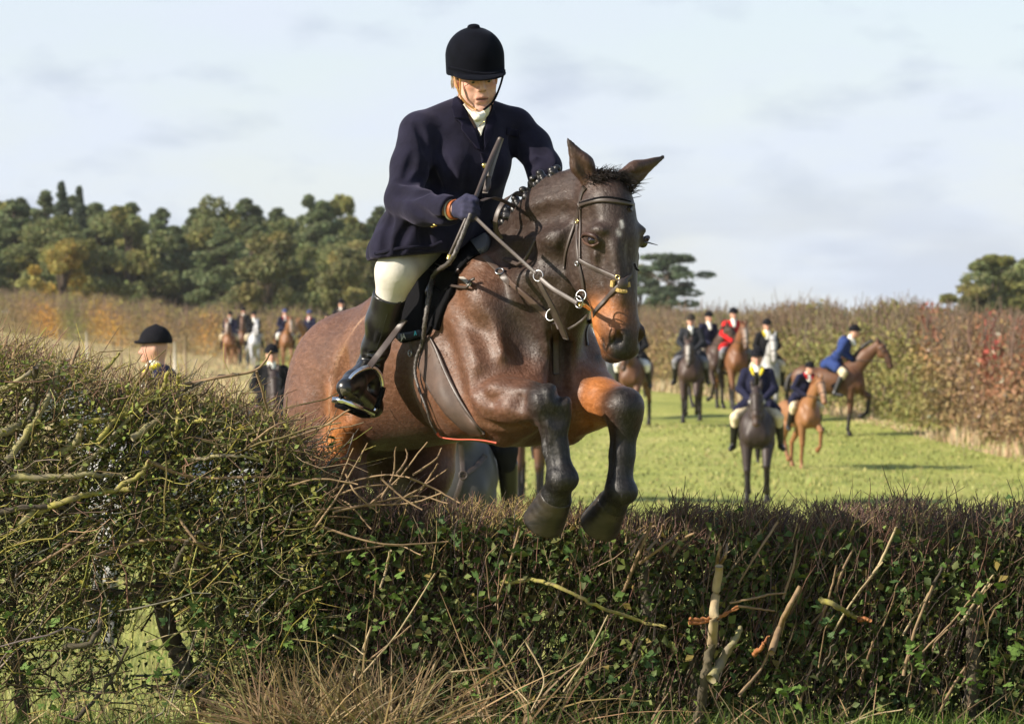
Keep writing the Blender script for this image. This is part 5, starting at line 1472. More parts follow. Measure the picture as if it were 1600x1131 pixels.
# tack shared by the field: reins, bridle, saddle cloth
def tube_join(name, lst, k=5):
    vs, qs, off = [], [], 0
    for pts, r in lst:
        p = smooth_path(pts, 12); v, q, _ = tubes(p[None], np.full((1, len(p)), r), k)
        vs.append(v); qs.append(q + off); off += len(v)
    return mesh_from(name, np.vstack(vs), np.vstack(qs))
TACK = {}
for k, p in POSES.items():
    me, po, mu, (v_, q_) = HMESH[k]
    ax = mu - po; sk_ = Skin((v_, q_))
    tn = p.get('turn', 0); sd = Vector((-math.sin(tn), math.cos(tn), 0)); hdn = ax.normalized(); fr = sd.cross(hdn).normalized()
    if fr.x < 0: fr = -fr
    def around(t, back=1.0):
        c = po + ax * t; out = []
        for a in np.linspace(-2.2, 2.2, 13):
            d = fr * math.cos(a) + sd * math.sin(a); l_, n_, *_ = sk_.t.ray_cast(c + d * 0.4, -d)
            out.append((l_ if l_ is not None else c + d * .08) + d * 0.004)
        return out
    side = []
    for s in (-1, 1):
        pts = []
        for t in (0.12, 0.3, 0.5, 0.78):
            c = po + ax * t; d = sd * s; l_, n_, *_ = sk_.t.ray_cast(c + d * 0.4, -d); pts.append((l_ if l_ is not None else c + d * .08) + d * .004)
        side.append(pts)
    br_ = tube_join('field_bridle', [(around(0.17), 0.010), (around(0.60), 0.011), (side[0], 0.009), (side[1], 0.009)])
    rn = tube_join('field_reins', [([side[0][-1], (0.75, -0.14, 1.62), (0.36, -0.08, 1.62)], 0.008), ([side[1][-1], (0.75, 0.14, 1.62), (0.36, 0.08, 1.62)], 0.008)])
    TACK[k] = (br_, rn)
S_ = Body((-0.6, -0.5, 0.8), (0.6, 0.5, 1.75), 0.02)
S_.ell((-0.04, 0, 1.50), (0.28, 0.19, 0.07), None, 0.04)
for s in (-1, 1): S_.cone((0.02, s * 0.20, 1.46), (0.10, s * 0.315, 1.12), 0.14, 0.12, 0.04, None, ((0, 1, -0.15), 0.22))
v, q = S_.extract(); SADM = mesh_from('field_saddle', v, q)
crest_p = [(0.24, 0, 1.57), (0.45, 0, 1.72), (0.66, 0, 1.93), (0.86, 0, 2.05)]
MANE = tube_mesh('field_mane', crest_p, [0.030, 0.040, 0.042, 0.035], 8, 20)
TAIL = tube_mesh('field_tail', [(-0.86, 0, 1.36), (-0.98, 0, 1.25), (-1.04, 0, 1.0), (-1.03, 0, 0.62)], [0.03, 0.06, 0.075, 0.02], 8, 20)

def coat_mat(name, coat, points=1.0, white=0.0, muzzle=(0.10, 0.05, 0.03), black=(0.014, 0.011, 0.010), dapple=0.15):
    m = bpy.data.materials.new(name); m.use_nodes = True; t = m.node_tree; b_ = t.nodes['Principled BSDF']
    b_.inputs['Roughness'].default_value = 0.5; b_.inputs['Specular IOR Level'].default_value = 0.35
    a = t.nodes.new('ShaderNodeAttribute'); a.attribute_name = 'col'
    s = t.nodes.new('ShaderNodeSeparateXYZ'); t.links.new(a.outputs['Vector'], s.inputs[0])
    tc = t.nodes.new('ShaderNodeTexCoord'); n = t.nodes.new('ShaderNodeTexNoise'); n.inputs['Scale'].default_value = 6; t.links.new(tc.outputs['Object'], n.inputs['Vector'])
    r = t.nodes.new('ShaderNodeMapRange'); r.inputs['To Min'].default_value = 1 - dapple * 2; r.inputs['To Max'].default_value = 1 + dapple * 2; t.links.new(n.outputs['Fac'], r.inputs['Value'])
    c0 = t.nodes.new('ShaderNodeMixRGB'); c0.blend_type = 'MULTIPLY'; c0.inputs['Fac'].default_value = 1; c0.inputs['Color1'].default_value = (*coat, 1); t.links.new(r.outputs[0], c0.inputs['Color2'])
    prev = c0.outputs[0]
    for ch, k, col in (('Z', 0.7, muzzle), ('X', points, black), ('Y', white, (0.72, 0.68, 0.62))):
        mu_ = t.nodes.new('ShaderNodeMath'); mu_.operation = 'MULTIPLY'; mu_.inputs[1].default_value = k; t.links.new(s.outputs[ch], mu_.inputs[0])
        mx = t.nodes.new('ShaderNodeMixRGB'); mx.inputs['Color2'].default_value = (*col, 1); t.links.new(prev, mx.inputs['Color1']); t.links.new(mu_.outputs[0], mx.inputs['Fac']); prev = mx.outputs[0]
    t.links.new(prev, b_.inputs['Base Color'])
    return m
COATS = {
    'bay': coat_mat('bay_coat', (0.120, 0.054, 0.027), 1.0, 0.0),
    'bay_star': coat_mat('bay_coat_white_face', (0.165, 0.068, 0.028), 1.0, 0.8),
    'brown': coat_mat('dark_brown_coat', (0.058, 0.034, 0.025), 1.0, 0.0),
    'brown_blaze': coat_mat('dark_brown_coat_white_blaze', (0.055, 0.032, 0.024), 1.0, 1.0),
    'black': coat_mat('black_brown_coat', (0.036, 0.024, 0.021), 1.0, 0.0, (0.16, 0.085, 0.055)),
    'chestnut': coat_mat('chestnut_coat', (0.25, 0.115, 0.046), 0.30, 0.35, (0.22, 0.11, 0.06), (0.16, 0.06, 0.025)),
    'chestnut_blaze': coat_mat('chestnut_coat_white_blaze', (0.21, 0.095, 0.042), 0.35, 1.0, (0.3, 0.2, 0.14), (0.16, 0.06, 0.025)),
    'grey': coat_mat('grey_coat', (0.42, 0.43, 0.46), 0.55, 0.6, (0.30, 0.29, 0.29), (0.12, 0.12, 0.13), 0.3),
    'white': coat_mat('white_coat', (0.38, 0.375, 0.37), 0.9, 0.4, (0.42, 0.38, 0.36), (0.10, 0.10, 0.095), 0.12),
    'steel': coat_mat('steel_grey_coat', (0.055, 0.052, 0.051), 0.7, 0.12, (0.11, 0.105, 0.105), (0.03, 0.03, 0.03), 0.3),
}
def cloth(n, c): return mat(n, c, rough=0.9, spec=0.15, var=0.2, vscale=10)
CL = {'navy': cloth('navy_coat_cloth', (0.016, 0.017, 0.040)), 'black': cloth('black_coat_cloth', (0.012, 0.012, 0.014)), 'grey': cloth('charcoal_coat_cloth', (0.026, 0.028, 0.034)),
      'red': cloth('scarlet_coat_cloth', (0.62, 0.020, 0.022)), 'blue': cloth('royal_blue_coat_cloth', (0.028, 0.050, 0.165)), 'rust': cloth('rust_coat_cloth', (0.36, 0.065, 0.02)),
      'cream': cloth('cream_breeches_cloth', (0.66, 0.56, 0.38)), 'white': cloth('white_breeches_cloth', (0.78, 0.76, 0.70)), 'greyb': cloth('grey_breeches_cloth', (0.20, 0.20, 0.22)),
      'blackhat': cloth('black_hat_velvet', (0.007, 0.007, 0.010)), 'bluehat': cloth('blue_hat_silk', (0.05, 0.065, 0.16)), 'brownhat': cloth('brown_hat_felt', (0.035, 0.028, 0.022)),
      'yellow': cloth('yellow_collar_cloth', (0.70, 0.55, 0.04)), 'redc': cloth('red_collar_cloth', (0.45, 0.02, 0.02))}
m_fskin = mat('field_skin', attr=True, rough=0.55)
m_dk = mat('black_mane_field', (0.014, 0.011, 0.010), rough=0.5); m_wm = mat('white_mane_field', (0.55, 0.54, 0.52), rough=0.6); m_cm = mat('chestnut_mane_field', (0.22, 0.085, 0.03), rough=0.6)
m_fboot = mat('field_boot_leather', (0.012, 0.011, 0.011), rough=0.35, spec=0.5)
def shared(name, me, m, parent):
    o = bpy.data.objects.new(name, me); COL.objects.link(o)
    if not me.materials: me.materials.append(m)
    o.material_slots[0].link = 'OBJECT'; o.material_slots[0].material = m
    o.parent = parent
    return o
def y_for(py, x_of=None):
    lo, hi = 20.0, 200.0
    for _ in range(60):
        y = (lo + hi) / 2
        p = at(800, py, y)
        if p.z < gz(0, y): hi = y
        else: lo = y
    return y
def mounted(px, py, head, scale, coat, pose, rpose, cloth_, breech, hat, hlabel, rlabel, collar=None, Y=None, glove='blackhat'):
    """a ridden horse whose feet stand at pixel (px, py); head = degrees it is turned to the right of facing the viewer"""
    if Y is None: Y = y_for(py)
    p = at(px, py, Y); z = gz(p.x, Y)
    a = math.radians(head); d = Vector((math.sin(a), -math.cos(a), 0))
    M_ = Matrix.Translation((p.x, Y, z)) @ Matrix(((d.x, -d.y, 0, 0), (d.y, d.x, 0, 0), (0, 0, 1, 0), (0, 0, 0, 1))) @ Matrix.Scale(scale, 4)
    me = HMESH[pose][0]
    hname = 'horse'
    o = shared(hname, me, COATS[coat], None); o.matrix_world = M_
    tag(o, hlabel, 'horse', 'ridden horses in the field')
    hair = m_wm if coat in ('white', 'grey') else (m_cm if coat.startswith('chest') else m_dk)
    shared('mane', MANE, hair, o); shared('tail', TAIL, hair, o)
    shared('bridle', TACK[pose][0], m_strap, o); shared('reins', TACK[pose][1], m_strap, o); shared('saddle', SADM, m_black, o)
    R_ = RMESH[rpose]
    r = shared('person', R_['person'], m_fskin, None); r.matrix_world = M_
    tag(r, rlabel, 'person', 'riders in the field')
    shared('coat', R_['coat'], CL[cloth_], r); shared('breeches', R_['breeches'], CL[breech], r)
    for s in ('1', '-1'):
        shared('boot', R_['boot' + s], m_fboot, r); shared('glove', R_['glove' + s], CL[glove], r)
    shared('riding_hat', R_['hat'], CL[hat], r); shared('stock', R_['stock'], CL['white'], r)
    if collar: shared('collar', R_['collar'], CL[collar], r)
    return o, r
W = mounted
W(992, 668, -14, 1.0, 'bay', 'low', 'upright', 'black', 'white', 'blackhat', 'bay horse trotting beside the muzzle of the leaping horse', 'rider in black coat and white breeches on the bay by the leaping horse\'s muzzle', glove='white')
W(950, 652, -20, 1.0, 'white', 'walk', 'upright', 'black', 'cream', 'blackhat', 'white horse mostly hidden behind the leaping horse\'s muzzle', 'rider hidden behind the leaping horse\'s head, on a white horse')
W(1080, 657, -6, 1.03, 'brown_blaze', 'low', 'upright', 'grey', 'greyb', 'brownhat', 'dark brown horse with a white blaze walking towards the hedge', 'rider in charcoal coat, grey breeches and brownish hat on the blazed dark horse')
W(1104, 640, 28, 1.0, 'brown', 'turned', 'upright', 'navy', 'cream', 'blackhat', 'brown horse with raised head just behind the blazed dark horse', 'rider in navy coat looking over the shoulder of the charcoal coated rider')
W(1144, 641, 14, 1.04, 'bay_star', 'walk', 'upright', 'red', 'greyb', 'blackhat', 'bay horse with a white face mark under the scarlet coated rider', 'rider in a bright scarlet coat')
W(1197, 662, 6, 0.98, 'white', 'walk', 'upright', 'black', 'cream', 'blackhat', 'white horse with its head above the near dark horse\'s rider', 'rider in black coat with pale collar on the white horse', 'yellow')
W(1183, 786, -4, 0.98, 'black', 'low', 'upright', 'navy', 'cream', 'blackhat', 'black brown horse nearest behind the low hedge, coming head on', 'rider in navy coat with bright yellow collar on the nearest black brown horse', 'yellow', None, 'white')
W(1252, 728, 20, 0.82, 'chestnut', 'canter', 'forward', 'navy', 'cream', 'blackhat', 'small golden chestnut pony cantering with a knee raised', 'young rider in navy coat with red collar leaning over the chestnut pony', 'redc')
W(1303, 684, 72, 0.98, 'bay', 'canter', 'forward', 'blue', 'cream', 'blackhat', 'bay horse seen side on cantering towards the right hand hedge', 'rider in a royal blue coat leaning forward on the side on bay')
W(360, 578, -4, 0.98, 'chestnut_blaze', 'walk', 'upright', 'navy', 'cream', 'blackhat', 'chestnut horse with white blaze at the far left end of the field', 'rider in navy coat on the leftmost chestnut horse of the far group')
W(381, 572, 0, 1.06, 'bay', 'trot', 'upright', 'black', 'greyb', 'blackhat', 'bay horse squeezed between the far chestnut and the far grey', 'rider in black coat behind the far grey horse')
W(396, 579, 12, 0.98, 'grey', 'walk', 'upright', 'black', 'cream', 'blackhat', 'dappled grey horse in the far left group', 'rider in dark coat leaning beside the neck of the far grey horse')
W(444, 580, 18, 1.02, 'chestnut_blaze', 'trot', 'upright', 'navy', 'white', 'bluehat', 'chestnut horse with long white blaze standing alone in the far group', 'rider in navy coat and dark blue hat with white breeches on the lone far chestnut', 'redc')
W(486, 580, -32, 1.0, 'chestnut', 'walk', 'upright', 'navy', 'greyb', 'bluehat', 'chestnut horse half hidden by the leaping horse\'s rump', 'rider in navy coat and pale blue hat just off the leaping horse\'s rump', 'redc')
W(511, 574, 5, 0.94, 'bay', 'walk', 'upright', 'rust', 'cream', 'brownhat', 'bay horse hidden behind the leaping horse\'s rump', 'rider in a rust orange jacket peeping over the leaping horse\'s rump')
W(534, 596, 0, 1.15, 'brown', 'trot', 'upright', 'black', 'white', 'blackhat', 'dark horse hidden by the top of the leaping horse\'s rump', 'rider in black coat and white stock rising above the leaping horse\'s rump')
W(577, 592, 10, 1.15, 'bay', 'walk', 'upright', 'navy', 'cream', 'blackhat', 'horse hidden behind the leaping rider\'s boot', 'rider whose black hat shows beside the leaping rider\'s boot')
W(424, 788, 6, 1.0, 'black', 'walk', 'upright', 'black', 'greyb', 'blackhat', 'dark horse behind the tall hedge under the black coated rider', 'rider in black coat and pale stock between the tall hedge and the rump')
W(265, 0, -84, 1.035, 'white', 'walk', 'upright', 'navy', 'cream', 'blackhat', 'white horse glimpsed through the twigs of the tall hedge', 'rider passing behind the tall hedge, black hat, yellow collar and face in profile', 'yellow', 32.0)
ho, ri = W(712, 0, 2, 0.96, 'steel', 'leap', 'upright', 'black', 'black', 'blackhat', 'steel grey horse cantering up close under the leaping horse\'s belly', 'rider hidden behind the leaping horse, on the steel grey', None, 27.0)
for o_ in (ho, ri): o_.matrix_world = Matrix.Translation((0, 0, 0.28)) @ o_.matrix_world
_bk = Skin(HMESH['leap'][3])
def chest(y, z):
    l_, n_, *_ = _bk.t.ray_cast(Vector((2.2, y, z)), Vector((-1, 0, 0))); return (l_ if l_ is not None else Vector((0.6, y, z))) + Vector((0.008, 0, 0))
for nm, pts in (('breast_strap', [chest(0.02, 1.42), chest(0.03, 1.30), chest(0.035, 1.20)]), ('breast_strap', [chest(0.035, 1.20), chest(0.0, 1.08), chest(-0.04, 0.97)]), ('breast_strap', [chest(0.035, 1.20), chest(0.12, 1.25), chest(0.19, 1.33)])):
    o_ = put(nm, strap_mesh('field_breast_strap', [Vector(p) for p in smooth_path(pts, 10)], [Vector((1, 0, 0.1))] * len(smooth_path(pts, 10)), 0.034, 0.005, 0.003), m_strap); o_.parent = ho
o_ = put('breast_ring', ring_mesh('field_breast_ring', chest(0.035, 1.20) + Vector((0.01, 0, 0)), Vector((1, 0, 0.1)), 0.026, 0.006, 6, 20), m_strap); o_.parent = ho
W(828, 784, -3, 1.0, 'bay', 'walk', 'upright', 'navy', 'cream', 'blackhat', 'bay horse with dark legs seen between the leaping horse\'s forelegs and girth', 'rider hidden behind the leaping horse\'s shoulder, on the bay')
# ------------------------------------------------------------------ leaves, blades
def leaf_mesh_arrays(P, size, tilt_up=0.35, long=1.6, fold=0.25, lean=None):
    """diamond leaves with a folded midrib: P (n,3), size (n,)"""
    n = len(P)
    N = rng.normal(size=(n, 3)); N[:, 2] += tilt_up * 2
    if lean is not None: N += np.array(lean)
    N /= np.linalg.norm(N, axis=1, keepdims=True)
    D = rng.normal(size=(n, 3)); D -= (D * N).sum(1, keepdims=True) * N; D /= np.linalg.norm(D, axis=1, keepdims=True)
    S = np.cross(N, D); s = size[:, None]
    V = np.stack([P - D * s * long / 2, P + S * s / 2 + N * s * fold, P + D * s * long / 2, P - S * s / 2 + N * s * fold], 1)
    i = np.arange(n)[:, None] * 4
    T = np.concatenate([i + np.array([[0, 1, 2]]), i + np.array([[0, 2, 3]])])
    return V.reshape(-1, 3), T
def rep4(c, k=4): return np.repeat(c, k, 0)
def vary(base, n, v=0.25, hue=0.12):
    base = np.array(base, float)
    if base.ndim == 1: base = np.tile(base, (n, 1))
    return np.clip(base * rng.uniform(1 - v, 1 + v, (n, 1)) * rng.uniform(1 - hue, 1 + hue, (n, 3)), 0, 1)
m_leaf = mat('leaf', attr=True, rough=0.7, spec=0.15, trans=0.35)
m_leafn = mat('near_leaf', attr=True, rough=0.6, spec=0.18, trans=0.2)
m_bark = mat('bark', (0.085, 0.065, 0.05), rough=0.9, spec=0.1, var=0.3, vscale=6)
m_twig = mat('twig_bark', attr=True, rough=0.75, spec=0.2)
m_blade = mat('grass_blade', attr=True, rough=0.6, spec=0.2, trans=0.25)

# ------------------------------------------------------------------ trees
def crown_cloud(kind, seed):
    r_ = np.random.default_rng(seed)
    pts, sz, cl = [], [], []
    def lobe(c, rad, n, size, col):
        d = r_.normal(size=(n, 3)); d /= np.linalg.norm(d, axis=1, keepdims=True)
        rr = r_.uniform(0.35, 1.0, (n, 1)) ** 0.45
        rr *= 1 + 0.22 * np.sin(d[:, :1] * 5 + seed) * np.cos(d[:, 1:2] * 6 + d[:, 2:] * 4)
        pts.append(np.array(c) + d * rr * np.array(rad)); sz.append(r_.uniform(0.6, 1.3, n) * size)
        cl.append(np.array(col) * r_.uniform(0.7, 1.3, (n, 1)) * r_.uniform(0.75, 1.25) * r_.uniform(0.9, 1.1, (n, 3)))
    trunks = []
    if kind in ('broad', 'gold', 'olive'):
        col = {'broad': (0.185, 0.205, 0.085), 'gold': (0.34, 0.28, 0.085), 'olive': (0.190, 0.190, 0.085)}[kind]
        Hh = {'broad': 9.0, 'gold': 6.2, 'olive': 7.0}[kind]; Rr = {'broad': 3.2, 'gold': 2.3, 'olive': 2.6}[kind]
        nl = {'broad': 26, 'gold': 26, 'olive': 22}[kind]
        for i in range(nl):
            a = r_.uniform(0, 2 * math.pi); t = r_.uniform(0.22, 0.97)
            w = Rr * math.sin(math.pi * min(1, 0.16 + t * 0.80)) ** 0.7 * r_.uniform(0.35, 0.95)
            c = (w * math.cos(a), w * math.sin(a), Hh * t)
            s_ = r_.uniform(0.5, 1.05) * Rr * (0.36 if kind != 'gold' else 0.27)
            lobe(c, (s_, s_, s_ * 0.8), 480 if kind != 'gold' else 260, 0.165 if kind != 'gold' else 0.13, col if r_.random() > 0.25 else np.array(col) * np.array((1.35, 1.2, 1.0)))
            trunks.append([(0, 0, Hh * t * 0.45), (c[0] * 0.5, c[1] * 0.5, Hh * t * 0.78), (c[0], c[1], c[2])])
        top = Hh * 0.8; r0 = 0.22
    elif kind == 'pine':
        col = (0.150, 0.182, 0.088); Hh = 11.0 * r_.uniform(0.94, 1.06)
        for i in range(46):
            t = 0.16 + 0.84 * (i + r_.uniform(0, 1)) / 46; a = r_.uniform(0, 2 * math.pi)
            env = 2.5 * min(1.0, (1.03 - t) / 0.42) ** 0.75
            w = env * r_.uniform(0.25, 0.85)
            c = (w * math.cos(a), w * math.sin(a), Hh * t); s_ = r_.uniform(0.55, 0.95) * (0.45 + 0.55 * min(1, (1.05 - t) / .4))
            lobe(c, (s_ * 1.1, s_ * 1.1, s_ * 0.75), 300, 0.15, np.array(col) * (1.0 if r_.random() > .3 else 1.3))
            trunks.append([(0, 0, Hh * t * 0.93), (c[0] * 0.5, c[1] * 0.5, Hh * t * 0.97), c])
        top = Hh * 0.98; r0 = 0.22
    elif kind == 'spruce':
        col = (0.100, 0.130, 0.080); Hh = 12.0
        for i in range(30):
            t = 0.25 + 0.75 * i / 30; w = 2.1 * (1.02 - t) + 0.12
            for k in range(4):
                a = r_.uniform(0, 2 * math.pi); lobe((w * 0.6 * math.cos(a), w * 0.6 * math.sin(a), Hh * t), (w * 0.6, w * 0.6, 0.28), 50, 0.17, col)
        top = Hh * 0.99; r0 = 0.2
    else:               # flat topped open pine
        col = (0.110, 0.145, 0.090); Hh = 8.0
        for i in range(46):
            t = r_.uniform(0.42, 1.0); a = r_.uniform(0, 2 * math.pi); w = r_.uniform(0.4, 2.9) * (1.15 - 0.5 * abs(t - 0.72) / 0.3)
            c = (w * math.cos(a), w * math.sin(a), Hh * t); s_ = r_.uniform(0.35, 0.72)
            lobe(c, (s_ * 1.4, s_ * 1.4, s_ * 0.55), 190, 0.16, np.array(col) * (1.0 if r_.random() > .3 else 1.3))
            trunks.append([(0, 0, Hh * t * 0.8), (c[0] * 0.5, c[1] * 0.5, Hh * t * 0.86), c])
        top = Hh * 0.95; r0 = 0.2
    P = np.vstack(pts); V, T = leaf_mesh_arrays(P, np.concatenate(sz) * 1.25, 0.3)
    crown = mesh_from('crown', V, T, False, rep4(np.clip(np.vstack(cl), 0, 1)))
    tr_ = [([(0, 0, -0.3), (0.08, 0.05, top * 0.35), (-0.05, 0.04, top * 0.7), (0, 0, top)], [r0, r0 * .8, r0 * .5, r0 * .15])]
    vs, qs, off = [], [], 0
    for p_, rr in tr_ + [(t_, [r0 * .32, r0 * .2, r0 * .06]) for t_ in trunks]:
        sp = smooth_path(p_, 9); rad = np.interp(np.linspace(0, 1, len(sp)), np.linspace(0, 1, len(rr)), rr)
        v, q, _ = tubes(sp[None], rad[None], 6); vs.append(v); qs.append(q + off); off += len(v)
    return crown, mesh_from('trunk', np.vstack(vs), np.vstack(qs))
TREES = {'broad': [crown_cloud('broad', i) for i in (1, 2, 3)], 'pine': [crown_cloud('pine', i) for i in (4, 5, 6)], 'spruce': [crown_cloud('spruce', 7)],
         'gold': [crown_cloud('gold', 8)], 'olive': [crown_cloud('olive', 9), crown_cloud('olive', 12)], 'flat': [crown_cloud('flat', 10), crown_cloud('flat', 11)]}
def tree(kind, var, x, y, hs, ws, rot, label, group=None):
    name = {'broad': 'broadleaf_tree', 'pine': 'pine_tree', 'spruce': 'spruce_tree', 'gold': 'autumn_tree', 'olive': 'bushy_tree', 'flat': 'pine_tree'}[kind]
    e = tag(put(name, None), label, 'tree', group)
    e.location = (x, y, gz(x, y)); e.rotation_euler = (0, 0, rot); e.scale = (ws, ws, hs)
    c, t = TREES[kind][var % len(TREES[kind])]
    for nm, me, m_ in (('crown', c, m_leaf), ('trunk', t, m_bark)):
        o = bpy.data.objects.new(nm, me); COL.objects.link(o); o.parent = e
        if not me.materials: me.materials.append(m_)
    return e
def px2x(px, Y): return (px - 800) / F_PX * Y
def tree_to(kind, var, px, ytop, Y, ws, label, group=None):
    x = px2x(px, Y); Hn = {'broad': 9.0, 'pine': 11.2, 'spruce': 12.0, 'gold': 6.2, 'olive': 7.2, 'flat': 8.3}[kind]
    top = 1.6 + (500 - ytop) / F_PX * Y
    return tree(kind, var, x, Y, (top - gz(x, Y)) / Hn, ws, rng.uniform(0, 6.28), label, group)
prof_x = [-400, 0, 60, 160, 240, 330, 400, 440, 520, 610, 660]; prof_y = [305, 300, 308, 318, 314, 322, 302, 314, 312, 308, 330]
WG = 'trees of the wood on the left'
k = 0; cnt = [0, 0, 0]
ordw = 'first second third fourth fifth sixth seventh eighth ninth tenth eleventh twelfth thirteenth fourteenth fifteenth sixteenth'.split()
for row, (Y, drop, step, kinds) in enumerate(((285, 62, 74, ('broad', 'broad', 'olive', 'broad', 'pine')), (300, 26, 60, ('broad', 'pine', 'broad', 'pine')), (320, 2, 46, ('pine', 'broad', 'pine', 'pine')))):
    px = -330.0
    while px < 650 - row * 8:
        p_ = px + rng.uniform(-12, 12)
        kd = kinds[k % len(kinds)]
        if not (row == 0 and 130 < p_ < 345):
            nm = {'broad': 'dark green broadleaf tree', 'pine': 'dark pine', 'olive': 'olive green bushy tree'}[kd]
            rw = ('front', 'middle', 'back')[row]
            if -20 < p_ < 600:
                o_ = ordw[cnt[row]]; cnt[row] += 1
                lb = '%s, %s of the wood\'s %s row from the left edge' % (nm, o_, rw)
            else:
                lb = '%s of the wood\'s %s row, out of sight' % (nm, rw)
            tree_to(kd, k, p_, np.interp(p_, prof_x, prof_y) + drop + rng.uniform(-16, 18), Y + rng.uniform(-6, 6), rng.uniform(0.85, 1.15), lb, WG)
        k += 1; px += step * rng.uniform(0.8, 1.2)
for i in range(26):
    p_ = -330 + i * 39 + rng.uniform(-8, 8)
    tree_to('broad', i, p_, 415 + rng.uniform(-12, 12), 332 + rng.uniform(-4, 4), rng.uniform(0.9, 1.1), 'low dark tree filling the shaded back of the wood', WG)
tree_to('spruce', 0, 96, 284, 305, 0.85, 'spire topped spruce standing above the wood, the taller of the two spires')
tree_to('spruce', 0, 124, 291, 312, 0.75, 'smaller spire topped spruce just right of the tallest spire')
tree_to('gold', 0, 96, 378, 255, 1.0, 'golden yellow autumn tree in front of the dark wood')
tree_to('olive', 0, 420, 362, 262, 1.05, 'olive green bushy tree at the right end of the dark gap in the wood')
tree_to('olive', 1, 545, 385, 268, 1.0, 'bushy tree of the wood just left of the rider\'s breeches')
tree_to('flat', 0, 1044, 394, 330, 1.0, 'open crowned pine beside the leaping horse\'s cheek', None)
tree_to('olive', 0, 1000, 412, 345, 0.85, 'bushy tree half hidden by the leaping horse\'s face', None)
tree_to('broad', 1, 1552, 402, 262, 1.0, 'dense dark tree behind the red berried hedge, left of the edge pine')
tree_to('broad', 2, 1618, 392, 268, 1.05, 'tall dark tree at the right edge behind the red berried hedge')
tree_to('broad', 0, 1572, 420, 276, 0.9, 'dark tree filling the gap between the two trees at the right edge')
tree_to('olive', 1, 1524, 446, 258, 0.8, 'low bushy tree at the foot of the right edge trees')
tree_to('pine', 0, 1668, 392, 272, 0.95, 'dark pine just beyond the right edge of the view')

# ------------------------------------------------------------------ far hedges
def far_hedge(path, label, hfun, colf, dens, twig_d):
    path = np.array(path, float)
    seg = np.linalg.norm(np.diff(path, axis=0), axis=1); cum = np.concatenate([[0], np.cumsum(seg)]); Lh = cum[-1]
    e = tag(put('hedge', None), label, 'hedge'); m = path[len(path) // 2]; e.location = (m[0], m[1], gz(*m))
    off = np.zeros(3)
    def place(n, top_bias=1.0):
        # more leaves where the hedge is nearer
        s = rng.uniform(0, Lh, n)
        X = np.interp(s, cum, path[:, 0]); Yy = np.interp(s, cum, path[:, 1])
        return s, X, Yy
    n = int(dens * Lh)
    s, X, Yy = place(n)
    hh = hfun(X, Yy, s)
    t = rng.uniform(0, 1, n) ** 0.85
    wid = 1.0 * np.sqrt(np.clip(1.05 - t ** 3, 0, 1))
    X2 = X + rng.uniform(-1, 1, n) * wid; Y2 = Yy + rng.uniform(-1, 1, n) * wid
    Z = ground(X2, Y2) + t * hh
    P = np.stack([X2, Y2, Z], -1)
    V, T = leaf_mesh_arrays(P - off, rng.uniform(0.05, 0.10, n), 0.2)
    tag(put('leaves', mesh_from('hedge_leaves', V, T, False, rep4(colf(X2, Y2, t, n))), m_leaf, e), kind='stuff')
    n = int(twig_d * Lh)
    s, X, Yy = place(n); hh = hfun(X, Yy, s)
    X = X + rng.uniform(-0.7, 0.7, n); Yy = Yy + rng.uniform(-0.7, 0.7, n)
    b = rng.uniform(0, 0.8, n) * hh; ln = rng.uniform(0.5, 1.1, n)
    b = np.where(rng.random(n) < 0.5, hh - ln * 0.86, b)
    g0 = ground(X, Yy)
    A = np.stack([X, Yy, g0 + np.maximum(b, 0)], -1); D = np.stack([rng.normal(0.05, 0.22, n), rng.normal(0, .2, n), np.ones(n)], -1) * ln[:, None]
    Q = np.stack([A, A + D * 0.5 + rng.normal(0, .05, (n, 3)), A + D], 1)
    v, q, ti = tubes(Q - off, np.tile(np.array([[0.014, 0.011, 0.006]]), (n, 1)), 3)
    tc = vary((0.20, 0.145, 0.10), n, .35)
    tag(put('twigs', mesh_from('hedge_twigs', v, q, False, tc[ti]), m_twig, e), kind='stuff')
    return e
def n1(x, f, ph): return 0.5 + 0.5 * np.sin(x * f + ph + 1.7 * np.sin(x * f * 0.43 + ph * 2))
def mixc(a, b, t): t = np.clip(t, 0, 1)[:, None]; return np.array(a) * (1 - t) + np.array(b) * t
def blob(px, c, w): return np.exp(-((px - c) / w) ** 2)
def col_left(X, Y, t, n):
    px = 800 + X / Y * F_PX
    c = mixc((0.185, 0.135, 0.062), (0.135, 0.135, 0.048), n1(X, 0.55, 0.3) * 0.9)
    c = c * (1 - 0.0) 
    m = (blob(px, 85 - 22 * t, 22) + blob(px, 172 - 12 * t, 32) * 0.8 + blob(px, 322, 18) * 0.6 + blob(px, 250, 14) * 0.3) * (0.6 + 0.4 * rng.random(n))
    c = mixc(0, 0, m) if False else c * (1 - np.clip(m, 0, 1)[:, None]) + np.array((0.42, 0.215, 0.035)) * np.clip(m, 0, 1)[:, None]
    g = blob(px, 115, 20) * 0.6
    c = c * (1 - g[:, None]) + np.array((0.085, 0.115, 0.035)) * g[:, None]
    top = np.clip((t - 0.8) * 4, 0, 0.6)
    c = c * (1 - top[:, None]) + np.array((0.20, 0.20, 0.055)) * top[:, None]
    return vary(c * 1.75, n, .3, .1)
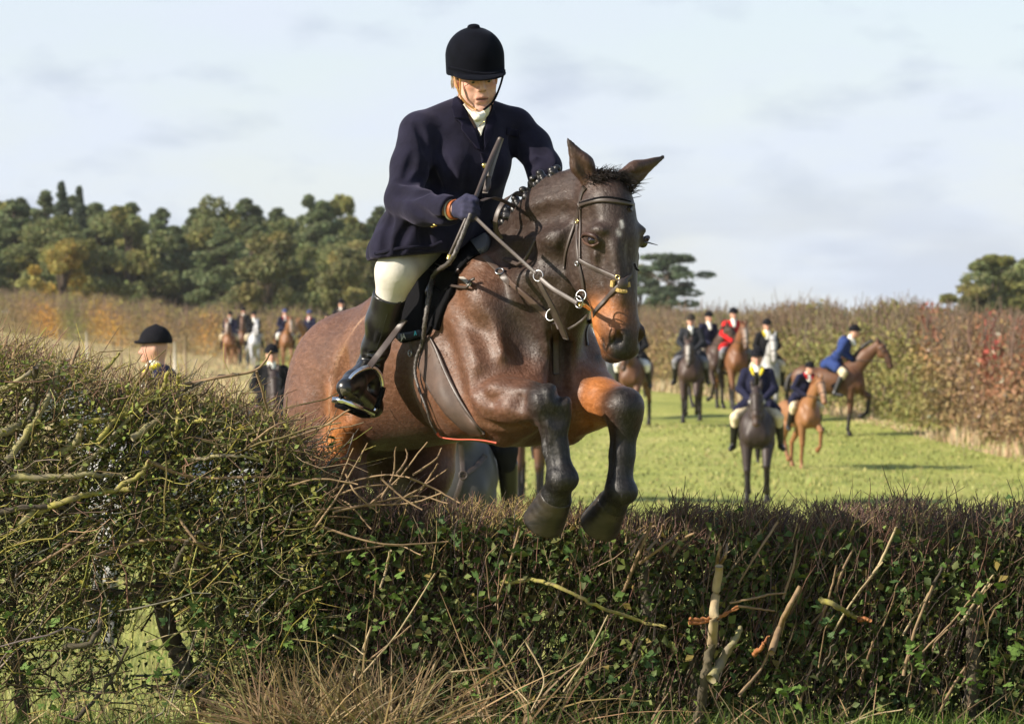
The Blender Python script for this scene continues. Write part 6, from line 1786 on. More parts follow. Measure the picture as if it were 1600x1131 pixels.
def col_right(X, Y, t, n):
    px = 800 + X / Y * F_PX
    c = mixc((0.185, 0.135, 0.068), (0.155, 0.150, 0.055), n1(Y, 0.21, 0.9))
    g = blob(px, 1395, 70) * 0.75
    c = c * (1 - g[:, None]) + np.array((0.165, 0.155, 0.055)) * g[:, None]
    g = blob(px, 1130, 60) * 0.4
    c = c * (1 - g[:, None]) + np.array((0.12, 0.135, 0.045)) * g[:, None]
    r_ = (blob(px, 1452, 22) * np.clip(t * 2 - 0.9, 0, 1) * 0.8 + blob(px, 1548, 24) * np.clip(t * 2 - 0.5, 0, 1) + blob(px, 1600, 26) * 0.6 * np.clip(t * 2 - .6, 0, 1)) * (rng.random(n) < 0.7)
    r_ = np.clip(r_, 0, 1)
    c = c * (1 - r_[:, None]) + np.array((0.24, 0.045, 0.040)) * r_[:, None]
    b_ = np.clip((px - 1430) / 60, 0, 1) * 0.5 * (1 - r_)
    c = c * (1 - b_[:, None]) + np.array((0.20, 0.115, 0.075)) * b_[:, None]
    wsp = (rng.random(n) < 0.012) & (px > 1440)
    c[wsp] = (0.36, 0.31, 0.24)
    return vary(c * 1.75, n, .3, .1)
far_hedge([(-95, 320), (-60, 275), (-30, 240), (-18, 208), (-8, 187), (-2, 172), (2.5, 155)], 'long autumn hedge with orange and brown leaves in front of the dark wood',
          lambda X, Y, s: 2.15 + 0.2 * np.sin(s * 0.7) + 0.15 * np.sin(s * 1.9) + rng.uniform(-.1, .25, len(s)), col_left, 420, 70)
def h_right(X, Y, s):
    px = 800 + X / Y * F_PX
    return 2.08 + 0.12 * np.sin(s * 1.3) + 0.30 * blob(px, 1410, 70) + 0.35 * blob(px, 1260, 30) + 0.30 * blob(px, 1590, 60) + rng.uniform(-.1, .3, len(s))
far_hedge([(2.5, 155), (4.6, 138), (6.6, 118), (8.6, 99), (10.3, 84), (12.4, 66), (14.8, 48), (16, 40)], 'long autumn hedge along the right side of the field, red berries at its near end', h_right, col_right, 1150, 130)

# ------------------------------------------------------------------ wire fence on the left
fence = tag(put('wire_fence', None), 'thin wooden posts and wire crossing the rough dry grass on the left', 'fence')
fence.location = (-15, 165, gz(-15, 165))
posts = [(52, 520, 175, 0), (92, 513, 196, -.10), (135, 519, 150, -.06), (176, 531, 182, -.12), (190, 530, 165, 0.02), (273, 534, 152, 0), (290, 526, 141, 0)]
pb = []
m_post = mat('weathered_post', (0.26, 0.20, 0.13), rough=0.9, var=0.3, vscale=10); m_postw = mat('pale_post', (0.60, 0.56, 0.48), rough=0.8)
for i, (px, yt, Y, ln) in enumerate(posts):
    T_ = at(px, yt, Y); g0 = gz(T_.x, Y)
    r_ = 0.045 if i != 6 else 0.055
    o = put('post', tube_mesh('post', [Vector((T_.x - ln, Y, g0 - 0.1)) - fence.location, T_ - fence.location], [r_, r_ * 0.9], 7, 4, False), m_postw if i in (5, 2) else m_post, None)
    o.parent = fence; pb.append((T_.x, Y, T_.z))
pb.sort(key=lambda q: q[1])
for dz in (0.1, 0.5):
    w_ = [Vector((a, b, c - dz)) - fence.location for a, b, c in pb]
    o = put('wire', tube_mesh('wire', w_, 0.006, 4, 4, False), m_steel if False else m_post, None); o.parent = fence

# ------------------------------------------------------------------ grass in the field
def blades(name, X, Y, hgt, wid, col, kind='stuff', bend=0.4, base=None, label=None):
    n = len(X); Z = ground(X, Y) if base is None else base
    a = rng.uniform(0, 2 * math.pi, n); d = np.stack([np.cos(a), np.sin(a), np.zeros(n)], -1); s = np.stack([-np.sin(a), np.cos(a), np.zeros(n)], -1)
    ti = rng.uniform(0, 2 * math.pi, n); tl = np.stack([np.cos(ti), np.sin(ti), np.zeros(n)], -1) * (rng.uniform(0.1, 1, n) * bend * hgt)[:, None]
    B0 = np.stack([X, Y, Z], -1); up = np.array([[0, 0, 1.0]]) * hgt[:, None]
    w = wid[:, None]
    V = np.stack([B0 - s * w / 2, B0 + s * w / 2, B0 + up * 0.55 + tl * 0.3 + s * w * .4, B0 + up * 0.55 + tl * 0.3 - s * w * .4, B0 + up + tl], 1).reshape(-1, 3)
    i = np.arange(n)[:, None] * 5
    Q = i + np.array([[0, 1, 2, 3]]); T = i + np.array([[3, 2, 4]])
    return tag(put(name, mesh_from(name, V, [Q, T], False, np.repeat(col, 5, 0)), m_blade, label=label), kind=kind)
def gcol(n, dry=0.35):
    c = mixc((0.24, 0.27, 0.08), (0.42, 0.385, 0.16), (rng.random(n) < dry) * rng.uniform(.4, 1, n) + rng.uniform(0, .25, n))
    return vary(c, n, .25, .08)
n = 34000; Y = 16.9 + 19 * rng.random(n) ** 1.2; X = rng.uniform(-0.145, 0.145, n) * Y * 1.1
blades('grass', X, Y, rng.uniform(0.05, 0.16, n), rng.uniform(0.006, 0.012, n), gcol(n, .45))
n = 30000; Y = 34 + 60 * rng.random(n) ** 1.1; X = rng.uniform(-0.14, 0.14, n) * Y
ok_ = ~((X + 0.066 * Y < 0.4) & (Y > 58)); X = X[ok_]; Y = Y[ok_]; n = len(X)
clump = n1(X, 1.9, .4) * n1(Y, 1.1, 1.1)
blades('grass', X, Y, rng.uniform(0.03, 0.09, n) * (0.6 + 0.9 * clump), rng.uniform(0.02, 0.05, n), gcol(n, .4))
# rough dry grass: along the fence and at the foot of the right hedge
n = 16000; Y = rng.uniform(58, 215, n); X = -0.066 * Y + rng.uniform(-14, 0.6, n) * np.clip(Y / 120, .4, 1)
blades('dry_grass', X, Y, rng.uniform(0.10, 0.32, n), rng.uniform(0.02, 0.05, n), vary((0.46, 0.37, 0.21), n, .25))
hp_ = np.array([(4.6, 138), (6.6, 118), (8.6, 99), (10.3, 84), (12.4, 66), (14.8, 48)], float); s_ = rng.uniform(0, 1, 5000)
Yh = 48 + 90 * s_; Xh = np.interp(Yh, hp_[::-1, 1], hp_[::-1, 0]) - 1.05 - rng.uniform(-.3, .5, 5000)
tuft = n1(Yh, 0.8, 2.0)
blades('dry_grass', Xh, Yh, rng.uniform(0.10, 0.42, 5000) * (0.15 + tuft ** 2), rng.uniform(0.02, 0.045, 5000), vary((0.52, 0.40, 0.25), 5000, .25))
# ------------------------------------------------------------------ the hedge being jumped
TX = np.array([-900, -200, 0, 60, 120, 200, 280, 340, 400, 440, 470, 500, 560, 650, 700, 1000, 1300, 1600, 2600], float)
TYp = np.array([560, 556, 552, 557, 568, 600, 616, 622, 636, 658, 705, 742, 768, 780, 788, 796, 792, 786, 790], float)
HY0 = 15.80
def top_z(x):
    px = 800 + x / HY0 * F_PX
    x = np.asarray(x, float)
    return 1.6 + (500 - np.interp(px, TX, TYp)) / F_PX * HY0 + 0.016 * np.sin(x * 9.1 + 1) + 0.014 * np.sin(x * 21.7) + 0.01 * np.sin(x * 47.3 + 2)
def pxof(P): return 800 + P[:, 0] / P[:, 1] * F_PX
def pyof(P): return 500 - (P[:, 2] - 1.6) / P[:, 1] * F_PX
def holes(P):
    """chance to keep a twig or leaf: thin where the photograph sees through the hedge"""
    x, y = pxof(P), pyof(P)
    k = np.ones(len(P))
    for cx, cy, rx, ry, v in ((232, 1015, 72, 60, 0.93), (90, 1035, 50, 40, .7), (205, 905, 60, 28, 0.6), (250, 970, 45, 40, .75), (240, 720, 150, 55, 0.12), (385, 735, 34, 30, .55), (30, 690, 50, 60, .2), (865, 985, 50, 75, 0.55), (1070, 900, 40, 60, .4), (420, 600, 60, 40, .6)):
        d = ((x - cx) / rx) ** 2 + ((y - cy) / ry) ** 2
        k *= 1 - v * np.clip(1.35 - d, 0, 1)
    return rng.random(len(P)) < k
TALL_END = -0.83
tall = tag(put('hedge', None), 'tall overgrown hawthorn hedge with lichen yellow branches on the left of the jump', 'hedge')
tall.location = (-1.6, HY0, 0)
low = tag(put('hedge', None), 'low cut hedge of brown twigs and bramble under the leaping horse', 'hedge')
low.location = (0.6, HY0, 0)
bpy.context.view_layer.update()
TO, LO = np.array(tall.location), np.array(low.location)
def child(name, me, m_, par, kind=None):
    o = bpy.data.objects.new(name, me); COL.objects.link(o); me.materials.append(m_) if not me.materials else None
    o.parent = par
    if kind: o['kind'] = kind
    return o
def twig_set(A, D, ln, r0, wob, col, par, off, name='twigs', m=4, keep=True):
    n = len(A)
    t = np.linspace(0, 1, m)[None, :, None]
    W = np.cumsum(rng.normal(0, 1, (n, m, 3)), 1); W -= W[:, :1]
    P = A[:, None] + D[:, None] * ln[:, None, None] * t + W * (wob * ln)[:, None, None]
    if keep:
        k = holes(P[:, m // 2]); P = P[k]; col = col[k]; r0 = r0[k]
    R = r0[:, None] * np.linspace(1, 0.45, m)[None]
    v, q, ti = tubes(P - off, R, 3)
    return child(name, mesh_from(name, v, q, False, col[ti]), m_twig, par, 'stuff'), P
def unit(v): return v / np.linalg.norm(v, axis=1, keepdims=True)
def hpos(n, x0, x1, y0, y1, zlo, zhi, bias=1.0):
    X = rng.uniform(x0, x1, n); Yy = rng.uniform(y0, y1, n); t = rng.random(n) ** bias
    T_ = top_z(X)
    return np.stack([X, Yy, 0.02 + (zlo + (zhi - zlo) * t) * T_], -1), T_
def leaves(P, size, col, par, off, tilt=0.5, name='leaves', long=1.4, m_=None):
    k = holes(P); P = P[k]; size = size[k]; col = col[k]
    V, T = leaf_mesh_arrays(P - off, size, tilt, long)
    return child(name, mesh_from(name, V, T, False, rep4(np.clip(col, 0, 1))), m_ or m_leafn, par, 'stuff')
BROWN = (0.120, 0.080, 0.052); RUDDY = (0.150, 0.085, 0.065); PALE = (0.30, 0.225, 0.13); LICH = (0.26, 0.235, 0.06); OLIVE = (0.13, 0.115, 0.045)
def pick(n, *cw):
    w = np.array([c[1] for c in cw], float); w /= w.sum()
    i = rng.choice(len(cw), n, p=w)
    return vary(np.array([c[0] for c in cw])[i], n, .35, .1)

# --- tall hedge: twigs
n = 9000
A, T_ = hpos(n, -3.6, TALL_END + 0.10, 15.38, 16.15, 0.05, 1.0, 0.8)
D = unit(np.stack([rng.normal(0.35, 0.55, n), rng.normal(-0.05, 0.5, n), rng.normal(0.35, 0.5, n)], -1))
ln = rng.uniform(0.07, 0.26, n); ln = np.minimum(ln, np.where(D[:, 2] > 0, (T_ + 0.05 - A[:, 2]).clip(0.03) / np.abs(D[:, 2]), 9))
twig_set(A, D, ln, rng.uniform(0.0013, 0.0030, n), 0.10, pick(n, ((0.165, 0.115, 0.07), 2), ((0.25, 0.225, 0.08), 2), ((0.36, 0.32, 0.08), 1.4), ((0.38, 0.29, 0.17), 1.6), ((0.2, 0.12, 0.085), 1)), tall, TO, m=5)
n = 2600                                             # the trimmed top: short upright lit shoots
A, T_ = hpos(n, -3.6, TALL_END - 0.05, 15.40, 16.0, 0.90, 1.0)
D = unit(np.stack([rng.normal(0.15, 0.5, n), rng.normal(-0.05, 0.35, n), rng.uniform(0.3, 1.1, n)], -1))
twig_set(A, D, rng.uniform(0.04, 0.13, n), rng.uniform(0.0014, 0.0026, n), 0.09, pick(n, (RUDDY, 2), (PALE, 2.5), ((0.2, 0.13, 0.07), 2), (LICH, 1.6)), tall, TO, 'top_shoots')
n = 1500                                             # medium lichen covered sticks
A, T_ = hpos(n, -3.6, TALL_END, 15.40, 16.1, 0.05, 0.93)
D = unit(np.stack([rng.normal(0.55, 0.45, n), rng.normal(-0.05, 0.35, n), rng.normal(0.55, 0.4, n)], -1))
twig_set(A, D, np.minimum(rng.uniform(0.2, 0.5, n), (T_ + 0.02 - A[:, 2]).clip(.05) / np.maximum(D[:, 2], .25)), rng.uniform(0.003, 0.006, n), 0.05, pick(n, (LICH, 1.1), (OLIVE, 2), (BROWN, 2), ((0.2, 0.18, 0.14), 1.5)), tall, TO, 'sticks', 6)
# --- tall hedge: small lobed leaves, densest at the lower right
n = 46000
A, T_ = hpos(n, -3.6, TALL_END + 0.16, 15.40, 16.2, 0.10, 0.97, 0.9)
px, py = pxof(A), pyof(A)
keep = rng.random(n) < np.clip(0.52 + 0.35 * (px > 180) + 0.25 * (py > 680), 0, 1)
A = A[keep]; n = len(A)
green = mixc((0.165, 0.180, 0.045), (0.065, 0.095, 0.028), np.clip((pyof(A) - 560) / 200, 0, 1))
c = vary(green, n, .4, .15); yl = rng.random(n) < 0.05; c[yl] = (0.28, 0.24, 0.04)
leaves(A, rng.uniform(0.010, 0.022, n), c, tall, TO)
# --- tall hedge: the thick branches, each its own
def branch(pix, rpx, par, off, col, name='branch', Y=15.45, m_=None, k=7):
    pts = [at(x, y, Y + (0.06 * math.sin(i * 1.9 + x))) - Vector(off) for i, (x, y) in enumerate(pix)]
    sp = smooth_path(pts, 5 * len(pts)); r_ = np.interp(np.linspace(0, 1, len(sp)), [0, 1], [rpx[0] / 410, rpx[1] / 410]) * (1 + (0.05 if m_ in (m_b4, m_pale) else 0.10) * np.sin(np.arange(len(sp)) * 1.7 + pix[0][0]))
    sp = sp + rng.normal(0, 0.0007 if m_ in (m_b4, m_pale) else 0.0025, sp.shape)
    v, q, _ = tubes(sp[None], r_[None], k)
    me = mesh_from(name, v, [q, (len(v) - k + np.arange(k))[None], np.arange(k)[::-1][None]])
    return child(name, me, m_, par)
m_b1 = mat('grey_lichen_bark', (0.19, 0.16, 0.115), rough=0.9, col2=(0.27, 0.245, 0.10), vscale=18, bump=0.8, bscale=60, bdist=0.004)
m_b2 = mat('yellow_lichen_bark', (0.32, 0.29, 0.06), rough=0.9, col2=(0.17, 0.14, 0.07), vscale=22, bump=0.8, bscale=60, bdist=0.004)
m_b3 = mat('dark_hedge_bark', (0.055, 0.043, 0.032), rough=0.9, col2=(0.09, 0.075, 0.045), vscale=16, bump=0.8, bscale=60, bdist=0.004)
m_b4 = mat('tan_cut_stick', (0.27, 0.185, 0.10), rough=0.8, col2=(0.17, 0.11, 0.065), vscale=20, bump=0.5, bscale=60, bdist=0.003)
m_torn = mat('torn_orange_wood', (0.36, 0.15, 0.055), rough=0.8, col2=(0.25, 0.09, 0.03), vscale=30, stretch=(1, 1, 1), bump=0.8, bscale=90, bdist=0.004)
m_pale = mat('pale_debarked_wood', (0.40, 0.32, 0.19), rough=0.8, col2=(0.28, 0.21, 0.12), vscale=14, bump=0.5, bscale=50, bdist=0.004)
for pix, rp, m_ in (
    ([(-20, 712), (30, 668), (62, 612), (84, 578)], (8, 6), m_b1), ([(10, 720), (48, 668), (75, 622), (96, 566)], (6, 4), m_b1), ([(-20, 690), (20, 668), (42, 655)], (7, 6), m_b1),
    ([(0, 610), (40, 588), (62, 570)], (4, 3), m_b1), ([(-10, 606), (26, 604)], (3, 3), m_b1), ([(30, 745), (60, 722), (82, 700)], (8, 6), m_pale),
    ([(95, 708), (118, 690), (128, 668)], (7, 5), m_b1), ([(18, 745), (90, 745), (140, 742), (190, 742)], (6, 3), m_b1), ([(55, 575), (55, 620), (46, 660)], (5, 4), m_b3),
    ([(95, 660), (170, 655), (225, 630), (255, 605), (262, 580)], (5, 3), m_b2), ([(150, 690), (200, 636), (235, 610)], (4, 3), m_b2), ([(205, 685), (250, 655), (268, 650), (316, 648)], (6, 2.5), m_b1),
    ([(230, 700), (264, 680), (276, 668), (278, 600), (280, 585)], (4, 3), m_b2), ([(265, 685), (300, 660), (322, 655)], (3, 2), m_b2), ([(180, 765), (222, 738), (232, 720)], (4, 3), m_b2),
    ([(60, 800), (110, 780), (150, 770), (205, 765)], (5, 4), m_b2), ([(30, 820), (100, 760), (160, 700), (215, 640)], (5, 3), m_b1), ([(290, 600), (340, 590), (400, 578), (424, 548)], (3, 1.6), m_b4),
    ([(400, 580), (410, 610), (418, 640)], (2.5, 1.6), m_b4), ([(285, 610), (300, 605), (330, 590), (372, 584)], (2.6, 1.8), m_b3), ([(405, 710), (440, 690), (500, 668), (546, 640)], (2.6, 1.4), m_b4),
    ([(395, 690), (430, 665), (470, 655)], (2.2, 1.2), m_b4), ([(340, 660), (364, 640), (376, 610)], (3, 2), m_b1), ([(290, 720), (360, 712), (420, 720)], (3, 2), m_b1),
    ([(230, 720), (300, 745), (420, 745), (480, 750)], (3, 2), m_b4), ([(0, 800), (60, 790), (130, 800)], (5, 3), m_b3), ([(120, 930), (190, 928), (240, 930), (300, 915), (350, 895), (390, 880)], (9, 4), m_b3),
    ([(258, 900), (255, 950), (268, 1000), (285, 1030), (300, 1080)], (14, 16), m_b3), ([(100, 1010), (140, 1005), (160, 960), (130, 940)], (5, 3), m_b3), ([(0, 940), (60, 870), (100, 800), (130, 745)], (8, 5), m_b3),
    ([(40, 1140), (30, 1050), (18, 960), (30, 880)], (12, 8), m_b3), ([(300, 1140), (330, 1050), (345, 960), (340, 880), (360, 790)], (10, 6), m_b3), ([(380, 1140), (420, 1000), (440, 900), (430, 800), (445, 730)], (10, 5), m_b3),
    ([(110, 1130), (150, 1090), (180, 1050), (200, 1010)], (4, 2), m_b3), ([(150, 870), (200, 850), (260, 842), (330, 850)], (4, 2), m_b4), ([(230, 800), (236, 860), (238, 900)], (8, 7), m_b2),
    ([(280, 810), (310, 850), (330, 860), (372, 845)], (2.4, 1.5), m_b4), ([(290, 900), (300, 860), (310, 820)], (2.4, 1.5), m_b4), ([(60, 880), (110, 850), (160, 810)], (2.5, 1.5), m_b4),
    ([(20, 560), (24, 548), (34, 536)], (3, 2), m_b4), ([(110, 575), (118, 552), (124, 541)], (3, 2), m_b4), ([(160, 580), (176, 565), (186, 552)], (3, 2), m_b2), ([(214, 600), (228, 580), (232, 566)], (3, 2), m_b4)):
    branch(pix, rp, tall, TO, None, Y=15.43 if rp[0] < 8 else 15.7, m_=m_)
for i in range(70):                                  # more branches further in
    x = rng.uniform(-260, 450); y = rng.uniform(620, 1000); l = rng.uniform(70, 190); a = rng.normal(0.9, 0.5)
    tp = np.interp(x + l * math.cos(a), TX, TYp) + 14
    p3 = (x + l * math.cos(a), max(tp, y - l * math.sin(a))); mid = ((x + p3[0]) / 2 + rng.normal(0, 14), (y + p3[1]) / 2 + rng.normal(0, 10))
    if ((x - 150) / 110) ** 2 + ((y - 990) / 80) ** 2 < 1: continue
    branch([(x, y), mid, p3], (rng.uniform(3, 6), rng.uniform(1.6, 3)), tall, TO, None, Y=rng.uniform(15.45, 16.0), m_=[m_b1, m_b2, m_b3, m_b3, m_b4][int(rng.integers(5))], k=6)

n = 150                                              # longer shoots breaking the outline of the tall hedge
A, T_ = hpos(n, -3.6, TALL_END - 0.02, 15.45, 15.95, 0.90, 0.97)
D = unit(np.stack([rng.normal(0.25, 0.4, n), rng.normal(0, 0.25, n), np.ones(n)], -1))
twig_set(A, D, rng.uniform(0.10, 0.24, n), rng.uniform(0.0016, 0.0026, n), 0.07, pick(n, ((0.3, 0.2, 0.12), 2), ((0.36, 0.32, 0.08), 1), (RUDDY, 1)), tall, TO, 'tall_shoots', 6, False)
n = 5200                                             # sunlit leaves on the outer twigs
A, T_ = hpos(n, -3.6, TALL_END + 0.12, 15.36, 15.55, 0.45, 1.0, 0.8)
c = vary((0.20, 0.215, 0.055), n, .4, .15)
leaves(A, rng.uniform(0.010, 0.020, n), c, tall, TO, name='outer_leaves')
# --- low hedge: upright fine twigs, cut level at the top
XR = 3.2
n = 14500
A, T_ = hpos(n, TALL_END - 0.1, XR, 15.50, 16.22, 0.0, 0.86, 0.85)
D = unit(np.stack([rng.normal(0.22, 0.30, n), rng.normal(-0.04, 0.28, n), rng.uniform(0.5, 1.2, n)], -1))
ln = np.minimum(rng.uniform(0.10, 0.34, n), (T_ + rng.normal(0, 0.018, n) - A[:, 2]).clip(0.04) / np.abs(D[:, 2]))
wv = pxof(A)
c = pick(n, (BROWN, 3), (RUDDY, 2.4), ((0.10, 0.075, 0.07), 2), (PALE, 0.8), (OLIVE, 1))
twig_set(A, D, ln, rng.uniform(0.0013, 0.0030, n), 0.06, c, low, LO)
n = 6500                                             # dense brushy top
A, T_ = hpos(n, TALL_END + 0.15, XR, 15.50, 16.15, 0.78, 0.97)
D = unit(np.stack([rng.normal(0.12, 0.40, n), rng.normal(-0.08, 0.35, n), rng.uniform(0.4, 1.1, n)], -1))
ln = np.minimum(rng.uniform(0.05, 0.16, n), (T_ + rng.normal(0.0, 0.02, n) - A[:, 2]).clip(0.025) / np.abs(D[:, 2]))
px = pxof(A)
strawy = np.clip(1 - np.abs(px - 830) / 230, 0, 1)
c = pick(n, (RUDDY, 3), (BROWN, 2), ((0.17, 0.11, 0.09), 2), (PALE, 0.7))
st = rng.random(n) < strawy * 0.8; c[st] = vary((0.33, 0.25, 0.10), int(st.sum()), .3)
twig_set(A, D, ln, rng.uniform(0.0014, 0.0028, n), 0.06, c, low, LO, 'top_shoots', keep=False)
n = 60                                               # single shoots that escaped the cutter
A, T_ = hpos(n, 0.25, XR, 15.55, 16.0, 0.93, 0.98)
D = unit(np.stack([rng.normal(0.0, 0.3, n), rng.normal(0, 0.2, n), np.ones(n)], -1))
twig_set(A, D, rng.uniform(0.06, 0.15, n), rng.uniform(0.0018, 0.0028, n), 0.04, pick(n, (BROWN, 2), (OLIVE, 1)), low, LO, 'tall_shoots', 4, False)
n = 66000
A, T_ = hpos(n, TALL_END - 0.15, XR, 15.47, 16.22, 0.03, 0.92, 0.9)
px, py = pxof(A), pyof(A)
keep = rng.random(n) < np.clip(0.75 - 0.45 * np.clip((870 - py) / 60, 0, 1) * (px > 950), 0.1, 1)
A = A[keep]; n = len(A)
c = vary(mixc((0.130, 0.165, 0.045), (0.055, 0.085, 0.028), rng.random(n)), n, .4, .15); yl = rng.random(n) < 0.04; c[yl] = (0.22, 0.17, 0.05)
leaves(A, rng.uniform(0.014, 0.036, n), c, low, LO)
# lit cut sticks leaning to the right, each its own
for i in range(84):
    x = rng.uniform(520, 1640) if i > 26 else rng.uniform(1150, 1480); y = rng.uniform(905, 1130)
    if 640 < x < 1010 and rng.random() < 0.6: continue
    l = rng.uniform(40, 150); a = rng.normal(1.12, 0.16)
    y2 = max(y - l * math.sin(a), 815)
    branch([(x, y), (x + l * 0.5 * math.cos(a) + rng.normal(0, 4), (y + y2) / 2), (x + l * math.cos(a), y2)], (rng.uniform(1.4, 3.2), rng.uniform(1.1, 2.3)), low, LO, None, Y=rng.uniform(15.40, 15.62), m_=[m_b4, m_b4, m_pale, m_b3][int(rng.integers(4))], k=6)
# the broken hawthorn stem on the right
branch([(1113, 1006), (1115, 970), (1118, 930), (1124, 884)], (8, 6.5), low, LO, None, 'stem', 15.42, m_pale, 9)
branch([(1094, 1124), (1102, 1060), (1113, 1008)], (8, 7), low, LO, None, 'stem', 15.47, m_b3, 9)
branch([(1112, 1060), (1130, 1030), (1146, 1002), (1158, 980)], (9, 4), low, LO, None, 'stem', 15.40, m_b1, 9)
branch([(1090, 1130), (1086, 1060), (1080, 1010)], (9, 6), low, LO, None, 'stem', 15.52, m_b3, 8)
for o_ in range(3): branch([(1078, 968 + o_ * 3), (1104, 966 + o_ * 2), (1130, 960 + o_), (1153, 946 + o_ * 2)], (3.2, 1.6), low, LO, None, 'torn_branch', 15.38, m_torn, 6)
branch([(1178, 1022), (1190, 1010), (1202, 992)], (4.5, 1.2), low, LO, None, 'torn_branch', 15.40, m_torn, 6)
branch([(1150, 946), (1180, 950), (1210, 954)], (2.4, 1.6), low, LO, None, 'branch', 15.40, m_b4, 6)
branch([(1140, 942), (1170, 936), (1205, 928), (1228, 926)], (2.2, 1.6), low, LO, None, 'branch', 15.40, m_b4, 6)
branch([(1205, 1020), (1218, 980), (1232, 950), (1250, 916)], (6, 3.5), low, LO, None, 'branch', 15.42, m_b4, 7)
branch([(1280, 935), (1310, 948), (1330, 960), (1352, 968)], (5, 3), low, LO, None, 'branch', 15.42, m_b2, 7)
branch([(1340, 968), (1350, 966), (1360, 970)], (4.5, 3), low, LO, None, 'torn_branch', 15.40, m_torn, 7)
branch([(1515, 1131), (1522, 1050), (1520, 980), (1530, 930)], (13, 9), low, LO, None, 'stem', 15.55, m_b3, 8)
branch([(1010, 960), (1008, 900), (1018, 850)], (10, 7), low, LO, None, 'stem', 15.6, m_b3, 8)
branch([(780, 912), (830, 906), (880, 920), (930, 945), (1000, 970), (1040, 978)], (3.5, 2.4), low, LO, None, 'branch', 15.46, m_b2, 7)
branch([(1120, 884), (1122, 868), (1126, 852)], (3, 2), low, LO, None, 'branch', 15.42, m_b4, 6)
branch([(1126, 880), (1134, 866), (1136, 850)], (3, 2), low, LO, None, 'branch', 15.42, m_b4, 6)
for pix in ([(985, 870), (1004, 838), (1022, 822)], [(1000, 880), (1040, 850), (1060, 832)], [(1050, 870), (1068, 842), (1086, 832)], [(1010, 862), (1030, 838), (1036, 818)]):
    branch(pix, (2.6, 1.8), low, LO, None, 'branch', 15.44, m_b4, 6)
# long bare bramble canes lying over the top beneath the girth
canes = [[(486, 826), (520, 772), (552, 700)], [(488, 830), (530, 770), (574, 692)], [(575, 790), (620, 750), (668, 690)], [(596, 778), (614, 742), (618, 698)], [(480, 790), (540, 756), (600, 742), (640, 746)],
         [(640, 746), (680, 764), (718, 786)], [(594, 746), (630, 778), (660, 796)], [(470, 800), (560, 790), (640, 786), (690, 770)], [(505, 782), (560, 762), (620, 756)], [(645, 742), (680, 718), (690, 700)],
         [(430, 826), (470, 812), (520, 806), (574, 812)], [(620, 740), (636, 716), (634, 700)], [(500, 822), (600, 850), (700, 846)], [(460, 870), (560, 858), (620, 852), (660, 868)], [(530, 780), (548, 790), (580, 826)],
         [(520, 800), (640, 775), (700, 786)], [(655, 770), (672, 744), (684, 724)], [(450, 760), (500, 748), (560, 756)], [(540, 740), (556, 770), (590, 800)], [(610, 790), (660, 760), (700, 732)]]
for p in canes: branch(p, (2.0, 1.1), low, LO, None, 'cane', 15.44, m_b4, 5)
for p in ([(700, 1050), (740, 1046), (770, 1045), (800, 1070), (826, 1097)], [(520, 992), (545, 1004), (568, 1022)], [(500, 1065), (528, 1086), (526, 1096)], [(240, 1075), (270, 1100), (290, 1118)],
          [(1320, 1130), (1370, 1115), (1410, 1108)], [(560, 1060), (620, 990), (680, 895)], [(820, 1000), (850, 1060), (830, 1110)], [(880, 1080), (920, 1020), (950, 960)]):
    branch(p, (1.7, 1.0), low, LO, None, 'cane', 15.30, m_pale, 5)

# --- long dry and green grass at the hedge foot
def arc_blades(name, px0, px1, n, zl, col, Y0, Y1, base_py=1150, lean=0.0, w=0.0035, zfac=1.0):
    X = rng.uniform(px0, px1, n); Yy = rng.uniform(Y0, Y1, n)
    A = np.stack([(X - 800) / F_PX * Yy, Yy, np.zeros(n)], -1)
    ln = rng.uniform(zl[0], zl[1], n)
    a = rng.normal(lean, 0.6, n); D = np.stack([np.sin(a), rng.normal(-.1, .25, n), np.cos(a)], -1)
    droop = rng.uniform(0.1, 0.9, n)
    t = np.linspace(0, 1, 6)[None, :, None]
    P = A[:, None] + D[:, None] * ln[:, None, None] * t
    P[:, :, 2] -= (droop * ln)[:, None] * (np.linspace(0, 1, 6)[None] ** 2) * 0.55
    P[:, :, 0] += (np.sin(a) * droop * ln)[:, None] * (np.linspace(0, 1, 6)[None] ** 2) * 0.4
    P[:, :, 2] = np.maximum(P[:, :, 2], 0.01)
    S = np.stack([np.cos(a), rng.normal(0, .5, n), -np.sin(a)], -1); S /= np.linalg.norm(S, axis=1, keepdims=True)
    wv_ = np.array([1, .95, .85, .65, .4, .05])[None, :, None] * w * rng.uniform(.6, 1.3, (n, 1, 1))
    V = np.stack([P - S[:, None] * wv_, P + S[:, None] * wv_], 2).reshape(-1, 3)
    i = (np.arange(n)[:, None] * 12 + np.arange(5)[None] * 2).ravel()
    Q = np.stack([i, i + 1, i + 3, i + 2], -1)
    return tag(put(name, mesh_from(name, V, Q, True, np.repeat(col, 12, 0)), m_blade), kind='stuff')
straw = lambda n: vary((0.27, 0.195, 0.105), n, .5, .12)
arc_blades('dry_grass', -150, 1750, 480, (0.12, 0.34), straw(480), 15.25, 15.62)
arc_blades('dry_grass', 390, 640, 850, (0.2, 0.56), straw(850), 15.22, 15.6, lean=-0.15)
arc_blades('dry_grass', 540, 860, 200, (0.3, 0.70), straw(200), 15.3, 15.65, lean=0.25)
arc_blades('grass', 1300, 1750, 1500, (0.08, 0.20), vary((0.11, 0.17, 0.03), 1500, .3), 15.2, 15.6)
arc_blades('grass', -150, 1300, 1800, (0.08, 0.24), vary((0.09, 0.13, 0.03), 1800, .35), 15.2, 15.6)
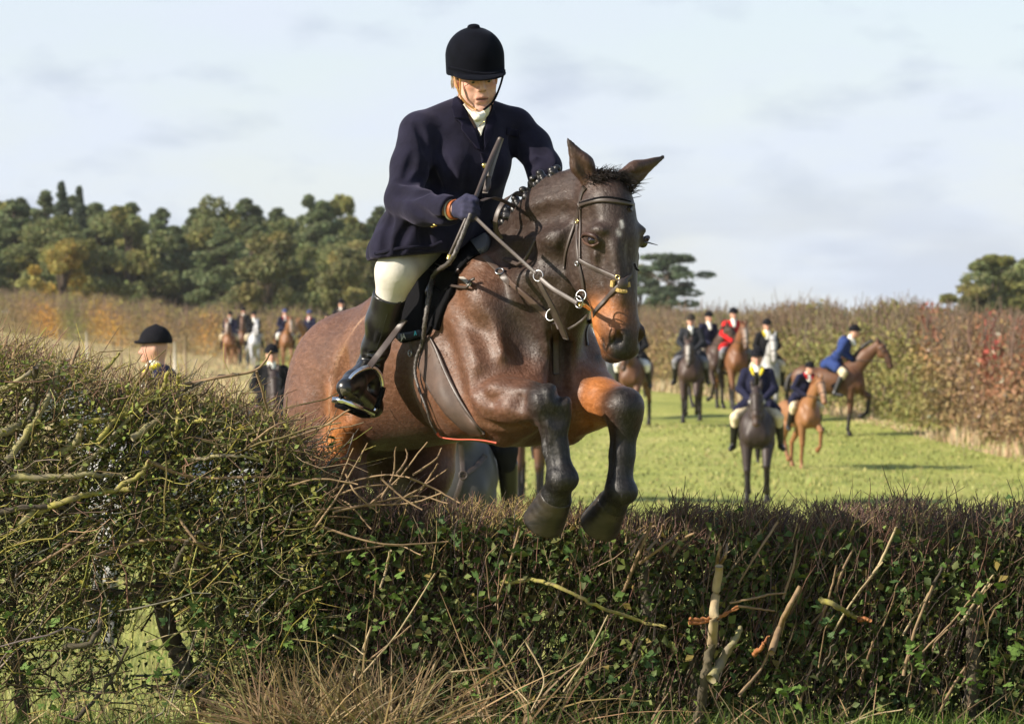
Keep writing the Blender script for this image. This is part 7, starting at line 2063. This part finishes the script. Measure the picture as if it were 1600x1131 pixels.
# verge: the near bank in front of the hedge
# --- bramble sprays with bright leaves
lv, lt = [], []
bl = np.array([(0, 0, 0), (0.26, 0.18, .05), (0.40, 0.5, .08), (0.28, 0.85, .03), (0, 1.15, -.06), (-0.28, 0.85, .03), (-0.40, 0.5, .08), (-0.26, 0.18, .05), (0, 0.5, 0)])
bf = np.array([(8, 0, 1), (8, 1, 2), (8, 2, 3), (8, 3, 4), (8, 4, 5), (8, 5, 6), (8, 6, 7), (8, 7, 0)])
def leaflet(cx, cy, a, s):
    o = [(0, 0, 0)] + [(x, y, z) for x, y, z in ((.16, .06, .03), (.34, .22, .07), (.40, .36, .06), (.34, .46, .08), (.36, .58, .04), (.24, .70, .06), (.22, .80, .02), (.10, .92, .02), (0, 1.1, -.08))]
    o += [(-x, y, z) for x, y, z in reversed(o[1:9])]
    p = np.array(o + [(0, .30, 0), (0, .65, 0)], float) * s
    c_, s_ = math.cos(a), math.sin(a); q = p.copy(); q[:, 0] = p[:, 0] * c_ - p[:, 1] * s_ + cx; q[:, 1] = p[:, 0] * s_ + p[:, 1] * c_ + cy; q[:, 2] -= 0.10 * (p[:, 1] ** 2)
    f = [(18 if i < 4 or i > 13 else 19, i, (i + 1) % 18) for i in range(18)] + [(18, 4, 19), (18, 19, 14)]
    return q, np.array(f)
bl, bf = [], []
for i, (cx, cy, a, s) in enumerate(((0, .15, 0, 1.0), (.05, .05, -1.15, .8), (-.05, .05, 1.15, .8))):
    q, f = leaflet(cx, cy, a, s); bl.append(q); bf.append(f + 20 * i)
BLEAF = mesh_from('bramble_leaf', np.vstack(bl), np.vstack(bf), False)
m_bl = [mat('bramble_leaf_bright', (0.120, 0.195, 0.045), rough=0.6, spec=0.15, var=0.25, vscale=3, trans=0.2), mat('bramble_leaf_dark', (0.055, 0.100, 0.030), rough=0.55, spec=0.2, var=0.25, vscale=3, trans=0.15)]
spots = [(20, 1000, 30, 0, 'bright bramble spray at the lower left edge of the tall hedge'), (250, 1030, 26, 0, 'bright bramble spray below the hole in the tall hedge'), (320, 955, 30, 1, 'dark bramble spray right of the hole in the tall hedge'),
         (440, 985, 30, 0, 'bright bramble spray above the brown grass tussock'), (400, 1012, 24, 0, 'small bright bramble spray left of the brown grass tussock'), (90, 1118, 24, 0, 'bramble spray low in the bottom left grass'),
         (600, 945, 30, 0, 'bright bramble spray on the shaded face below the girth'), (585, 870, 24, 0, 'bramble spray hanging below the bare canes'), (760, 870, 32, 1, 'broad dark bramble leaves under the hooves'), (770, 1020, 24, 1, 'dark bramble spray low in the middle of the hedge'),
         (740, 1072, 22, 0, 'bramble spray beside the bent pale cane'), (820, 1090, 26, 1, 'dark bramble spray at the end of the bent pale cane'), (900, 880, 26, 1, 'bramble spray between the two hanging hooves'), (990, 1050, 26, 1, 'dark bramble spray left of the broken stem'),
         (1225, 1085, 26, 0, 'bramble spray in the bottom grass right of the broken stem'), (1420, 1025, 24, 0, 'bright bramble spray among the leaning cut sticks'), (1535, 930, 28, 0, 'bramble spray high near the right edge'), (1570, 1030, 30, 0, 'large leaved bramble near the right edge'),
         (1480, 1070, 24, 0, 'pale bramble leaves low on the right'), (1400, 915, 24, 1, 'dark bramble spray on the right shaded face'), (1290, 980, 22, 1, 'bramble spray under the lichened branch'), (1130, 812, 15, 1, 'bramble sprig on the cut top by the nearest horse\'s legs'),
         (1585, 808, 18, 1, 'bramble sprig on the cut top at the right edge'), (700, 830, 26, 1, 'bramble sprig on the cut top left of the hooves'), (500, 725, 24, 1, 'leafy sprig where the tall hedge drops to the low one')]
for (px, py, spx, mi, lb) in spots:
    Y = 15.36 if py > 850 else 15.5
    c = at(px, py, Y)
    e = tag(put('bramble', None), lb, 'bramble', None); e.location = c
    st_pts = [Vector((rng.uniform(-.04, .04), 0.10, -0.16)), Vector((rng.uniform(-.02, .02), 0.03, -0.05)), Vector((0, 0, 0)), Vector((rng.uniform(-.05, .05), -0.03, 0.05))]
    child('stem', tube_mesh('bramble_stem', st_pts, [0.003, 0.0025, 0.002, 0.001], 5, 10), m_b4, e)
    for i in range(int(rng.integers(10, 17))):
        o = bpy.data.objects.new('leaf', BLEAF); COL.objects.link(o)
        if not BLEAF.materials: BLEAF.materials.append(m_bl[0])
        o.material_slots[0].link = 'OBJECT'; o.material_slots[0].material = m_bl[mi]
        o.parent = e
        s = spx / 410 * rng.uniform(0.30, 0.52)
        o.scale = (s, s, s); o.location = (rng.normal(0, spx / 410 * 0.9), rng.uniform(-0.05, 0.04), rng.normal(0, spx / 410 * 0.75))
        o.rotation_euler = (rng.uniform(0.2, 1.3), rng.normal(0, 0.5), rng.uniform(0, 6.28))
# ------------------------------------------------------------------ thin autumn haze over the fields
hv_ = np.array([(x, y, z) for z in (-2.6, 30.0) for y in (-95, 1330) for x in (-640, 640)], float)
hf_ = np.array([(0, 2, 3, 1), (4, 5, 7, 6), (0, 1, 5, 4), (2, 6, 7, 3), (0, 4, 6, 2), (1, 3, 7, 5)])
m_haze = bpy.data.materials.new('haze'); m_haze.use_nodes = True
ht = m_haze.node_tree; ht.nodes.clear()
ho_ = ht.nodes.new('ShaderNodeOutputMaterial'); hvn = ht.nodes.new('ShaderNodeVolumePrincipled')
hvn.inputs['Color'].default_value = (0.98, 0.97, 0.93, 1); hvn.inputs['Density'].default_value = 0.00012; hvn.inputs['Anisotropy'].default_value = 0.2
ht.links.new(hvn.outputs[0], ho_.inputs['Volume'])
put('haze', mesh_from('haze', hv_, hf_, False), m_haze, kind='stuff')
